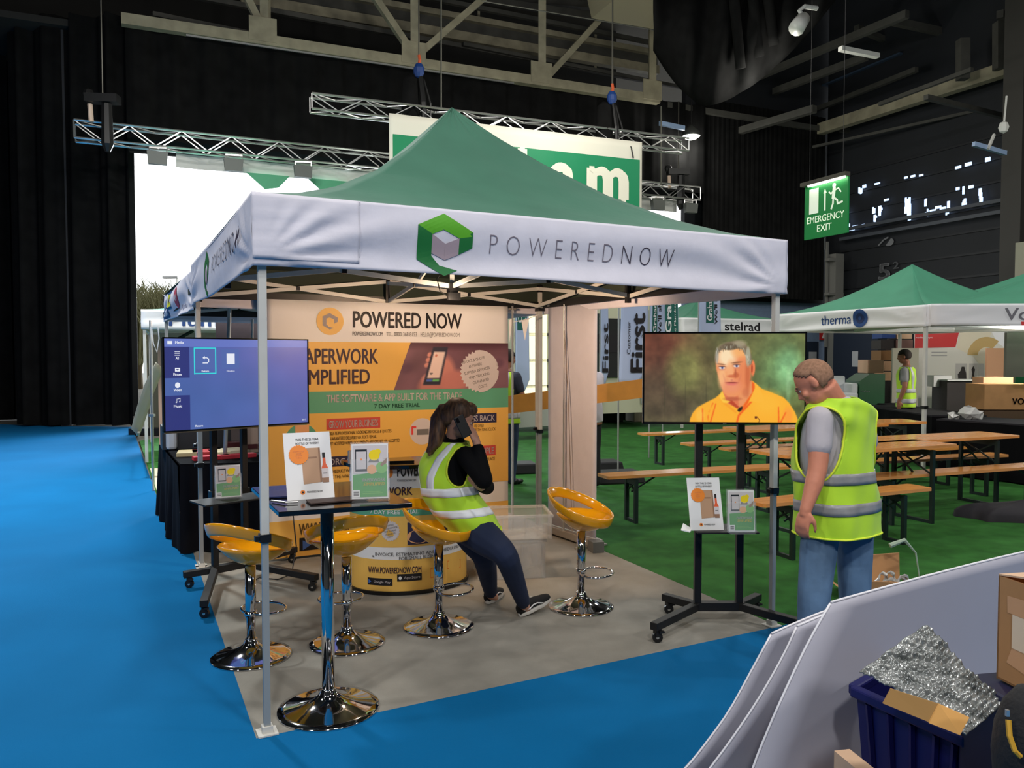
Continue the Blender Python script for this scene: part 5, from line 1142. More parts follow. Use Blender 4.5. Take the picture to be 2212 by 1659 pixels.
o = mb.build('packaging_film', M_CLR); tag(o, 'loose clear packaging film inside the lower clear crate', 'packaging'); o['kind'] = 'stuff'

# ================================================================ black draped table with goods on the left
q0, q1, q2 = G(350, 1110), G(392, 1196), G(590, 1200)
q2 = Vector((q1.x + 1.25, q1.y + .25, 0)); q3 = q0 + (q2 - q1)
dt = thing('draped_table', 'trestle table with a black floor length cloth behind the left television', 'table', (q0 + q2) / 2)
HT = .745
def skirt(A, Bv, seed):
    d = (Bv - A); L = d.length; t = d.normalized(); n = Vector((t.y, -t.x, 0))
    m = MB(); m.grid(lambda a, b: A + d * a + n * ((.03 * math.sin(a * L * 16 + seed) + .02 * math.sin(a * 41)) * (1 - b) + .02) + Vector((0, 0, .01 + (HT - .02) * b)), int(L * 40), 6); return m
sk = MB()
for A, Bv, s in ((q0, q1, 1), (q1, q2, 2), (q2, q3, 3), (q3, q0, 4)):
    skirt(A, Bv, s).build('skirt', mat('black_cloth', (16, 17, 22), .9, spec=.1), dt, smooth=True)
mb = MB(); mb.prism([p + Vector((0, 0, HT - .012)) for p in (q0, q1, q2, q3)], (0, 0, .014)); mb.build('table_top', _M['black_cloth'], dt)
def onT(s, t, z=0): return q1 + (q2 - q1) * s + (q0 - q1) * t + Vector((0, 0, HT + .003 + z))
def goods(name, lab, catg, s, t, dims, m, rz=.3, z=0, bev=.004):
    mb = MB(); c = onT(s, t, z + dims[2] / 2); mb.box(c, dims, rz); o = mb.build(name, m, bevel=bev); return tag(o, lab, catg)
goods('display_case', 'dark equipment case at the back left of the black draped table', 'case', .22, .72, (.62, .34, .22), mat('dark_case', (52, 54, 58), .5), yu)
goods('white_bottle', 'white plastic bottle at the left end of the draped table', 'bottle', .03, .6, (.1, .1, .2), mat('white_plastic', (215, 218, 222), .4), .4, bev=.03)
for k, (s, t, cc_, lab) in enumerate(((.10, .34, (214, 196, 150), 'cream paper bundle fanned on the draped table, leftmost'), (.20, .36, (200, 60, 64), 'red folded leaflet bundle beside the cream paper'), (.31, .34, (222, 206, 168), 'cream paper bundle right of the red leaflets'), (.22, .14, (214, 52, 70), 'red card strip at the front edge of the draped table'), (.40, .18, (214, 52, 70), 'red card at the front edge behind the canopy leg'), (.43, .4, (226, 214, 184), 'cream bundle behind the trolley post'))):
    goods('paper_bundle', lab, 'paper', s, t, (.17 if k < 3 or k == 5 else .3, .26 if k < 3 or k == 5 else .1, .035), mat('bundle_%d' % k, cc_, .7), yu + (k - 2) * .07)
for k, (s, t, lab) in enumerate(((.54, .4, 'paper carrier bag standing on the draped table, left one'), (.62, .2, 'small pale packet at the front of the draped table, middle'), (.72, .45, 'paper carrier bag standing on the draped table, right one'), (.82, .25, 'small pale packet at the right of the draped table'))):
    big = k % 2 == 0
    o = goods('carrier_bag' if big else 'packet', lab, 'bag' if big else 'packet', s, t, (.13, .09, .27) if big else (.17, .12, .09), mat('bag_pink', (196, 168, 150), .7) if big else mat('packet_pale', (198, 190, 186), .6), yu)
    if big:
        c = onT(s, t, .06); m = MB(); m.box(c - Vector((-.02, .05, 0)), (.125, .01, .04), yu); m.build('label', mat('maroon_label', (84, 28, 34), .6), o)
for k in range(3): goods('carton', ('maroon flat carton lying on the draped table, left', 'maroon flat carton lying on the draped table, middle', 'pale carton at the far right of the draped table')[k], 'carton', (.50, .60, .93)[k], (.62, .55, .5)[k], (.2, .14, .06), mat('maroon_label', (84, 28, 34), .6) if k < 2 else mat('packet_pale', (198, 190, 186), .6), yu)
# leaning steel post with foot in the second stand
mb = MB(); a = Vector((D(478, 1000, 6.9).x, 6.9, .0)); b = D(497, 632, 6.9); mb.tube([a, Vector((b.x, 6.9, b.z))], .018, 8); tag(mb.build('loose_pole', M_ALU), 'slim steel pole standing behind the left television', 'pole')
mb = MB(); a = D(545, 1000, 7.6); b = D(545, 690, 7.6); mb.tube([Vector((a.x, 7.6, HT)), b], .012, 8); tag(mb.build('loose_pole', M_ALU), 'thin pale pole just left of the banner wall', 'pole')
# cable on the carpet
mb = MB(); pts = [G(590, 1010, .9) + Vector((0, .6, -.1))] ; pts = [D(632, 1100, 5.9), D(640, 1180, 5.9), G(630, 1240, .01), G(600, 1252, .008), G(560, 1248, .008), G(535, 1262, .008)]; mb.tube(pts, .005, 6); tag(mb.build('cable', M_BLACK, smooth=True), 'black cable hanging and looping on the floor by the banner wall', 'cable')
# ================================================================ beer garden furniture
M_WOOD = mat('varnished_orange_wood', (222, 150, 76), .22, noise=.12, nscale=3, stretch=(1, 9, 9), coat=.3)
M_LEGG = mat('dark_green_steel', (22, 38, 34), .5)
def trestle(P, ang, L, wd, h, name, label, group, th=.028, catg='bench'):
    T = thing(name, label, catg, (P.x, P.y, 0), ang, group)
    mb = MB(); mb.prism([(x, y, h - th) for x, y in ((.02, -wd / 2), (L - .02, -wd / 2), (L, -wd / 2 + .02), (L, wd / 2 - .02), (L - .02, wd / 2), (.02, wd / 2), (0, wd / 2 - .02), (0, -wd / 2 + .02))], (0, 0, th)); mb.build('seat_board' if catg == 'bench' else 'table_top', M_WOOD, T, world=False)
    for x in (.32, L - .32):
        s = 1 if x < L / 2 else -1; y = wd / 2 - .03
        for sy in (-1, 1): mb = MB(); mb.bar((x, sy * y, .0), (x, sy * y, h - th - .02), .035); mb.build('leg', M_LEGG, T, world=False)
        mb = MB(); mb.bar((x, -y, .015), (x, y, .015), .03); mb.bar((x, -y, h - th - .05), (x, y, h - th - .05), .03, .05)
        mb.build('rail', M_LEGG, T, world=False)
        for q in (-1, 1): mb = MB(); mb.bar((x, -q * y, h * .62), (x, q * y, h - th - .04), .014); mb.build('cross_brace', M_LEGG, T, world=False)
        mb = MB(); mb.bar((x, 0, h * .62), (x + s * .28, 0, h - th - .01), .014); mb.build('stay', M_LEGG, T, world=False)
    return T
a0 = .34
BG, TG = 'wooden beer benches on the green turf', 'wooden beer tables on the green turf'
FUR = [((1304, 1030), .48, a0, 2.2, 0, 'nearest long wooden bench, its left end beside the roller banner'),
 ((1388, 938), .48, .38, 2.2, 0, 'far wooden bench whose left end sits under the left edge of the right television'),
 ((1484, 960), .48, .38, 2.2, 0, 'wooden bench crossing behind the trolley posts, second from the far one'),
 ((1569, 971), .48, .38, 2.2, 0, 'third far wooden bench, left end between the trolley posts'),
 ((1600, 930), .77, .38, 2.2, 1, 'wooden table just under the bottom edge of the right television'),
 ((1638, 1090), .48, .42, 1.9, 0, 'wooden bench close behind the front right canopy leg, passing behind the standing man'),
 ((1676, 985), .77, .42, 2.2, 1, 'wooden table seen between canopy leg and the standing man'),
 ((1850, 958), .77, .36, 2.2, 1, 'shiny wooden table right of the standing man at his back'),
 ((1790, 982), .48, .36, 2.2, 0, 'upper wooden bench right of the standing man under the shiny table'),
 ((1780, 1003), .48, .32, 2.6, 0, 'middle wooden bench right of the standing man'),
 ((1868, 1033), .48, .36, 2.75, 0, 'front wooden bench right of the standing man, running out of the frame'),
 ((1790, 915), .77, .20, 1.4, 1, 'far wooden table end right of the standing man below the black cloth')]
for (px, py), z, a, L, k, lab in FUR:
    P_ = G(px, py, z); trestle(P_ + Vector((0, .12 if not k else .25, 0)), a, L, .25 if not k else .5, z, 'beer_table' if k else 'beer_bench', lab, TG if k else BG, catg='table' if k else 'bench')
# black covered tables
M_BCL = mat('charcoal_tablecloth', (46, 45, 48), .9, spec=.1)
def covered(p0, p1, dep, h, label, m=M_BCL):
    e = (p1 - p0); e.z = 0; L = e.length; e.normalize(); n = Vector((-e.y, e.x, 0)); T = thing('covered_table', label, 'table', (p0 + p1) / 2)
    mb = MB(); mb.prism([Vector((q.x, q.y, h)) for q in (p0, p1, p1 + n * dep, p0 + n * dep)], (0, 0, .02)); mb.build('cloth_top', m, T)
    for A, Bv in ((p0, p1), (p1, p1 + n * dep), (p1 + n * dep, p0 + n * dep), (p0 + n * dep, p0)):
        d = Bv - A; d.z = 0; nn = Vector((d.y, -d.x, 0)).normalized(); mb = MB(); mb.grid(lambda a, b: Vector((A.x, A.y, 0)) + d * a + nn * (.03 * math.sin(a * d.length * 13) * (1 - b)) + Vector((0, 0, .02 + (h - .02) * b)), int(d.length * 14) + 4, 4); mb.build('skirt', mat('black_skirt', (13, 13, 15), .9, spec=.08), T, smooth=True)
covered(G(2023, 908, .75), G(2212, 927, .75) + Vector((1.2, -.8, 0)), .9, .75, 'long black covered table nearest on the right, cut by the frame')
covered(G(1857, 877, .75), G(2013, 900, .75), .8, .75, 'long black covered table behind the wooden tables, left one')
covered(G(1815, 862, .75) + Vector((0, -1.5, .0)), G(1850, 868, .75) + Vector((0, -1.2, 0)), .5, .75, 'narrow black covered table at the far left of the row')
mb = MB(); rs = random.Random(4)
for (px, py, s) in ((2095, 890, .16), (2108, 900, .1), (2058, 893, .07)):
    c = D(px, py + 12, 10.75); c.z = .77 + s * .5
    m = MB(); m.ball(c, (s, s * .7, s * .6), 7)
    for i in range(len(m.v)): m.v[i] = tuple(Vector(m.v[i]) + Vector((rs.uniform(-.03, .03), rs.uniform(-.03, .03), rs.uniform(-.02, .03))))
    tag(m.build('plastic_wrap', mat('shiny_wrap', (190, 190, 185), .15, spec=.8)), {.16: 'crumpled clear wrap on the black covered table, biggest heap', .1: 'crumpled clear wrap on the black covered table, front scrap', .07: 'tiny crumpled wrap scrap beside the dark cabinet foot'}[s], 'packaging')
# black folded bundle on the turf
m = MB()
def lump(a, b):
    th = a * 6.283; r = math.sin(math.pi * (1 - b) / 2); p = G(2200, 1118); x = .62 * r * math.cos(th) * (1 + .12 * math.sin(5 * th)); y = .3 * r * math.sin(th) * (1 + .1 * math.sin(7 * th))
    return p + Vector((x + .05, y, max(0, .18 * (b ** .5) + .02 * math.sin(9 * x) * b)))
m.grid(lump, 40, 8, closed_u=True); tag(m.build('folded_cloth', mat('black_bundle', (30, 28, 34), .8), smooth=True), 'heap of folded black cloth lying on the turf at the right edge', 'cloth')
# black pallet like thing by the man's vest hem
mb = MB(); c = G(1888, 1150); mb.box((c.x, c.y + .1, .05), (.14, .2, .1), .3); tag(mb.build('black_box', M_BLACK), 'small black box on the turf behind the standing man', 'box')
# ================================================================ background canopies
def tent(C, zb, zt, zp, label, seed, legs=True, m=None, hidden=()):
    cen = bil(C, .5, .5); T = thing('canopy', label, 'canopy', cen); O = outer(C)
    roof(C, zt, zp, m or M_GREENROOF2, T, n=14)
    fs = []
    for i in range(4):
        f, L, H = valance(O[i], O[(i + 1) % 4], zb, zt + .003, T, mat('tent_white', (236, 236, 236), .75), seed + i, amp=.9, nu=40, nv=8); fs.append((f, L, H))
    if legs:
        for i, c in enumerate(C):
            if i in hidden: continue
            mb = MB(); mb.box((c.x, c.y, zt / 2), (.045, .045, zt - .04), .4); p = mb.build('pole', M_WHITEPOLE, T); mb = MB(); mb.box((c.x, c.y, .9), (.08, .07, .04), .4); mb.build('clip', M_BLACK, p)
    for i in range(4):
        A_, B_ = C[i], C[(i + 1) % 4]; mb = MB(); mb.bar(A_ + Vector((0, 0, zb + .02)), B_ + Vector((0, 0, zb + .02)), .03, .04); mb.build('top_rail', M_WHITEPOLE, T)
    return T, fs
tc0 = Vector((D(2000, 700, 11.25).x, 11.25, 0)); tW = 3.0
C3 = [tc0 + VH * tW, tc0, tc0 + UH * tW, tc0 + UH * tW + VH * tW]
T3, F3 = tent(C3, 2.05, 2.36, 3.16, 'green roofed canopy on the right with the round blue logo on its white valance', 81)
f, L, H = F3[0]; P = Panel(f, .05); INK3 = {'b': mat('deep_blue_ink', (28, 66, 124), .6), 'd': mat('darker_blue_ink', (14, 36, 84), .6), 'g': mat('faint_ink', (120, 118, 124), .6), 'r': M_RED}
P.text('b', 'therma', L * .36, .09, .62, .15, .012, lift=.008); P.disc('b', L * .36 + .80, .165, .145, .012); P.disc('d', L * .36 + .80, .165, .08, .016); P.disc('b', L * .36 + .80, .165, .03, .02); P.finish(T3, INK3, 'lettering')
# neighbour canopy whose valance runs on to the right
c4 = tc0 + Vector((.06, -.06, 0)); e4 = Vector((.995, -.03, 0)).normalized(); n4 = Vector((.03, .995, 0)).normalized()
C4 = [c4, c4 + e4 * 5.6, c4 + e4 * 5.6 + n4 * 3, c4 + n4 * 3 + e4 * .15]
C4 = [p + Vector((.02, -.0, 0)) for p in C4]
T4, F4 = tent(C4, 2.06, 2.37, 3.2, 'green roofed canopy at the right edge with a grey brand word on its valance', 91, hidden=(0, 3))
f, L, H = F4[0]; P = Panel(f, .05); P.text('g', 'Vokera', 1.02, .08, .9, .17, .02, lift=.008); P.rect('r', 1.25, -.0, 1.6, .06, .006); P.finish(T4, INK3, 'lettering')
# canopy with black word behind the flags
c5 = Vector((D(1475, 700, 17.5).x, 17.5, 0)); C5 = [c5, c5 + UH * 3, c5 + UH * 3 + VH * 3, c5 + VH * 3]
T5, F5 = tent(C5, 2.1, 2.47, 3.0, 'far green roofed canopy behind the feather flags with a black brand word', 101)
f, L, H = F5[0]; P = Panel(f, .1); P.text('k', 'stelrad', 1.15, .10, 1.0, .2, .02, lift=.008); P.finish(T5, {'k': M_INK}, 'lettering')
# canopies at the far left
c6 = Vector((D(312, 700, 11.9).x, 11.9, 0)); C6 = [c6, c6 + UH * 3, c6 + UH * 3 + VH * 3, c6 + VH * 3]
T6, F6 = tent(C6, 2.03, 2.33, 2.75, 'white valanced canopy at the far left lettered in blue, seen under the second canopy', 111)
f, L, H = F6[0]; P = Panel(f, .1); P.text('b', 'Plumbce', .1 + .28, .05, 1.25, .2, .02, lift=.008); P.finish(T6, INK3, 'lettering')
pm = mat('warm_panel', (196, 160, 140), .7)
mb = MB(); a = D(400, 800, 13.8); mb.prism([D(340, 725, 13.6) + Vector((0, 0, -1.9)), D(600, 725, 14.4) + Vector((0, 0, -1.9)), D(600, 725, 14.4) + Vector((0, 0, .05)), D(340, 725, 13.6) + Vector((0, 0, .05))], VH * .03); tag(mb.build('backdrop_panel', pm), 'warm lit back panel inside the blue lettered canopy', 'panel')
mb = MB(); a = D(466, 690, 9.2); b_ = D(640, 690, 9.9); mb.prism([Vector((a.x, a.y, .05)), Vector((b_.x, b_.y, .05)), Vector((b_.x, b_.y, 2.12)), Vector((a.x, a.y, 2.12))], VH * .03); tag(mb.build('partition_panel', mat('mauve_brown_panel', (112, 96, 96), .7)), 'mauve brown partition panel behind the left television', 'panel')
mb = MB(); mb.tube([D(374, 738, 12.6), D(418, 714, 12.7)], .03, 6); tag(mb.build('boom', M_MATTBLACK), 'black boom arm inside the blue lettered canopy', 'arm')
# dark panels, sofa and bench seen beneath the far left canopy
mb = MB(); a = D(318, 760, 16.5); b_ = D(460, 760, 17.0); mb.prism([Vector((a.x, a.y, .05)), Vector((b_.x, b_.y, .05)), Vector((b_.x, b_.y, 2.5)), Vector((a.x, a.y, 2.5))], VH * .05); tag(mb.build('partition_panel', mat('olive_grey_panel', (72, 72, 60), .8)), 'olive grey partition behind the feather flag on the far left', 'panel')
mb = MB(); a = G(285, 938); mb.bar(a + Vector((0, 0, .06)), G(360, 938) + Vector((0, 0, .06)), .3, .14); tag(mb.build('kerb_block', M_BLACK), 'low black base block at the far edge of the left turf', 'base')
# grey curved feather flag lying diagonal on the far left
m = MB()
def gf(a, b):
    pts = [(345, 790), (322, 840), (306, 890), (292, 935)]
    k = a * 3; i = min(2, int(k)); t = k - i; x = pts[i][0] + (pts[i + 1][0] - pts[i][0]) * t; y = pts[i][1] + (pts[i + 1][1] - pts[i][1]) * t
    return D(x + (b - .5) * (16 + 6 * math.sin(a * 3)), y + (b - .5) * 16, 10.4 + .15 * b)
m.grid(gf, 12, 3); m.bar(D(300, 935, 10.4), G(296, 940, 0), .03); tag(m.build('fallen_flag', mat('pale_grey_cloth', (168, 166, 150), .8), smooth=True, solid=.004), 'pale grey cloth swooping down beside the left television edge', 'flag')
for i, (px, d, y0) in enumerate(((325, 9.5, 692),)):
    mb = MB(); a = D(px, y0, d); mb.tube([(a.x, a.y, 0), (a.x, a.y, a.z)], .016, 6); mb.box((a.x, a.y, .92), (.06, .05, .03)); tag(mb.build('thin_post', M_ALU), 'thin grey post with a clip left of the left television', 'post')
mb = MB(); a = D(327, 705, 9.45); mb.tube([a, a + Vector((.02, 0, -.2)), a + Vector((.06, 0, -.31)), a + Vector((.09, 0, -.15)), a + Vector((.08, 0, 0))], .007, 5); tag(mb.build('loose_strap', M_WHITE), 'white strap dangling from the thin grey post', 'strap')

# ================================================================ feather flags
def feather(px, ytop, ybot, d, w, label, words, base=True, key='gr', lean=0, pole=True):
    base_ = Vector((D(px, 800, d).x, d, 0)); T = thing('feather_flag', label, 'flag', base_)
    zb, zt = D(px, ybot, d).z, D(px, ytop, d).z; e = Vector((1, .25, 0)).normalized(); H = zt - zb
    P0 = base_ + Vector((0, 0, zb)) - e * w * .0
    F0 = flat(P0, e, (0, 0, 1)); F = lambda u, v, l=0: F0(u + lean * v, v, l + .03 * math.sin(u * 8 + v * 2) )
    mb = MB(); mb.grid(lambda a, b: F(a * w * (1 if b > .12 else .55 + b * 3.7), b * H), 8, 16); mb.build('sail', mat('flag_cloth', (176, 192, 222), .7), T, smooth=True, solid=.004)
    P = Panel(F); 
    for (k, body, u_, v_, L_, h_, wt) in words: 
        if body is None: P.cell = .1; P.poly(k, [(u_, v_), (u_ + L_, v_), (u_ + L_, v_ + h_), (u_, v_ + h_)], .010); P.cell = 0
        else: P.text(k, body, u_, v_, L_, h_, wt, rot=math.pi / 2, lift=.02)
    # prints face the camera
    P.layers = {k: m for k, m in P.layers.items()}
    P.finish(T, {'gr': mat('flag_green', (20, 96, 84), .6), 'k': M_INK, 'w': M_WHITE, 'tl': mat('flag_teal_ink', (20, 110, 90), .6)}, 'lettering')
    if pole: mb = MB(); mb.tube([base_ + Vector((0, 0, .0)), base_ + Vector((0, 0, zt + .3))], .011, 6); mb.build('pole', mat('grey_steel_leg', (165, 168, 165), .4, metal=.3), T)
    if base: mb = MB(); mb.box(base_ + Vector((0, 0, .07)), (.62, .42, .14), .2, taper=.9); mb.build('base_block', mat('rubber_base', (20, 20, 22), .7), T, bevel=.02)
# flags: sail prints lie on the side towards the camera (negative normal of the flat frame is away)
feather(1336, 545, 835, 10.2, .40, 'feather flag lettered Customer First, tallest and nearest', [('gr', None, .11, 1.22, .14, .62, 0), ('w', 'Graham', .225, 1.27, .44, .10, .02), ('k', "We'll show you", .36, 1.23, .9, .085, .03), ('k', 'First', .36, .18, .78, .22, .035), ('k', 'Customer', .135, .42, .42, .05, .0)], lean=.02)
feather(1296, 560, 835, 11.2, .12, 'narrow edge-on feather flag left of the Customer First flag', [('k', 'First', .11, .2, .7, .09, .03), ('gr', 'Extra care', .09, 1.2, .6, .04, .01)])
feather(1403, 560, 745, 12.6, .26, 'feather flag partly hidden by the television, just right of Customer First', [('gr', None, .03, .15, .08, .7, 0), ('w', 'Graham', .09, .2, .5, .05, .02), ('k', "We'll show you", .20, .1, 1.1, .08, .03)], base=False)
feather(1432, 560, 745, 13.6, .28, 'dark green printed feather flag above the television', [('gr', None, .01, .1, .26, 1.6, 0), ('w', 'Graham', .13, .2, 1.0, .11, .03), ('w', "The Plumbers' Merchant", .22, .1, 1.2, .04, .01)], base=False)
feather(1508, 560, 745, 11.4, .36, 'feather flag right of the dark green one, in front of the far canopy', [('gr', None, .10, .32, .13, .42, 0), ('w', 'Graham', .20, .35, .36, .09, .02), ('k', "We'll show you", .31, .3, .85, .075, .03)], base=False)
feather(1113, 600, 852, 11.0, .20, 'feather flag with green panel behind the thin banner pole', [('gr', None, .02, .9, .15, 1.0, 0), ('w', 'Graham', .09, 1.0, .6, .06, .01), ('w', "The Plumbers' Merchant", .16, .93, .9, .04, .01)])
# white shed / vehicle with windows far behind the flags
bd = thing('site_cabin', 'pale cream cabin with lit windows behind the feather flags', 'cabin', WP(8, 0, -3))
a = D(1110, 800, 16.5); b_ = D(1440, 800, 18.0); e = (b_ - a); e.z = 0; Lc = e.length; e.normalize(); a.z = 0
F = flat(a + Vector((0, 0, .35)), e, (0, 0, 1)); mb = MB(); mb.prism([F(0, 0), F(Lc, 0), F(Lc, 2.6), F(0, 2.6)], Vector((-e.y, e.x, 0)) * 1.6); mb.build('body', mat('cream_cabin', (196, 196, 168), .7), bd)
for i, (s0, s1, z0_, z1_, k) in enumerate(((.1, .75, .3, 2.3, 1), (1.0, 1.6, .55, 1.5, 0), (1.75, 2.1, .1, 2.2, 0), (2.2, 2.9, .8, 2.1, 0), (3.1, 3.6, .2, 2.3, 0))):
    mb = MB(); mb.prism([F(s0, z0_, .02), F(s1, z0_, .02), F(s1, z1_, .02), F(s0, z1_, .02)], Vector((e.y, -e.x, 0)) * .03); mb.build('window' if k else 'panel', mat('lit_window', (250, 245, 200), emit=1.0) if k else mat('panel_%d' % (i % 3), ((24, 24, 24), (150, 156, 150), (40, 52, 50))[i % 3], .6), bd)
for k in range(3): mb = MB(); mb.prism([F(0, .6 + k * .55, .03), F(Lc * .5, .6 + k * .55, .03), F(Lc * .5, .66 + k * .55, .03), F(0, .66 + k * .55, .03)], Vector((e.y, -e.x, 0)) * .02); mb.build('rail', M_BLACK, bd)
mb = MB(); mb.prism([F(1.9, 1.35, .04), F(2.9, 1.35, .04), F(2.9, 1.75, .04), F(1.9, 1.75, .04)], Vector((e.y, -e.x, 0)) * .02); s_ = mb.build('sign_board', M_INK, bd)
# stage skirt / trailer deck and stored cases behind the flags
mb = MB(); a = D(1105, 850, 15); b_ = D(1250, 850, 15.8); mb.prism([Vector((a.x, a.y, .25)), Vector((b_.x, b_.y, .25)), Vector((b_.x, b_.y, .75)), Vector((a.x, a.y, .75))], VH * .6); tag(mb.build('radiator_stack', mat('ribbed_white', (170, 170, 160), .6)), 'ribbed pale radiator stack low behind the orange board, left', 'radiator')
for i, (px, py, d, w, h, c_) in enumerate(((1310, 905, 13.2, .7, .75, (22, 22, 24)), (1352, 900, 13.6, .5, .85, (30, 30, 32)), (1372, 905, 13, .3, .9, (150, 140, 120)), (1240, 905, 12.5, .5, .3, (24, 24, 24)))):
    a = G(px, py + 5) ; mb = MB(); mb.box((a.x, a.y, h / 2), (w, .5, h), .3); tag(mb.build('flight_case', mat('case_%d' % i, c_, .6), bevel=.02), ['black flight case low behind the orange board', 'second black flight case just right of the first', 'beige round-edged bin beside the television edge', 'low black case behind the roller banner'][i], 'case')
# orange board carried by two people
A_, B_ = D(1080, 896, 9.4), D(1400, 858, 9.0)
mb = MB(); up = Vector((0, 0, .215)); mb.prism([A_, B_, B_ + up * 1.0, A_ + up], (0, .02, 0)); tag(mb.build('orange_board', mat('orange_board_face', (214, 140, 48), .5, noise=.06)), 'long orange board carried level behind the roller banner', 'board')

# ================================================================ goods in the right hand canopies
def boxat(name, px0, px1, y0, y1, d, m, label, catg, dep=.35, rz=0, bev=0):
    d = d * 1.1 if d > 12.5 else d; a, b = D(px0, y1, d), D(px1, y0, d); a.z = max(0, a.z); mb = MB(); mb.box(((a.x + b.x) / 2, d + dep / 2, (a.z + b.z) / 2), (b.x - a.x, dep, b.z - a.z), rz); return tag(mb.build(name, m, bevel=bev), label, catg)
M_CARD = mat('brown_cardboard', (176, 130, 84), .8, noise=.06); M_CARDP = mat('pale_cardboard', (214, 178, 146), .8, noise=.05)
# shelf rack of boxes; the whole stack stands on the floor
boxat('plinth_box', 1897, 1970, 870, 960, 14.0, mat('plinth_brown', (84, 62, 44), .8), 'dark brown box at the bottom of the stack behind the far worker', 'box', .5)
st = [('storage_box', 1905, 1935, 715, 731, (36, 66, 130), 'blue box on top of the stack, left'), ('carton', 1938, 1970, 712, 732, (206, 170, 136), 'pale carton on top of the stack, right'), ('storage_box', 1903, 1932, 735, 755, (44, 38, 36), 'dark box in the stack, second row left'), ('carton', 1936, 1972, 734, 756, (116, 84, 76), 'brown picture carton in the stack, second row right'), ('carton', 1903, 1926, 757, 778, (130, 92, 52), 'brown carton in the stack below the dark box'), ('carton', 1928, 1972, 758, 800, (96, 74, 58), 'wide brown carton behind the far worker head'), ('carton', 1874, 1909, 778, 806, (222, 178, 150), 'pinkish pale carton at the left of the stack'), ('carton', 1910, 1930, 780, 801, (190, 150, 116), 'carton beside the pinkish one'), ('carton', 1910, 1930, 803, 822, (206, 168, 130), 'lower pale carton in the stack'), ('carton', 1900, 1972, 823, 868, (30, 26, 26), 'black box above the base of the stack')]
for i, (n, x0, x1, y0, y1, c_, lab) in enumerate(st): boxat(n, x0, x1, y0, y1, 13.98 if x0 > 1880 else 13.6, mat('stack_%d' % i, c_, .75), lab, 'box', .42)
g = thing('green_bin', 'dark green box with slanted lid left of the box stack', 'box', D(1880, 880, 13.2))
a, b = D(1856, 880, 14.3), D(1912, 808, 14.3); mb = MB(); w = b.x - a.x; F = lambda x, z: Vector((a.x + x, 14.3, z))
mb.prism([F(0, .0), F(w, .0), F(w, b.z), F(w * .4, b.z), F(0, b.z - .13)], (0, .6, 0)); mb.build('body', mat('dark_green_box', (16, 84, 44), .5), g)
P = Panel(flat(F(0, 0) - Vector((0, .003, 0)), (1, 0, 0), (0, 0, 1))); P.text('w', 'Graham', .02, (a.z + b.z) / 2 - .02, w * .35, .03, .01, lift=.002); P.finish(g, {'w': M_WHITE}, 'lettering')
ch = thing('white_chair', 'white tub chair left of the green box', 'chair', D(1828, 880, 13))
for n, x0, x1, y0, y1, dp in (('backrest', 1806, 1842, 813, 850, .1), ('seat', 1806, 1852, 848, 868, .5), ('armrest', 1838, 1853, 828, 850, .45), ('base', 1812, 1846, 868, 905, .4)):
    a, b = D(x0, y1, 14.3), D(x1, y0, 14.3); a.z = max(0, a.z if n != 'base' else 0); mb = MB(); mb.box(((a.x + b.x) / 2, 14.5 if n != 'backrest' else 14.65, (a.z + b.z) / 2), (b.x - a.x, dp, b.z - a.z)); mb.build(n, mat('white_plastic', (215, 218, 222), .4), ch, bevel=.03)
# display wall with red header
dw = thing('display_wall', 'white display wall with a red header and pictures in the right canopy', 'display wall', D(2050, 850, 14.3))
fa, fb = D(1973, 900, 15.7), D(2172, 900, 15.3); e = (fb - fa); e.z = 0; Ld = e.length; e.normalize(); fa.z = 0
F = flat(fa, e, (0, 0, 1)); mb = MB(); mb.prism([F(0, .02), F(Ld, .02), F(Ld, 2.4), F(0, 2.4)], Vector((-e.y, e.x, 0)) * .05); mb.build('wall_board', mat('display_white', (226, 224, 212), .6), dw)
P = Panel(F); X = lambda px: (px - 1973) / 199 * Ld; Y = lambda y: D(2000, y, 15.6).z
P.poly('r', [(0, Y(752)), (X(2062), Y(750)), (X(2071), Y(708)), (0, Y(708))], .004); P.text('w', 'Baxi', .02, Y(720), .25, .09, .03, lift=.008); P.text('w', 'working with you', .02, Y(732), .3, .05, .01, lift=.008)
for y in (762, 769): P.rect('g', X(2010), Y(y), X(2044), Y(y) + .02, .004)
P.poly('s', [(X(2072), Y(708)), (X(2140), Y(708)), (X(2128), Y(760)), (X(2126), Y(800)), (X(2100), Y(770)), (X(2064), Y(752))], .004)
for t in range(14):
    an = 3.1 - t * .16; an2 = 3.1 - (t + 1) * .16; c_ = (X(2128), Y(768)); P.poly('t', [(c_[0] + r * math.cos(q), c_[1] + r * 1.1 * math.sin(q)) for r, q in ((.15, an), (.33, an), (.33, an2), (.15, an2))], .006)
P.poly('w', [(X(2134), Y(708)), (X(2172), Y(708)), (X(2172), Y(755)), (X(2150), Y(740))], .005)
for x0, x1 in ((2063, 2088), (2092, 2110), (2112, 2124)): P.rect('w2', X(x0), Y(822), X(x1), Y(785), .006)
P.poly('k', [(X(2069), Y(820)), (X(2068), Y(808)), (X(2074), Y(800)), (X(2076), Y(792)), (X(2082), Y(792)), (X(2086), Y(806)), (X(2087), Y(820))], .008); P.poly('k', [(X(2097), Y(820)), (X(2099), Y(806)), (X(2097), Y(798)), (X(2101), Y(790)), (X(2105), Y(798)), (X(2103), Y(808)), (X(2106), Y(820))], .008)
P.finish(dw, {'r': M_RED, 'w': mat('bright_print', (245, 245, 245), .5), 'g': mat('pale_caption', (170, 170, 165), .6), 's': mat('cream_print', (224, 216, 190), .6), 't': mat('golden_tube_print', (196, 166, 104), .5), 'w2': mat('photo_grey', (190, 188, 182), .6), 'k': mat('photo_dark', (40, 36, 34), .6)}, 'print')
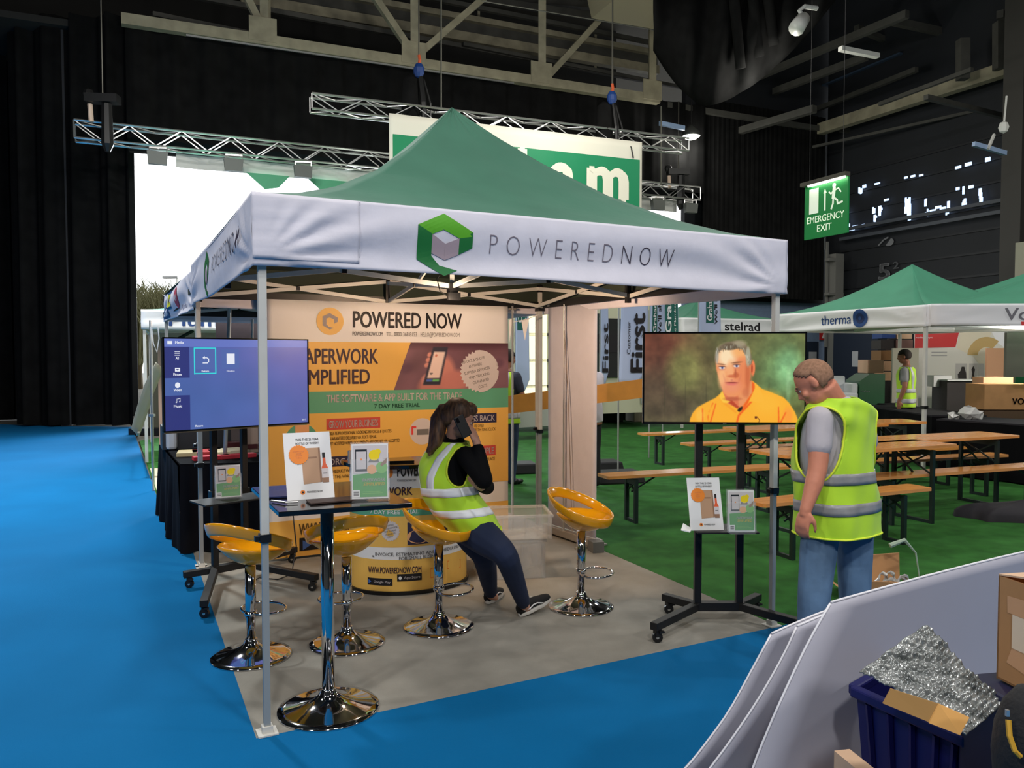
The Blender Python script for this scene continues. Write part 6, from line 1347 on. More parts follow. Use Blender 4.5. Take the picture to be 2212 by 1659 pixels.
boxat('white_board', 1926, 1985, 752, 905, 13.1, mat('pale_board_face', (190, 186, 168), .6), 'pale leaning board behind the far worker', 'board', .05)
cb = thing('cabinet', 'dark boxy cabinet with white top in front of the display wall', 'cabinet', D(2085, 900, 12.6))
a, b = D(2048, 905, 13.8), D(2124, 823, 13.8); mb = MB(); mb.box(((a.x + b.x) / 2, 14.1, b.z / 2), (b.x - a.x, .5, b.z)); mb.build('body', mat('cabinet_charcoal', (58, 52, 52), .6), cb)
mb = MB(); mb.box(((a.x + b.x) / 2, 14.08, b.z + .012), (b.x - a.x + .06, .58, .024)); mb.build('top', M_WHITE, cb)
for k in range(6): mb = MB(); mb.box((a.x + (b.x - a.x) * (.68 + .05 * k), 13.84, b.z - .16), (.015, .02, .2)); mb.build('slat', mat('cabinet_slat', (110, 104, 108), .5), cb)
bt_ = thing('white_table', 'white high table between the far worker and the dark cabinet', 'table', D(2030, 905, 12.9))
a, b = D(2012, 905, 14.2), D(2046, 823, 14.2); mb = MB(); mb.box(((a.x + b.x) / 2, 14.3, b.z), (.32, .4, .2)); mb.build('top', M_WHITE, bt_); mb = MB(); mb.bar((a.x + .13, 14.3, 0), (a.x + .13, 14.3, b.z - .1), .05); mb.build('leg', M_ALU, bt_)
boxat('peach_board', 2130, 2176, 752, 830, 13.2, mat('peach_card', (232, 176, 140), .7), 'peach coloured sheet leaning right of the display wall', 'board', .04)
boxat('peach_crate', 2124, 2195, 815, 842, 12.4, mat('peach_card', (232, 176, 140), .7), 'peach crate behind the lettered carton', 'box', .3)
lc = boxat('lettered_carton', 2126, 2230, 830, 885, 11.9, M_CARD, 'brown carton lettered on its side at the right edge', 'box', .5)
a = D(2186, 874, 11.88); P = Panel(flat(a, (1, 0, 0), (0, 0, 1))); P.text('k', 'VOKERA', 0, 0, .5, .1, .03); P.finish(lc, {'k': M_INK}, 'lettering')
boxat('carton_support', 2126, 2230, 887, 960, 11.9, mat('plinth_brown', (84, 62, 44), .8), 'dark brown box under the lettered carton', 'box', .5)
boxat('grey_screen', 2173, 2240, 718, 814, 11.7, mat('grey_screen_face', (104, 102, 90), .5), 'grey flat screen hung at the right edge', 'screen', .06)
boxat('green_sign', 2194, 2240, 814, 828, 11.7, mat('dark_green_box', (16, 84, 44), .5), 'narrow green strip under the grey screen', 'sign', .06)
# wall items on the far right: dark double door, small door, red sign, extinguisher
def onwall(px, z):
    s = None; A = WP(S_R, 0, .42); k = (px - 1106) / FPX; s = (k * A.y - A.x) / (UH.x - k * UH.y); return A + UH * s + Vector((0, 0, z))
dd = []
for nm, x0, x1, z1, m, lab in (('door_1', 1742, 1768, 2.1, mat('navy_door', (34, 44, 62), .5), 0), ('door_2', 1800, 1899, 2.35, mat('dark_navy_door', (22, 30, 46), .5), 1)):
    a, b = onwall(x0, 0), onwall(x1, 0)
    if nm == 'door_2': a, b = Vector((D(1800, 800, 24.6).x, 24.6, 0)), Vector((D(1896, 800, 22.0).x, 22.0, 0))
    mb = MB(); mb.prism([a, b, b + Vector((0, 0, z1)), a + Vector((0, 0, z1))], Vector((-.03, -.05, 0))); o = mb.build(nm, m); struct(o)
    P = Panel(flat(a.lerp(b, .45 if nm == 'door_2' else .2) + Vector((-.04, -.08, 1.2)), (b - a), (0, 0, 1))); P.rect('w', 0, .1, .35, .55, 0); P.finish(o, {'w': mat('notice_paper', (170, 172, 176), .7)}, 'notice')
a = onwall(1782, 2.15) + Vector((-.02, -.06, 0)); P = Panel(flat(a, UH, (0, 0, 1))); P.rect('r', -.28, 0, .28, .55, 0); P.poly('w', [(-.18, .06), (.18, .06), (.05, .3), (0, .48), (-.08, .3)], .01); o = P.finish(None, {'r': M_RED, 'w': M_WHITE}, 'fire_sign'); tag(o, 'small red fire sign on the blue grey wall', 'sign')
mb = MB(); a = onwall(1784, .9) + Vector((-.02, -.2, 0)); mb.box(a, (.4, .25, .8), .4); o = mb.build('extinguisher_box', mat('extinguisher_red', (130, 24, 30), .4)); tag(o, 'dark red extinguisher box on the blue grey wall', 'extinguisher')
mb = MB(); a = onwall(1781, 1.2) + Vector((0, -.12, 0)); mb.bar(a + Vector((0, 0, .3)), a + Vector((0, 0, .95)), .03); tag(mb.build('wall_conduit', M_BLACK), 'thin dark conduit below the red fire sign', 'conduit')

# ================================================================ foreground boards and crate
M_FOAM = mat('grey_foam_board', (178, 178, 190), .55, noise=.03, nscale=2); M_FEDGE = mat('white_board_edge', (235, 235, 240), .5)
def sheet(edge, top_r, label, thick=.012, spread=1.5):
    """edge: list of (px,py,depth) down the left edge; top_r: direction of the top edge"""
    T = thing('foam_board', label, 'board', D(*edge[-1])); L = [D(*p) for p in edge]
    def f(a, b):
        k = b * (len(L) - 1); i = min(len(L) - 2, int(k)); t = k - i
        p0, p1 = L[max(0, i - 1)], L[i]; p2, p3 = L[i + 1], L[min(len(L) - 1, i + 2)]
        p = .5 * ((2 * p1) + (p2 - p0) * t + (2 * p0 - 5 * p1 + 4 * p2 - p3) * t * t + (3 * p1 - p0 - 3 * p2 + p3) * t ** 3)
        return p + Vector(top_r) * spread * a + Vector((0, 0, .03 * math.sin(a * 2.4) * (1 - b)))
    mb = MB(); mb.grid(f, 12, 16); mb.build('face', M_FOAM, T, smooth=True, solid=thick)
    mb = MB(); off = Vector((-.004, -.004, 0)); mb.tube([f(0, k / 16) + off for k in range(17)], thick * .3, 6); mb.build('edge', M_FEDGE, T, smooth=True)
    mb = MB(); mb.tube([f(k / 12, 0) + Vector((0, -.002, .004)) for k in range(13)], thick * .3, 6); mb.build('edge', M_FEDGE, T, smooth=True)
    return T
dirT = (D(2212, 1212, 2.72) - D(1795, 1303, 2.3)).normalized()
sheet([(1795, 1303, 2.30), (1745, 1392, 2.27), (1692, 1504, 2.24), (1659, 1580, 2.22), (1629, 1656, 2.20), (1585, 1790, 2.16), (1520, 1960, 2.12)], dirT, 'large curved grey foam board leaning at the lower right, nearest one', spread=1.6)
dirS = (D(1790, 1335, 2.6) - D(1667, 1370, 2.48)).normalized()
sheet([(1722, 1354, 2.50), (1692, 1418, 2.47), (1639, 1511, 2.43), (1579, 1600, 2.40), (1535, 1659, 2.38), (1460, 1760, 2.34), (1380, 1860, 2.32)], dirS, 'second curved foam board just behind the nearest one', spread=.7)
sheet([(1667, 1370, 2.58), (1628, 1442, 2.55), (1579, 1531, 2.50), (1530, 1600, 2.46), (1482, 1659, 2.43), (1400, 1740, 2.40), (1310, 1815, 2.38)], dirS, 'third curved foam board, outermost on the left of the stack', spread=.6)
# support box, blue crate, bubble wrap, cardboard
M_BC = mat('royal_blue_plastic', (14, 18, 88), .5)
rim = [D(1848, 1492, 1.98), D(2083, 1600, 1.60), D(2166, 1530, 1.82)]; zr = .70
rA, rB, rC = G(1850, 1492, zr), G(2086, 1598, zr), G(2168, 1528, zr)
rD = rA + (rC - rB) ; hC = .34
bc = thing('blue_crate', 'royal blue plastic crate holding bubble wrap at the lower right', 'crate', (rA + rC) / 2)
ccn = (rA + rC) / 2
def quadring(k, z): return [ccn + (Vector((p.x, p.y, 0)) - Vector((ccn.x, ccn.y, 0))) * k + Vector((0, 0, z - ccn.z)) for p in (rA, rB, rC, rD)]
top, bot = quadring(1, zr), quadring(.84, zr - hC)
for i in range(4):
    j = (i + 1) % 4; n_ = (top[j] - top[i]).cross(Vector((0, 0, 1))).normalized() * -.006
    mb = MB(); mb.prism([bot[i], bot[j], top[j], top[i]], n_); mb.build('side_wall', M_BC, bc)
mb = MB(); mb.prism(bot, (0, 0, .006)); mb.build('bottom', M_BC, bc)
o_ = quadring(1.05, zr)
mb = MB()
for i in range(4): mb.bar(o_[i], o_[(i + 1) % 4], .03, .03)
mb.build('rim', M_BC, bc, bevel=.006)
for t_ in (.15, .35, .55, .75, .9):
    a = o_[0].lerp(o_[1], t_); b = quadring(.88, zr - hC + .03); mb = MB(); mb.bar(a + Vector((0, 0, -.02)), b[0].lerp(b[1], t_), .012); mb.build('rib', M_BC, bc)
sb = thing('support_carton', 'brown carton under the blue crate at the bottom edge', 'box', (ccn.x, ccn.y, 0))
zz = zr - hC - .004; mb = MB(); mb.box((ccn.x - .03, ccn.y + .03, zz / 2), (.62, .5, zz), math.atan2((rB - rA).y, (rB - rA).x)); mb.build('body', M_CARD, sb)
mb = MB(); a = D(1850, 1645, 1.95); mb.box((a.x, a.y, a.z / 2), (.045, .12, a.z), .2); tag(mb.build('carton_offcut', M_CARDP), 'pale cardboard offcut standing left of the blue crate', 'cardboard')
bwm = mat('bubble_wrap', (170, 174, 172), .16, metal=.45, spec=.9, c2=(84, 90, 90), nscale=26)
W0, W1, W2, W3 = D(2000, 1352, 1.98), D(2166, 1520, 1.80), D(1920, 1530, 1.70), D(1858, 1448, 1.90)
m = MB(); rs = random.Random(8)
mw = thing('bubble_wrap', 'sheet of silvery bubble wrap packed in the blue crate', 'packaging', (W0 + W2) / 2)
bn = (W1 - W0).cross(W3 - W0).normalized()
if bn.y > 0: bn = -bn
def wf(a, b):
    p = W0.lerp(W1, a).lerp(W3.lerp(D(2085, 1592, 1.66), a), b)
    k = abs(math.sin(a * 62)) * abs(math.sin(b * 40 + (int(a * 62 / math.pi) % 2) * 1.57))
    return p + bn * (.007 * k * (.5 + rs.random()) + .006 * math.sin(a * 9 + b * 5) + .004 * math.sin(a * 31 + b * 23))
m.grid(wf, 130, 96); m.build('sheet', bwm, mw, smooth=True, solid=.003)
cs1 = D(1916, 1494, 1.68)
mb = MB(); mb.prism([D(1908, 1520, 1.70), D(2007, 1560, 1.66), D(2028, 1521, 1.67), D(1925, 1488, 1.71)], (0, .004, 0)); tag(mb.build('cardboard_strip', mat('dull_cardboard', (150, 114, 62), .8)), 'dull cardboard strip in the crate in front of the bubble wrap, left', 'cardboard')
mb = MB(); mb.prism([D(2007, 1562, 1.657), D(2074, 1588, 1.635), D(2094, 1550, 1.65), D(2029, 1521, 1.666)], (0, .004, 0)); tag(mb.build('cardboard_strip', mat('bright_cardboard', (214, 160, 88), .8)), 'brighter cardboard strip in the crate, right of the dull one', 'cardboard')
# brown carton at the right edge
kb = thing('open_carton', 'open brown cardboard box at the right edge, white label on its side', 'box', D(2190, 1480, 1.9))
k0, k1 = D(2152, 1470, 1.88), D(2212, 1500, 1.80); e = (k1 - k0); e.z = 0; e.normalize(); n = Vector((-e.y, e.x, 0)); zt_, zb_ = D(2152, 1243, 1.88).z, D(2152, 1464, 1.88).z
q = [k0, k0 + e * .4, k0 + e * .4 + n * .3, k0 + n * .3]; q = [Vector((p.x, p.y, 0)) for p in q]
for i in range(4):
    mb = MB(); a, b = q[i], q[(i + 1) % 4]; nn = Vector((-(b - a).y, (b - a).x, 0)).normalized() * .005; mb.prism([a + Vector((0, 0, zb_)), b + Vector((0, 0, zb_)), b + Vector((0, 0, zt_)), a + Vector((0, 0, zt_))], nn); mb.build('side_panel', M_CARD, kb)
mb = MB(); mb.prism([p + Vector((0, 0, zb_)) for p in q], (0, 0, .005)); mb.build('bottom_panel', M_CARD, kb)
mb = MB(); a, b = q[0] + Vector((0, 0, zt_)), q[3] + Vector((0, 0, zt_)); mb.prism([a, b, b + e * .12 + Vector((0, 0, .03)), a + e * .12 + Vector((0, 0, .02))], (0, 0, .004)); mb.build('flap', M_CARDP, kb)
P = Panel(flat(q[0] + Vector((0, 0, zb_)), e, (0, 0, 1))); P.rect('w', .045, .09, .2, .17, .002); P.poly('l', [(.03, .05), (.2, .02), (.2, .09), (.045, .09)], .001); P.poly('l', [(.03, .17), (.2, .17), (.2, .22), (.028, .21)], .001)
P.finish(kb, {'w': mat('label_cream', (226, 206, 180), .6), 'l': mat('tape_tan', (206, 158, 116), .5)}, 'label')
mb = MB(); mb.box((q[0] + q[2]) / 2 + Vector((0, 0, zb_ / 2 - .003)), (.5, .42, zb_ - .006), math.atan2(e.y, e.x)); tag(mb.build('support_bin', mat('navy_bin', (14, 16, 52), .5), bevel=.01), 'dark navy bin under the open carton at the right edge', 'bin')
# black tool bag at the lower right corner
tb_ = thing('tool_bag', 'black tool bag with yellow zip pull at the lower right corner', 'bag', D(2205, 1600, 1.6))
mb = MB(); a = D(2225, 1640, 1.52); mb.ball(a, (.062, .08, .15), 16); mb.build('body', mat('black_nylon', (20, 20, 22), .7, bump=.3), tb_, smooth=True)
mb = MB(); mb.tube([D(2178, 1555, 1.47), D(2181, 1590, 1.46), D(2192, 1622, 1.45), D(2204, 1634, 1.45)], .005, 6); mb.build('zip_pull', mat('zip_yellow', (196, 150, 40), .5), tb_)
mb = MB(); mb.box(D(2176, 1540, 1.47), (.006, .006, .012)); mb.build('stud', M_ALU, tb_); mb = MB(); mb.box(D(2212, 1485, 1.6), (.012, .01, .008)); mb.build('tag', M_RED, tb_)
mb = MB(); a = D(2225, 1640, 1.52); mb.box((a.x + .02, a.y + .02, (a.z - .14) / 2), (.22, .22, a.z - .145)); tag(mb.build('stool_box', mat('black_box_m', (18, 18, 20), .6)), 'black box under the tool bag at the lower right corner', 'box')
# opened carton with film on the turf behind the boards
oc = thing('open_carton', 'opened brown carton with clear film on the turf behind the man', 'box', G(1940, 1290))
c = G(1945, 1300); mb = MB(); F = lambda x, y, z: Vector((c.x + x, c.y + y, z))
for pts in ([F(-.28, 0, 0), F(.12, -.05, 0), F(.12, -.05, .14), F(-.28, 0, .14)], [F(-.28, .3, 0), F(.12, .25, 0), F(.16, .35, .24), F(-.22, .4, .2)], [F(-.28, 0, 0), F(-.28, .3, 0), F(-.42, .33, .12), F(-.42, .03, .1)]):
    mb = MB(); mb.prism(pts, (.004, .008, .002)); mb.build('flap', M_CARD, oc)
mb = MB(); mb.prism([F(-.28, 0, 0), F(.12, -.05, 0), F(.12, .25, 0), F(-.28, .3, 0)], (0, 0, .006)); mb.build('bottom_panel', M_CARD, oc)
mb = MB(); rs = random.Random(6)
for k in range(5):
    a = F(rs.uniform(-.15, .02), rs.uniform(-.02, .12), .06); w_, h_ = rs.uniform(.1, .16), rs.uniform(.06, .13); mb.tube([a + Vector((w_ * q / 8, .01 * math.sin(q * 2 + k), h_ * math.sin(math.pi * q / 8))) for q in range(9)], [.010 + .006 * math.sin(q * 1.7) for q in range(9)], 6)
mb.build('film', mat('shiny_wrap', (190, 190, 185), .15, spec=.8), oc)['kind'] = 'stuff'
m = MB(); m.tube([F(.02, .2, .33), F(.12, .2, .37), F(.2, .2, .28), F(.23, .2, .1), F(.22, .2, .02)], [.018, .014, .006, .004, .004], 6); tag(m.build('foam_strip', mat('pale_green_strip', (170, 190, 165), .6)), 'pale curled strip of packing foam above the opened carton', 'packaging')
m = MB(); m.ball(G(2020, 1275) + Vector((0, 0, .06)), (.09, .06, .06), 7)
rs = random.Random(9); m.v = [tuple(Vector(v_) + Vector((rs.uniform(-.02, .02), rs.uniform(-.02, .02), rs.uniform(-.005, .02)))) for v_ in m.v]; tag(m.build('plastic_wrap', mat('shiny_wrap', (190, 190, 185), .15)), 'crumpled clear wrap on the turf above the foam board edge', 'packaging')
# ================================================================ people
def fuse(mb, name, m, parent, voxel=.008, it=6, label=None, kind=None):
    me = mb.mesh('tmp'); o = bpy.data.objects.new('tmp', me); COL.objects.link(o)
    md = o.modifiers.new('r', 'REMESH'); md.mode = 'VOXEL'; md.voxel_size = voxel
    sm = o.modifiers.new('s', 'SMOOTH'); sm.factor = .5; sm.iterations = it
    dg = bpy.context.evaluated_depsgraph_get(); me2 = bpy.data.meshes.new_from_object(o.evaluated_get(dg)); bpy.data.objects.remove(o)
    me2.materials.clear(); me2.materials.append(m); me2.polygons.foreach_set('use_smooth', [True] * len(me2.polygons))
    o = bpy.data.objects.new(name, me2); COL.objects.link(o); adopt(o, parent)
    if label: o['label'] = label
    return o
def limb(mb, pts, rs, n=12):
    pts = [Vector(p) for p in pts]
    # resample with smooth joints
    P_, R_ = [], []
    for i in range(len(pts) - 1):
        for k in range(5):
            t = k / 5; P_.append(pts[i].lerp(pts[i + 1], t)); R_.append(rs[i] + (rs[i + 1] - rs[i]) * t)
    P_.append(pts[-1]); R_.append(rs[-1])
    for _ in range(2):
        P_ = [P_[0]] + [(P_[i - 1] + P_[i] * 2 + P_[i + 1]) / 4 for i in range(1, len(P_) - 1)] + [P_[-1]]
    mb.tube(P_, R_, n)
    for p, r in ((pts[0], rs[0]), (pts[-1], rs[-1])): mb.ball(p, r, n)
class Torso:
    """rings: (centre, half width, half depth) from low to high; r = person's right, f = facing"""
    def __init__(s, rings, r, f): s.R = [(Vector(c), a, b) for c, a, b in rings]; s.r = Vector(r).normalized(); s.f = Vector(f).normalized(); s.n = len(rings) - 1
    def at(s, th, v, lift=0):
        k = max(0, min(.9999, v)) * s.n; i = int(k); t = k - i; g = lambda j: s.R[max(0, min(s.n, j))]
        def cr(q): 
            a, b, c, d = q(g(i - 1)), q(g(i)), q(g(i + 1)), q(g(i + 2)); return .5 * ((2 * b) + (c - a) * t + (2 * a - 5 * b + 4 * c - d) * t * t + (3 * b - a - 3 * c + d) * t ** 3)
        C, a, b = cr(lambda x: x[0]), cr(lambda x: x[1]), cr(lambda x: x[2]); sx = math.cos(th); sy = math.sin(th)
        e = .85; X = math.copysign(abs(sx) ** e, sx); Y = math.copysign(abs(sy) ** e, sy)
        return C + s.r * (X * (a + lift)) + s.f * (Y * (b + lift))
    def shell(s, mb, n=28, m=24, lift=0, v0=0, v1=1):
        rs = []
        b = len(mb.v)
        for j in range(m + 1):
            for k in range(n): mb.v.append(tuple(s.at(k / n * 6.2832, v0 + (v1 - v0) * j / m, lift)))
        for j in range(m): mb.af([(b + j * n + k, b + j * n + (k + 1) % n, b + (j + 1) * n + (k + 1) % n, b + (j + 1) * n + k) for k in range(n)])
        mb.af([tuple(b + k for k in range(n))[::-1], tuple(b + m * n + k for k in range(n))]); return mb
def frame_of(h, up=(0, 0, 1)):
    F = Vector(h).normalized(); R = F.cross(Vector(up)).normalized(); U = R.cross(F); return R, F, U
def head(mb, c, h, s=1.0, up=(0, 0, 1)):
    R, F, U = frame_of(h, up); c = Vector(c); M = Matrix((R, F, U)).transposed()
    q = lambda x, y, z: c + (R * x + F * y + U * z) * s
    B = lambda x, y, z, r, n=12: mb.ball(q(x, y, z), tuple(k * s for k in r), n, M)
    B(0, -.005, .02, (.077, .097, .093), 20); B(0, .035, -.055, (.056, .060, .062), 16); B(0, .062, -.088, (.030, .026, .022)); B(0, .05, -.02, (.062, .045, .06), 16)
    B(0, .090, .018, (.045, .018, .014)); mb.tube([q(0, .092, .012), q(0, .112, -.026), q(0, .098, -.036)], [.009 * s, .014 * s, .012 * s], 8)
    B(0, .094, -.060, (.024, .012, .008)); B(0, .092, -.071, (.020, .012, .007))
    for e in (-1, 1): B(e * .078, -.005, -.012, (.010, .019, .032)); B(e * .050, .068, -.03, (.02, .02, .018)); B(e * .085, -.012, .0, (.006, .012, .016))
    return q, M
def eyes(q, T, M, s=1.0, white=True):
    for e in (-1, 1):
        mb = MB(); mb.ball(q(e * .031, .078, .002), .010 * s, 10); mb.build('eye', mat('eye_white', (225, 220, 215), .3), T, smooth=True)
        mb = MB(); mb.ball(q(e * .031, .0845, .002), .0045 * s, 8); mb.build('pupil', mat('eye_dark', (40, 34, 30), .3), T, smooth=True)
        mb = MB(); mb.tube([q(e * .015, .093, .022), q(e * .033, .091, .027), q(e * .052, .078, .020)], .004 * s, 6); mb.build('eyebrow', mat('brow_hair', (86, 64, 46), .8), T)
    mb = MB(); mb.tube([q(-.022, .098, -.064), q(0, .107, -.065), q(.022, .098, -.064)], .0035 * s, 6); mb.build('lips', mat('lip_tone', (172, 92, 84), .5), T, smooth=True)
def hair_cap(c, h, T, m, s=1.0, k=1.06, keep=None, up=(0, 0, 1), th=.0):
    R, F, U = frame_of(h, up); c = Vector(c); mb = MB(); n, mm = 36, 22
    def P(i, j):
        ph = -math.pi / 2 + math.pi * j / mm; t = 2 * math.pi * i / n
        return Vector((.077 * k * math.cos(ph) * math.cos(t), .097 * k * math.cos(ph) * math.sin(t) - .005, .093 * k * math.sin(ph) + .02))
    for j in range(mm):
        for i in range(n):
            cs = [P(i, j), P(i + 1, j), P(i + 1, j + 1), P(i, j + 1)]; g = sum(cs, Vector()) / 4
            if keep(g): b = mb.av([c + (R * p.x + F * p.y + U * p.z) * s for p in cs]); mb.af([(0, 1, 2, 3)], b)
    me = mb.mesh('h'); bm = bmesh.new(); bm.from_mesh(me); bmesh.ops.remove_doubles(bm, verts=bm.verts, dist=.0008); bm.to_mesh(me); bm.free(); me.materials.append(m); me.polygons.foreach_set('use_smooth', [True] * len(me.polygons))
    o = bpy.data.objects.new('hair', me); COL.objects.link(o); md = o.modifiers.new('s', 'SOLIDIFY'); md.thickness = .003; md.offset = .5; adopt(o, T); return o
def hand(mb, wrist, d, n, s=1.0, curl=.5, side=1):
    """d: direction of the fingers, n: palm normal (towards the palm side)"""
    d = Vector(d).normalized(); n = Vector(n); n = (n - d * n.dot(d)).normalized(); w = d.cross(n) * side; W = Vector(wrist)
    M = Matrix((w, d, n)).transposed(); mb.ball(W + d * .045 * s, (.040 * s, .052 * s, .018 * s), 12, M); mb.tube([W - d * .01, W + d * .03 * s], [.026 * s, .027 * s], 10)
    for k, (off, L) in enumerate(((-.030, .070), (-.010, .080), (.010, .076), (.029, .060))):
        p = W + d * .080 * s + w * off * s; pts = [p - d * .03 * s, p]; a = curl * .5; dd = d
        for q in range(3):
            a_ = a + curl * .55 * q; dd = d * math.cos(a_) + n * math.sin(a_); pts.append(pts[-1] + dd * L * s * (.42, .32, .26)[q])
        mb.tube(pts, [.009 * s, .0088 * s, .0084 * s, .0078 * s, .0068 * s][:len(pts)], 8); mb.ball(pts[-1], .0068 * s, 6)
    p = W + d * .018 * s - w * .026 * s; t1 = p - w * .022 * s + d * .024 * s + n * .012 * s; t2 = t1 - w * .006 * s + d * .026 * s + n * .012 * s; t3 = t2 + d * .022 * s + n * .010 * s
    mb.tube([p, t1, t2, t3], [.013 * s, .0115 * s, .010 * s, .008 * s], 8); mb.ball(t3, .008 * s, 6)
SKIN = lambda n, c: mat(n, c, .55, noise=.05, nscale=14, spec=.4)
M_FLUO = mat('fluorescent_yellow_fabric', (186, 232, 44), .7, bump=.2, bscale=14, sheen=.2); M_FLUO2 = mat('fluorescent_piping', (226, 244, 60), .6)
M_BAND = mat('grey_reflective_tape', (150, 150, 150), .35, noise=.12, nscale=20); M_BANDW = mat('bright_reflective_tape', (246, 248, 250), .4)
M_JEAN = mat('faded_blue_denim', (98, 128, 158), .85, noise=.28, nscale=5, bump=.25, bscale=18); M_JEAND = mat('dark_blue_denim', (20, 34, 62), .85, noise=.12, nscale=6, bump=.2, bscale=20)
M_TEE = mat('grey_marl_cotton', (186, 181, 186), .85, noise=.05, bump=.2, bscale=16); M_BLKTOP = mat('black_jersey', (10, 10, 12), .85, spec=.15)

def vest(T, to, v0, v1, lift, holes=(), bands=(), straps=(), band_m=M_BANDW, m=M_FLUO, neck=.0, N=72, Mv=64, piping=True):
    """open shell on the torso with arm holes; holes: (theta, v, rad_theta, rad_v)"""
    mb = MB(); idx = {}
    wr = lambda th, v: .004 * math.sin(th * 5 + v * 9) + .0035 * math.sin(v * 24 + th * 3) + .003 * math.sin(th * 11 - v * 13)
    P = lambda th, v, l=0: to.at(th, v, lift + l + wr(th, v))
    inh = lambda th, v: any((((th - a + math.pi) % (2 * math.pi) - math.pi) / ra) ** 2 + ((v - b) / (rb if v < b else rb * 1.0)) ** 2 < 1 for a, b, ra, rb in holes)
    for j in range(Mv):
        for i in range(N):
            th = (i + .5) / N * 6.28318; v = v0 + (v1 - v0) * (j + .5) / Mv
            if inh(th, v): continue
            q = []
            for di, dj in ((0, 0), (1, 0), (1, 1), (0, 1)):
                key = ((i + di) % N, j + dj)
                if key not in idx: idx[key] = len(mb.v); mb.v.append(tuple(P(key[0] / N * 6.28318, v0 + (v1 - v0) * key[1] / Mv)))
                q.append(idx[key])
            mb.af([q])
    o = mb.build('vest', m, T, smooth=True, solid=.003)
    def strip(fn, nu, nv, nm='reflective_band', mm=band_m): b = MB(); b.grid(fn, nu, nv); return b.build(nm, mm, o, smooth=True, solid=.0015)
    for (a, b, t0, t1) in bands:
        strip(lambda x, y: P(t0 + (t1 - t0) * x, a(t0 + (t1 - t0) * x) + (b - 0) * (y - .5), .0045), 60, 3)
    for pts, w in straps:
        def g(x, y):
            k = x * (len(pts) - 1); i = min(len(pts) - 2, int(k)); t = k - i; th = pts[i][0] + (pts[i + 1][0] - pts[i][0]) * t; v = pts[i][1] + (pts[i + 1][1] - pts[i][1]) * t
            return P(th + w * (y - .5), v, .0035)
        strip(g, 40, 4)
    if piping:
        for a, b, ra, rb in holes:
            pb = MB(); pb.tube([P(a + ra * 1.0 * math.cos(t), min(v1, b + rb * 1.0 * math.sin(t)), .003) for t in [k * math.pi / 24 for k in range(48)]], .006, 6, closed=True); pb.build('piping', M_FLUO2, o, smooth=True)
        pb = MB(); pb.tube([P(k / 60 * 6.28318, v0, .002) for k in range(60)], .006, 6, closed=True); pb.build('piping', M_FLUO2, o, smooth=True)
    return o
def shoe(T, heel, toe, m, sole_m, s=1.0, stripe=None, laces=True, up=(0, 0, 1)):
    heel, toe = Vector(heel), Vector(toe); d = (toe - heel); L = d.length; d.normalize(); w = d.cross(Vector(up)).normalized(); u_ = w.cross(d)
    q = lambda a, b, c: heel + d * (a * L) + w * b + u_ * c
    wd = lambda a: .034 + .014 * math.sin(min(1, a * 1.15) * math.pi * .9) * 1.0 if a < .95 else .030
    mb = MB(); mb.rings([(q(.02, 0, .0), w * .01, d * .01)], 16) if 0 else None
    pts = []
    for k in range(28):
        t = 2 * math.pi * k / 28; a = .5 - .5 * math.cos(t) * 1.0; pts.append(q(a, (.040 + .008 * (a > .6)) * math.sin(t) * 1.0, 0))
    mb.prism(pts, u_ * .024); sole = mb.build('sole', sole_m, T, bevel=.006)
    mb = MB(); rg = []
    for a, hw, ht in ((.03, .028, .055), (.12, .036, .075), (.25, .037, .078), (.4, .037, .068), (.55, .040, .052), (.7, .043, .040), (.85, .040, .032), (.95, .028, .024), (.985, .014, .016)):
        rg.append((q(a, 0, .018 + ht * .5), w * hw, u_ * (ht * .5 + .004)))
    mb.rings(rg, 16); up_ = mb.build('upper', m, T, smooth=True)
    if stripe:
        for e in (-1, 1):
            b = MB(); b.tube([q(.10, e * .038, .050), q(.25, e * .0405, .040), q(.38, e * .041, .052), q(.5, e * .0415, .050), q(.66, e * .045, .030)], .004, 6); b.build('stripe', stripe, up_, smooth=True)
    if laces:
        b = MB()
        for k in range(4): a = .36 + .07 * k; b.tube([q(a, -.026, .075 - k * .008), q(a + .02, 0, .088 - k * .010), q(a + .04, .026, .074 - k * .008)], .0035, 5)
        b.tube([q(.36, -.02, .08), q(.34, 0, .10), q(.42, .03, .10), q(.36, .0, .086)], .003, 5)
        b.build('laces', mat('lace_white', (215, 210, 200), .8), up_)
    return sole

# ---------------------------------------------------------------- standing man
X = lambda px, py, d: D(px, py, d)
mf = Vector((-.55, .83, 0)).normalized(); mr = Vector((.83, .55, 0)).normalized()
MAN = thing('person', 'man in yellow hi-vis vest and faded jeans, head bowed by the right television', 'person', (1.69, 4.05, 0))
cz = lambda px, z, d=4.05: Vector(((px - 1106) / FPX * d, d, z))
tor = Torso([(cz(1813, .74), .222, .160), (cz(1812, .88), .215, .160), (cz(1806, 1.02), .205, .155), (cz(1804, 1.16), .205, .150), (cz(1806, 1.27), .205, .140), (cz(1812, 1.345, 4.03), .195, .125), (cz(1813, 1.395, 4.02), .165, .105), (cz(1806, 1.43, 4.0), .10, .085), (cz(1802, 1.45, 4.0), .07, .07)], mr, mf)
sh = mat('skin', (200, 140, 112), .5); M_SKM = SKIN('man_skin', (206, 134, 106))
hd_c = X(1760, 824, 3.97); hd_h = Vector((-.62, .38, -.62))
body = MB(); lsh, rsh = X(1771, 905, 3.90), X(1860, 905, 4.16)
lel, lwr = X(1767, 1018, 3.84), X(1740, 1102, 3.79)
rel, rwr = Vector((1.96, 4.30, 1.08)), Vector((1.74, 4.45, 1.10))
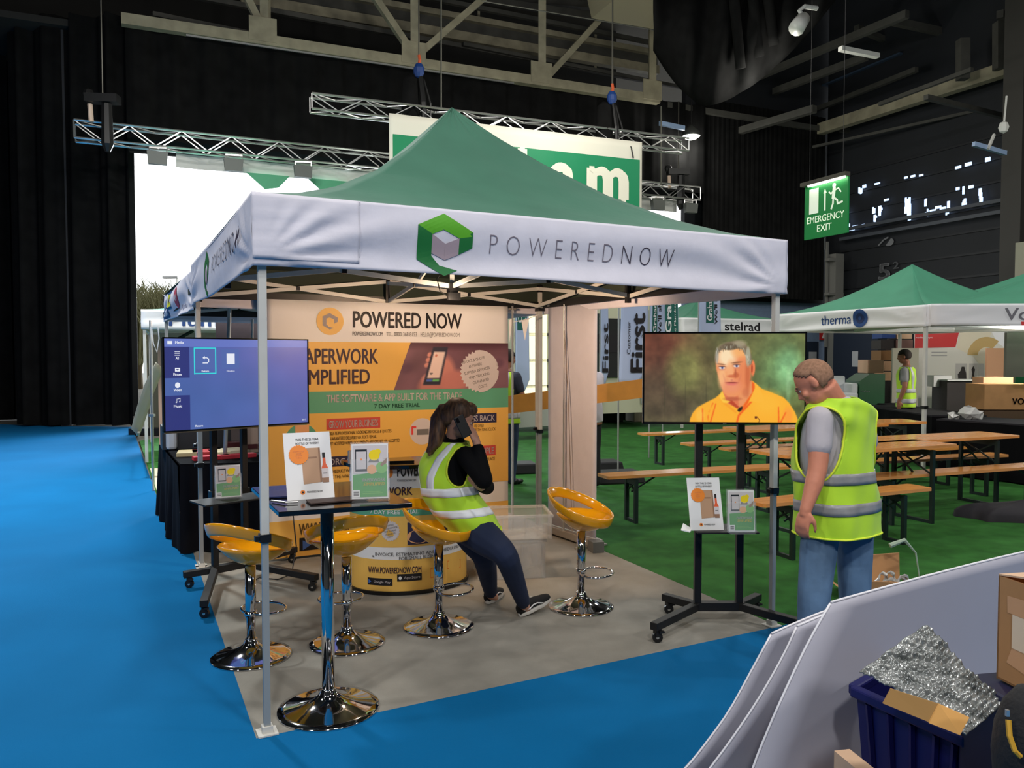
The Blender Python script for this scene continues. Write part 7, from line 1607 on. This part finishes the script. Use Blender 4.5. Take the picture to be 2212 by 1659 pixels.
hipL, hipR = X(1778, 1085, 3.98), X(1846, 1085, 4.12); kL, kR = X(1757, 1300, 3.96), X(1846, 1295, 4.12); aL, aR = Vector((kL.x + .01, 4.0, .10)), Vector((kR.x + .02, 4.14, .10))
tor.shell(body, lift=-.03, v1=.97)
nk0, nk1 = cz(1806, 1.38, 4.0), hd_c + Vector((.038, -.005, -.02))
body.tube([nk0, nk1], [.074, .068], 14)
q, Mh = head(body, hd_c, hd_h, .98)
limb(body, [lsh, lel, lwr], [.056, .047, .029]); limb(body, [lel.lerp(lsh, .1), lel.lerp(lwr, .3), lwr], [.046, .045, .028]); limb(body, [rsh, rel, rwr], [.056, .045, .030])
hand(body, lwr, X(1727, 1160, 3.78) - lwr, (.75, .65, 0), 1.0, .75, -1); hand(body, rwr, (-.6, .6, -.2), (0, .2, -1), 1.0, .8, 1)
limb(body, [hipL, kL, aL], [.09, .055, .04]); limb(body, [hipR, kR, aR], [.09, .055, .04])
fuse(body, 'body', M_SKM, MAN, .0065, 5)
eyes(q, MAN, Mh, .98)
hair_cap(hd_c, hd_h, MAN, mat('cropped_brown_hair', (134, 100, 76), .9, nscale=70, c2=(164, 124, 98)), .98, 1.03, lambda p: p.z > .030 + max(0, p.y) * 1.0 or (p.y < -.015 and p.z > -.062 - p.y * .3))
tee = MB(); tor.shell(tee, lift=-.012, v0=.12, v1=.93); limb(tee, [lsh, lsh.lerp(lel, .52)], [.066, .064]); limb(tee, [rsh, rsh.lerp(rel, .55)], [.070, .064]); fuse(tee, 't_shirt', M_TEE, MAN, .009, 5)
jn = MB(); limb(jn, [hipL + Vector((0, 0, -.02)), hipL.lerp(kL, .5), kL, aL + Vector((0, 0, -.01))], [.098, .092, .080, .070]); limb(jn, [hipR + Vector((0, 0, -.02)), hipR.lerp(kR, .5), kR, aR + Vector((0, 0, -.01))], [.098, .092, .080, .070]); jn.ball(cz(1812, .84), (.185, .140, .12), 16, Matrix.Rotation(math.atan2(mr.y, mr.x), 3, 'Z')); fuse(jn, 'jeans', M_JEAN, MAN, .009, 5)
bz = lambda y: (lambda z: (z - .74) / .14 / 8 if z < .88 else (1 + (z - .88) / .14) / 8 if z < 1.02 else (2 + (z - 1.02) / .14) / 8)(y)
vest(MAN, tor, .0, .90, .016, holes=((math.pi + .22, .50, .80, .25), (-.2, .50, .7, .23)), bands=((lambda t: bz(1.035), .05, 0, 6.2832), (lambda t: bz(.885), .05, 0, 6.2832)), band_m=M_BAND)
M_BOOT = mat('dark_boot', (40, 34, 30), .6)
for a in (aL, aR): shoe(MAN, Vector((a.x + .02, a.y - .08, .0)), Vector((a.x - .12, a.y + .16, .0)), M_BOOT, M_BLACK, laces=False)

# ---------------------------------------------------------------- woman on the phone
wf_ = Vector((.86, .50, 0)).normalized(); wr_ = Vector((.50, -.86, 0)).normalized()
WOM = thing('person', 'woman with brown ponytail in hi-vis vest on a stool, phone at her ear', 'person', (-.2, 4.9, 0))
wc = lambda px, py, d=4.85: D(px, py, d)
wt = Torso([(wc(1024, 1140), .165, .150), (wc(1002, 1112), .185, .165), (wc(982, 1085), .180, .160), (wc(968, 1055), .168, .150), (wc(962, 1022), .168, .138), (wc(965, 992), .172, .125), (wc(972, 970), .155, .105), (wc(978, 955), .10, .08), (wc(981, 946), .06, .062)], wr_, wf_)
M_SKW = SKIN('woman_skin', (198, 146, 122))
wh_c = D(990, 902, 4.80); wh_h = Vector((.86, .25, -.42))
b = MB(); wt.shell(b, lift=-.02, v1=.98); b.tube([wc(980, 955), wh_c + Vector((-.02, 0, -.03))], [.052, .048], 12); qw, Mw = head(b, wh_c, wh_h, .95)
rs_, re_, rw_ = D(1006, 985, 4.70), D(1045, 1037, 4.62), D(1030, 957, 4.70)
ls_, le_, lw_ = D(985, 985, 5.02), D(1052, 1052, 4.98), D(1038, 1052, 4.76)
limb(b, [rs_, re_], [.045, .040]); limb(b, [re_, rw_], [.040, .026]); limb(b, [ls_, le_], [.045, .038]); limb(b, [le_, lw_], [.038, .025])
hand(b, rw_, D(1010, 905, 4.74) - rw_, D(990, 915, 4.75) - rw_ + Vector((0, .03, 0)), .92, .55, 1)
hand(b, lw_, D(1010, 1040, 4.66) - lw_, (.2, -.2, 1), .9, .5, 1)
whR, whL = D(1018, 1140, 4.80), D(1010, 1140, 4.98); wkR, wkL = D(1092, 1196, 4.62), D(1046, 1200, 4.88); waR, waL = D(1132, 1306, 4.90), D(1061, 1284, 5.16)
limb(b, [whR, wkR, waR], [.08, .05, .034]); limb(b, [whL, wkL, waL], [.08, .05, .034])
limb(b, [waR, D(1138, 1316, 4.95)], [.034, .026]); limb(b, [waL, D(1069, 1290, 5.22)], [.034, .026])
fuse(b, 'body', M_SKW, WOM, .0065, 4); eyes(qw, WOM, Mw, .95)
M_HAIRW = mat('brown_hair', (112, 80, 54), .55, nscale=10, stretch=(9, 9, 1), c2=(58, 38, 28))
hr = MB(); R_, F_, U_ = frame_of(wh_h); hq = lambda x, y, z: wh_c + R_ * x + F_ * y + U_ * z; MM = Matrix((R_, F_, U_)).transposed()
hr.ball(hq(0, -.016, .032), (.079, .094, .088), 24, MM); hr.ball(hq(0, .045, .075), (.062, .05, .045), 14, MM)
hr.ball(hq(.0, -.06, -.01), (.06, .055, .065), 14, MM)
pt = [hq(0, -.10, .02), D(958, 880, 4.80), D(948, 905, 4.80), D(944, 935, 4.78), D(938, 962, 4.76), D(926, 985, 4.75)]
for k, (dx, dy) in enumerate(((0, 0), (.018, .01), (-.014, .008), (.006, -.012))): hr.tube([p + Vector((dx * (i > 1), dy * (i > 1), .01 * k * (i > 4))) for i, p in enumerate(pt)], [.030, .034, .040, .036, .026, .008], 10)
fuse(hr, 'hair', M_HAIRW, WOM, .006, 3)
mb = MB(); mb.ball(D(960, 880, 4.80), (.028, .028, .02), 10); mb.build('hair_band', M_BLACK, WOM)
tp = MB(); wt.shell(tp, lift=-.008, v0=.05, v1=.95); limb(tp, [rs_, re_], [.062, .054]); limb(tp, [re_, re_.lerp(rw_, .82)], [.056, .040]); limb(tp, [ls_, le_], [.058, .05]); limb(tp, [le_, le_.lerp(lw_, .8)], [.05, .036]); tp.tube([wc(979, 960), wc(984, 938)], [.068, .060], 14)
fuse(tp, 'sweater', M_BLKTOP, WOM, .009, 4)
jn = MB(); limb(jn, [whR, whR.lerp(wkR, .5), wkR, waR.lerp(wkR, .5), waR.lerp(wkR, .06)], [.118, .102, .076, .062, .046]); limb(jn, [whL, whL.lerp(wkL, .5), wkL, waL.lerp(wkL, .5), waL.lerp(wkL, .08)], [.118, .102, .076, .062, .046]); jn.ball(D(1012, 1130, 4.88), (.16, .16, .10), 14)
fuse(jn, 'jeans', M_JEAND, WOM, .009, 5)
vest(WOM, wt, .0, .90, .010, holes=((0.02, .62, .50, .20), (math.pi, .62, .50, .20)), bands=((lambda t: .36 + .02 * math.cos(t), .070, 0, 6.2832), (lambda t: .165 + .03 * math.cos(t), .075, 0, 6.2832)), straps=(([(5.05, .36), (5.15, .50), (5.30, .62), (5.45, .74), (5.6, .84), (5.9, .90)], .40), ([(4.1, .36), (4.0, .50), (3.85, .66), (3.7, .80), (3.5, .88)], .40)))
M_CANV = mat('black_canvas_shoe', (16, 16, 17), .8); M_SOLE = mat('off_white_sole', (206, 202, 194), .6)
h1, t1 = D(1121, 1334, 4.91), D(1186, 1296, 5.06); shoe(WOM, h1, h1 + (t1 - h1).normalized() * .265, M_CANV, M_SOLE, stripe=M_WHITE)
h2, t2 = G(1052, 1306), G(1098, 1268); shoe(WOM, h2, h2 + (t2 - h2).normalized() * .262, M_CANV, M_SOLE, stripe=M_WHITE)
ph = thing('mobile_phone', 'black mobile phone the woman holds to her ear', 'phone', D(1000, 917, 4.71))
dph = (D(1003, 932, 4.70) - D(990, 905, 4.70)).normalized(); nph = Vector((.25, -.9, .2)); nph = (nph - dph * nph.dot(dph)).normalized(); wph = dph.cross(nph); mb = MB(); c = D(1000, 921, 4.685); mb.box(c, (.066, .135, .009), R=Matrix((wph, dph, nph)).transposed()); mb.build('case', M_BLACK, ph, bevel=.004)
mb = MB(); mb.box(c + nph * .0055 + dph * -.045 + wph * .015, (.018, .03, .002), R=Matrix((wph, dph, nph)).transposed()); mb.build('camera_lens', mat('dark_glass', (20, 20, 24), .1), ph)

# ---------------------------------------------------------------- background people (full simple figures)
def bystander(base, face, label, h=1.75, top=None, low=None, vst=True, skin=(150, 100, 76), hairc=(40, 30, 24), arms='down', voxel=.014):
    f = Vector((math.cos(face), math.sin(face), 0)); r = Vector((f.y, -f.x, 0)); k = h / 1.75; B_ = Vector((base[0], base[1], 0)); z = lambda v, a=0, b=0: B_ + Vector((0, 0, v * k)) + r * a * k + f * b * k
    T = thing('person', label, 'person', B_)
    t = Torso([(z(.80), .17, .12), (z(.95), .165, .12), (z(1.1), .155, .11), (z(1.25), .175, .12), (z(1.38), .17, .11), (z(1.45), .11, .08), (z(1.49), .06, .06)], r, f)
    b = MB(); t.shell(b, n=20, m=16); b.tube([z(1.45), z(1.56)], [.055, .05], 10); q, M = head(b, z(1.635, 0, .03), f + Vector((0, 0, -.15)), 1.0)
    for e in (-1, 1):
        if arms == 'down': w = z(.90, e * .24, .06); el = z(1.14, e * .24, -.03)
        else: w = z(1.12, e * .2, .36); el = z(1.12, e * .24, .05)
        limb(b, [z(1.40, e * .18), el, w], [.05, .042, .03], 8); hand(b, w, (Vector((0, 0, -1)) if arms == 'down' else f), -r * e, 1, .5, e)
        limb(b, [z(.86, e * .09), z(.47, e * .1, .01), z(.09, e * .1, -.02)], [.08, .055, .04], 8)
    fuse(b, 'body', SKIN('skin_%d' % skin[0], skin), T, voxel * .7, 3)
    hair_cap(z(1.635, 0, .03), f + Vector((0, 0, -.15)), T, mat('hair_%d' % hairc[0], hairc, .8), 1.0, 1.07, lambda p: p.z > .03 or p.y < -.01 and p.z > -.05)
    tm = mat('top_%d_%d' % top[:2], top, .8); s = MB(); t.shell(s, n=20, m=14, lift=.01, v0=.05, v1=.9)
    for e in (-1, 1): el = z(1.14, e * .24, -.03) if arms == 'down' else z(1.12, e * .24, .05); limb(s, [z(1.40, e * .18), z(1.40, e * .18).lerp(el, .6)], [.066, .06], 8)
    fuse(s, 't_shirt', tm, T, voxel, 3)
    s = MB()
    for e in (-1, 1): limb(s, [z(.88, e * .085), z(.47, e * .1, .01), z(.07, e * .1, -.02)], [.10, .075, .06], 8)
    fuse(s, 'trousers', mat('trs_%d' % low[0], low, .8), T, voxel, 3)
    for e in (-1, 1): mb = MB(); mb.ball(z(.045, e * .1, .05), (.05, .05, .045), 8); mb.ball(z(.035, e * .1, .13), (.045, .08, .035), 8, Matrix((r, f, Vector((0, 0, 1)))).transposed()); mb.build('shoe', M_BLACK, T, smooth=True)
    if vst: vest(T, t, .0, .86, .022, holes=((0, .62, .5, .26), (math.pi, .62, .5, .26)), bands=((lambda t_: .30, .07, 0, 6.2832), (lambda t_: .12, .07, 0, 6.2832)), straps=(([(5.2, .3), (5.3, .6), (5.5, .86)], .35), ([(4.2, .3), (4.1, .6), (3.9, .86)], .35)), band_m=mat('silver_tape', (190, 192, 195), .4), N=36, Mv=30, piping=False)
    return T
bystander((D(1958, 800, 12.9).x, 12.9), 2.5, 'worker in a hi-vis vest walking left inside the right canopy', 1.74, (134, 134, 134), (24, 24, 28))
bystander((D(1276, 800, 9.7).x, 9.7), 2.4, 'person in a white t-shirt half hidden behind the roller banner, carrying the orange board', 1.72, (225, 218, 226), (26, 26, 30), vst=False, arms='forward')
bystander((D(1094, 800, 10.0).x, 10.0), .8, 'person in a hi-vis vest half hidden behind the right end of the banner wall', 1.72, (40, 44, 60), (40, 56, 84), arms='forward')
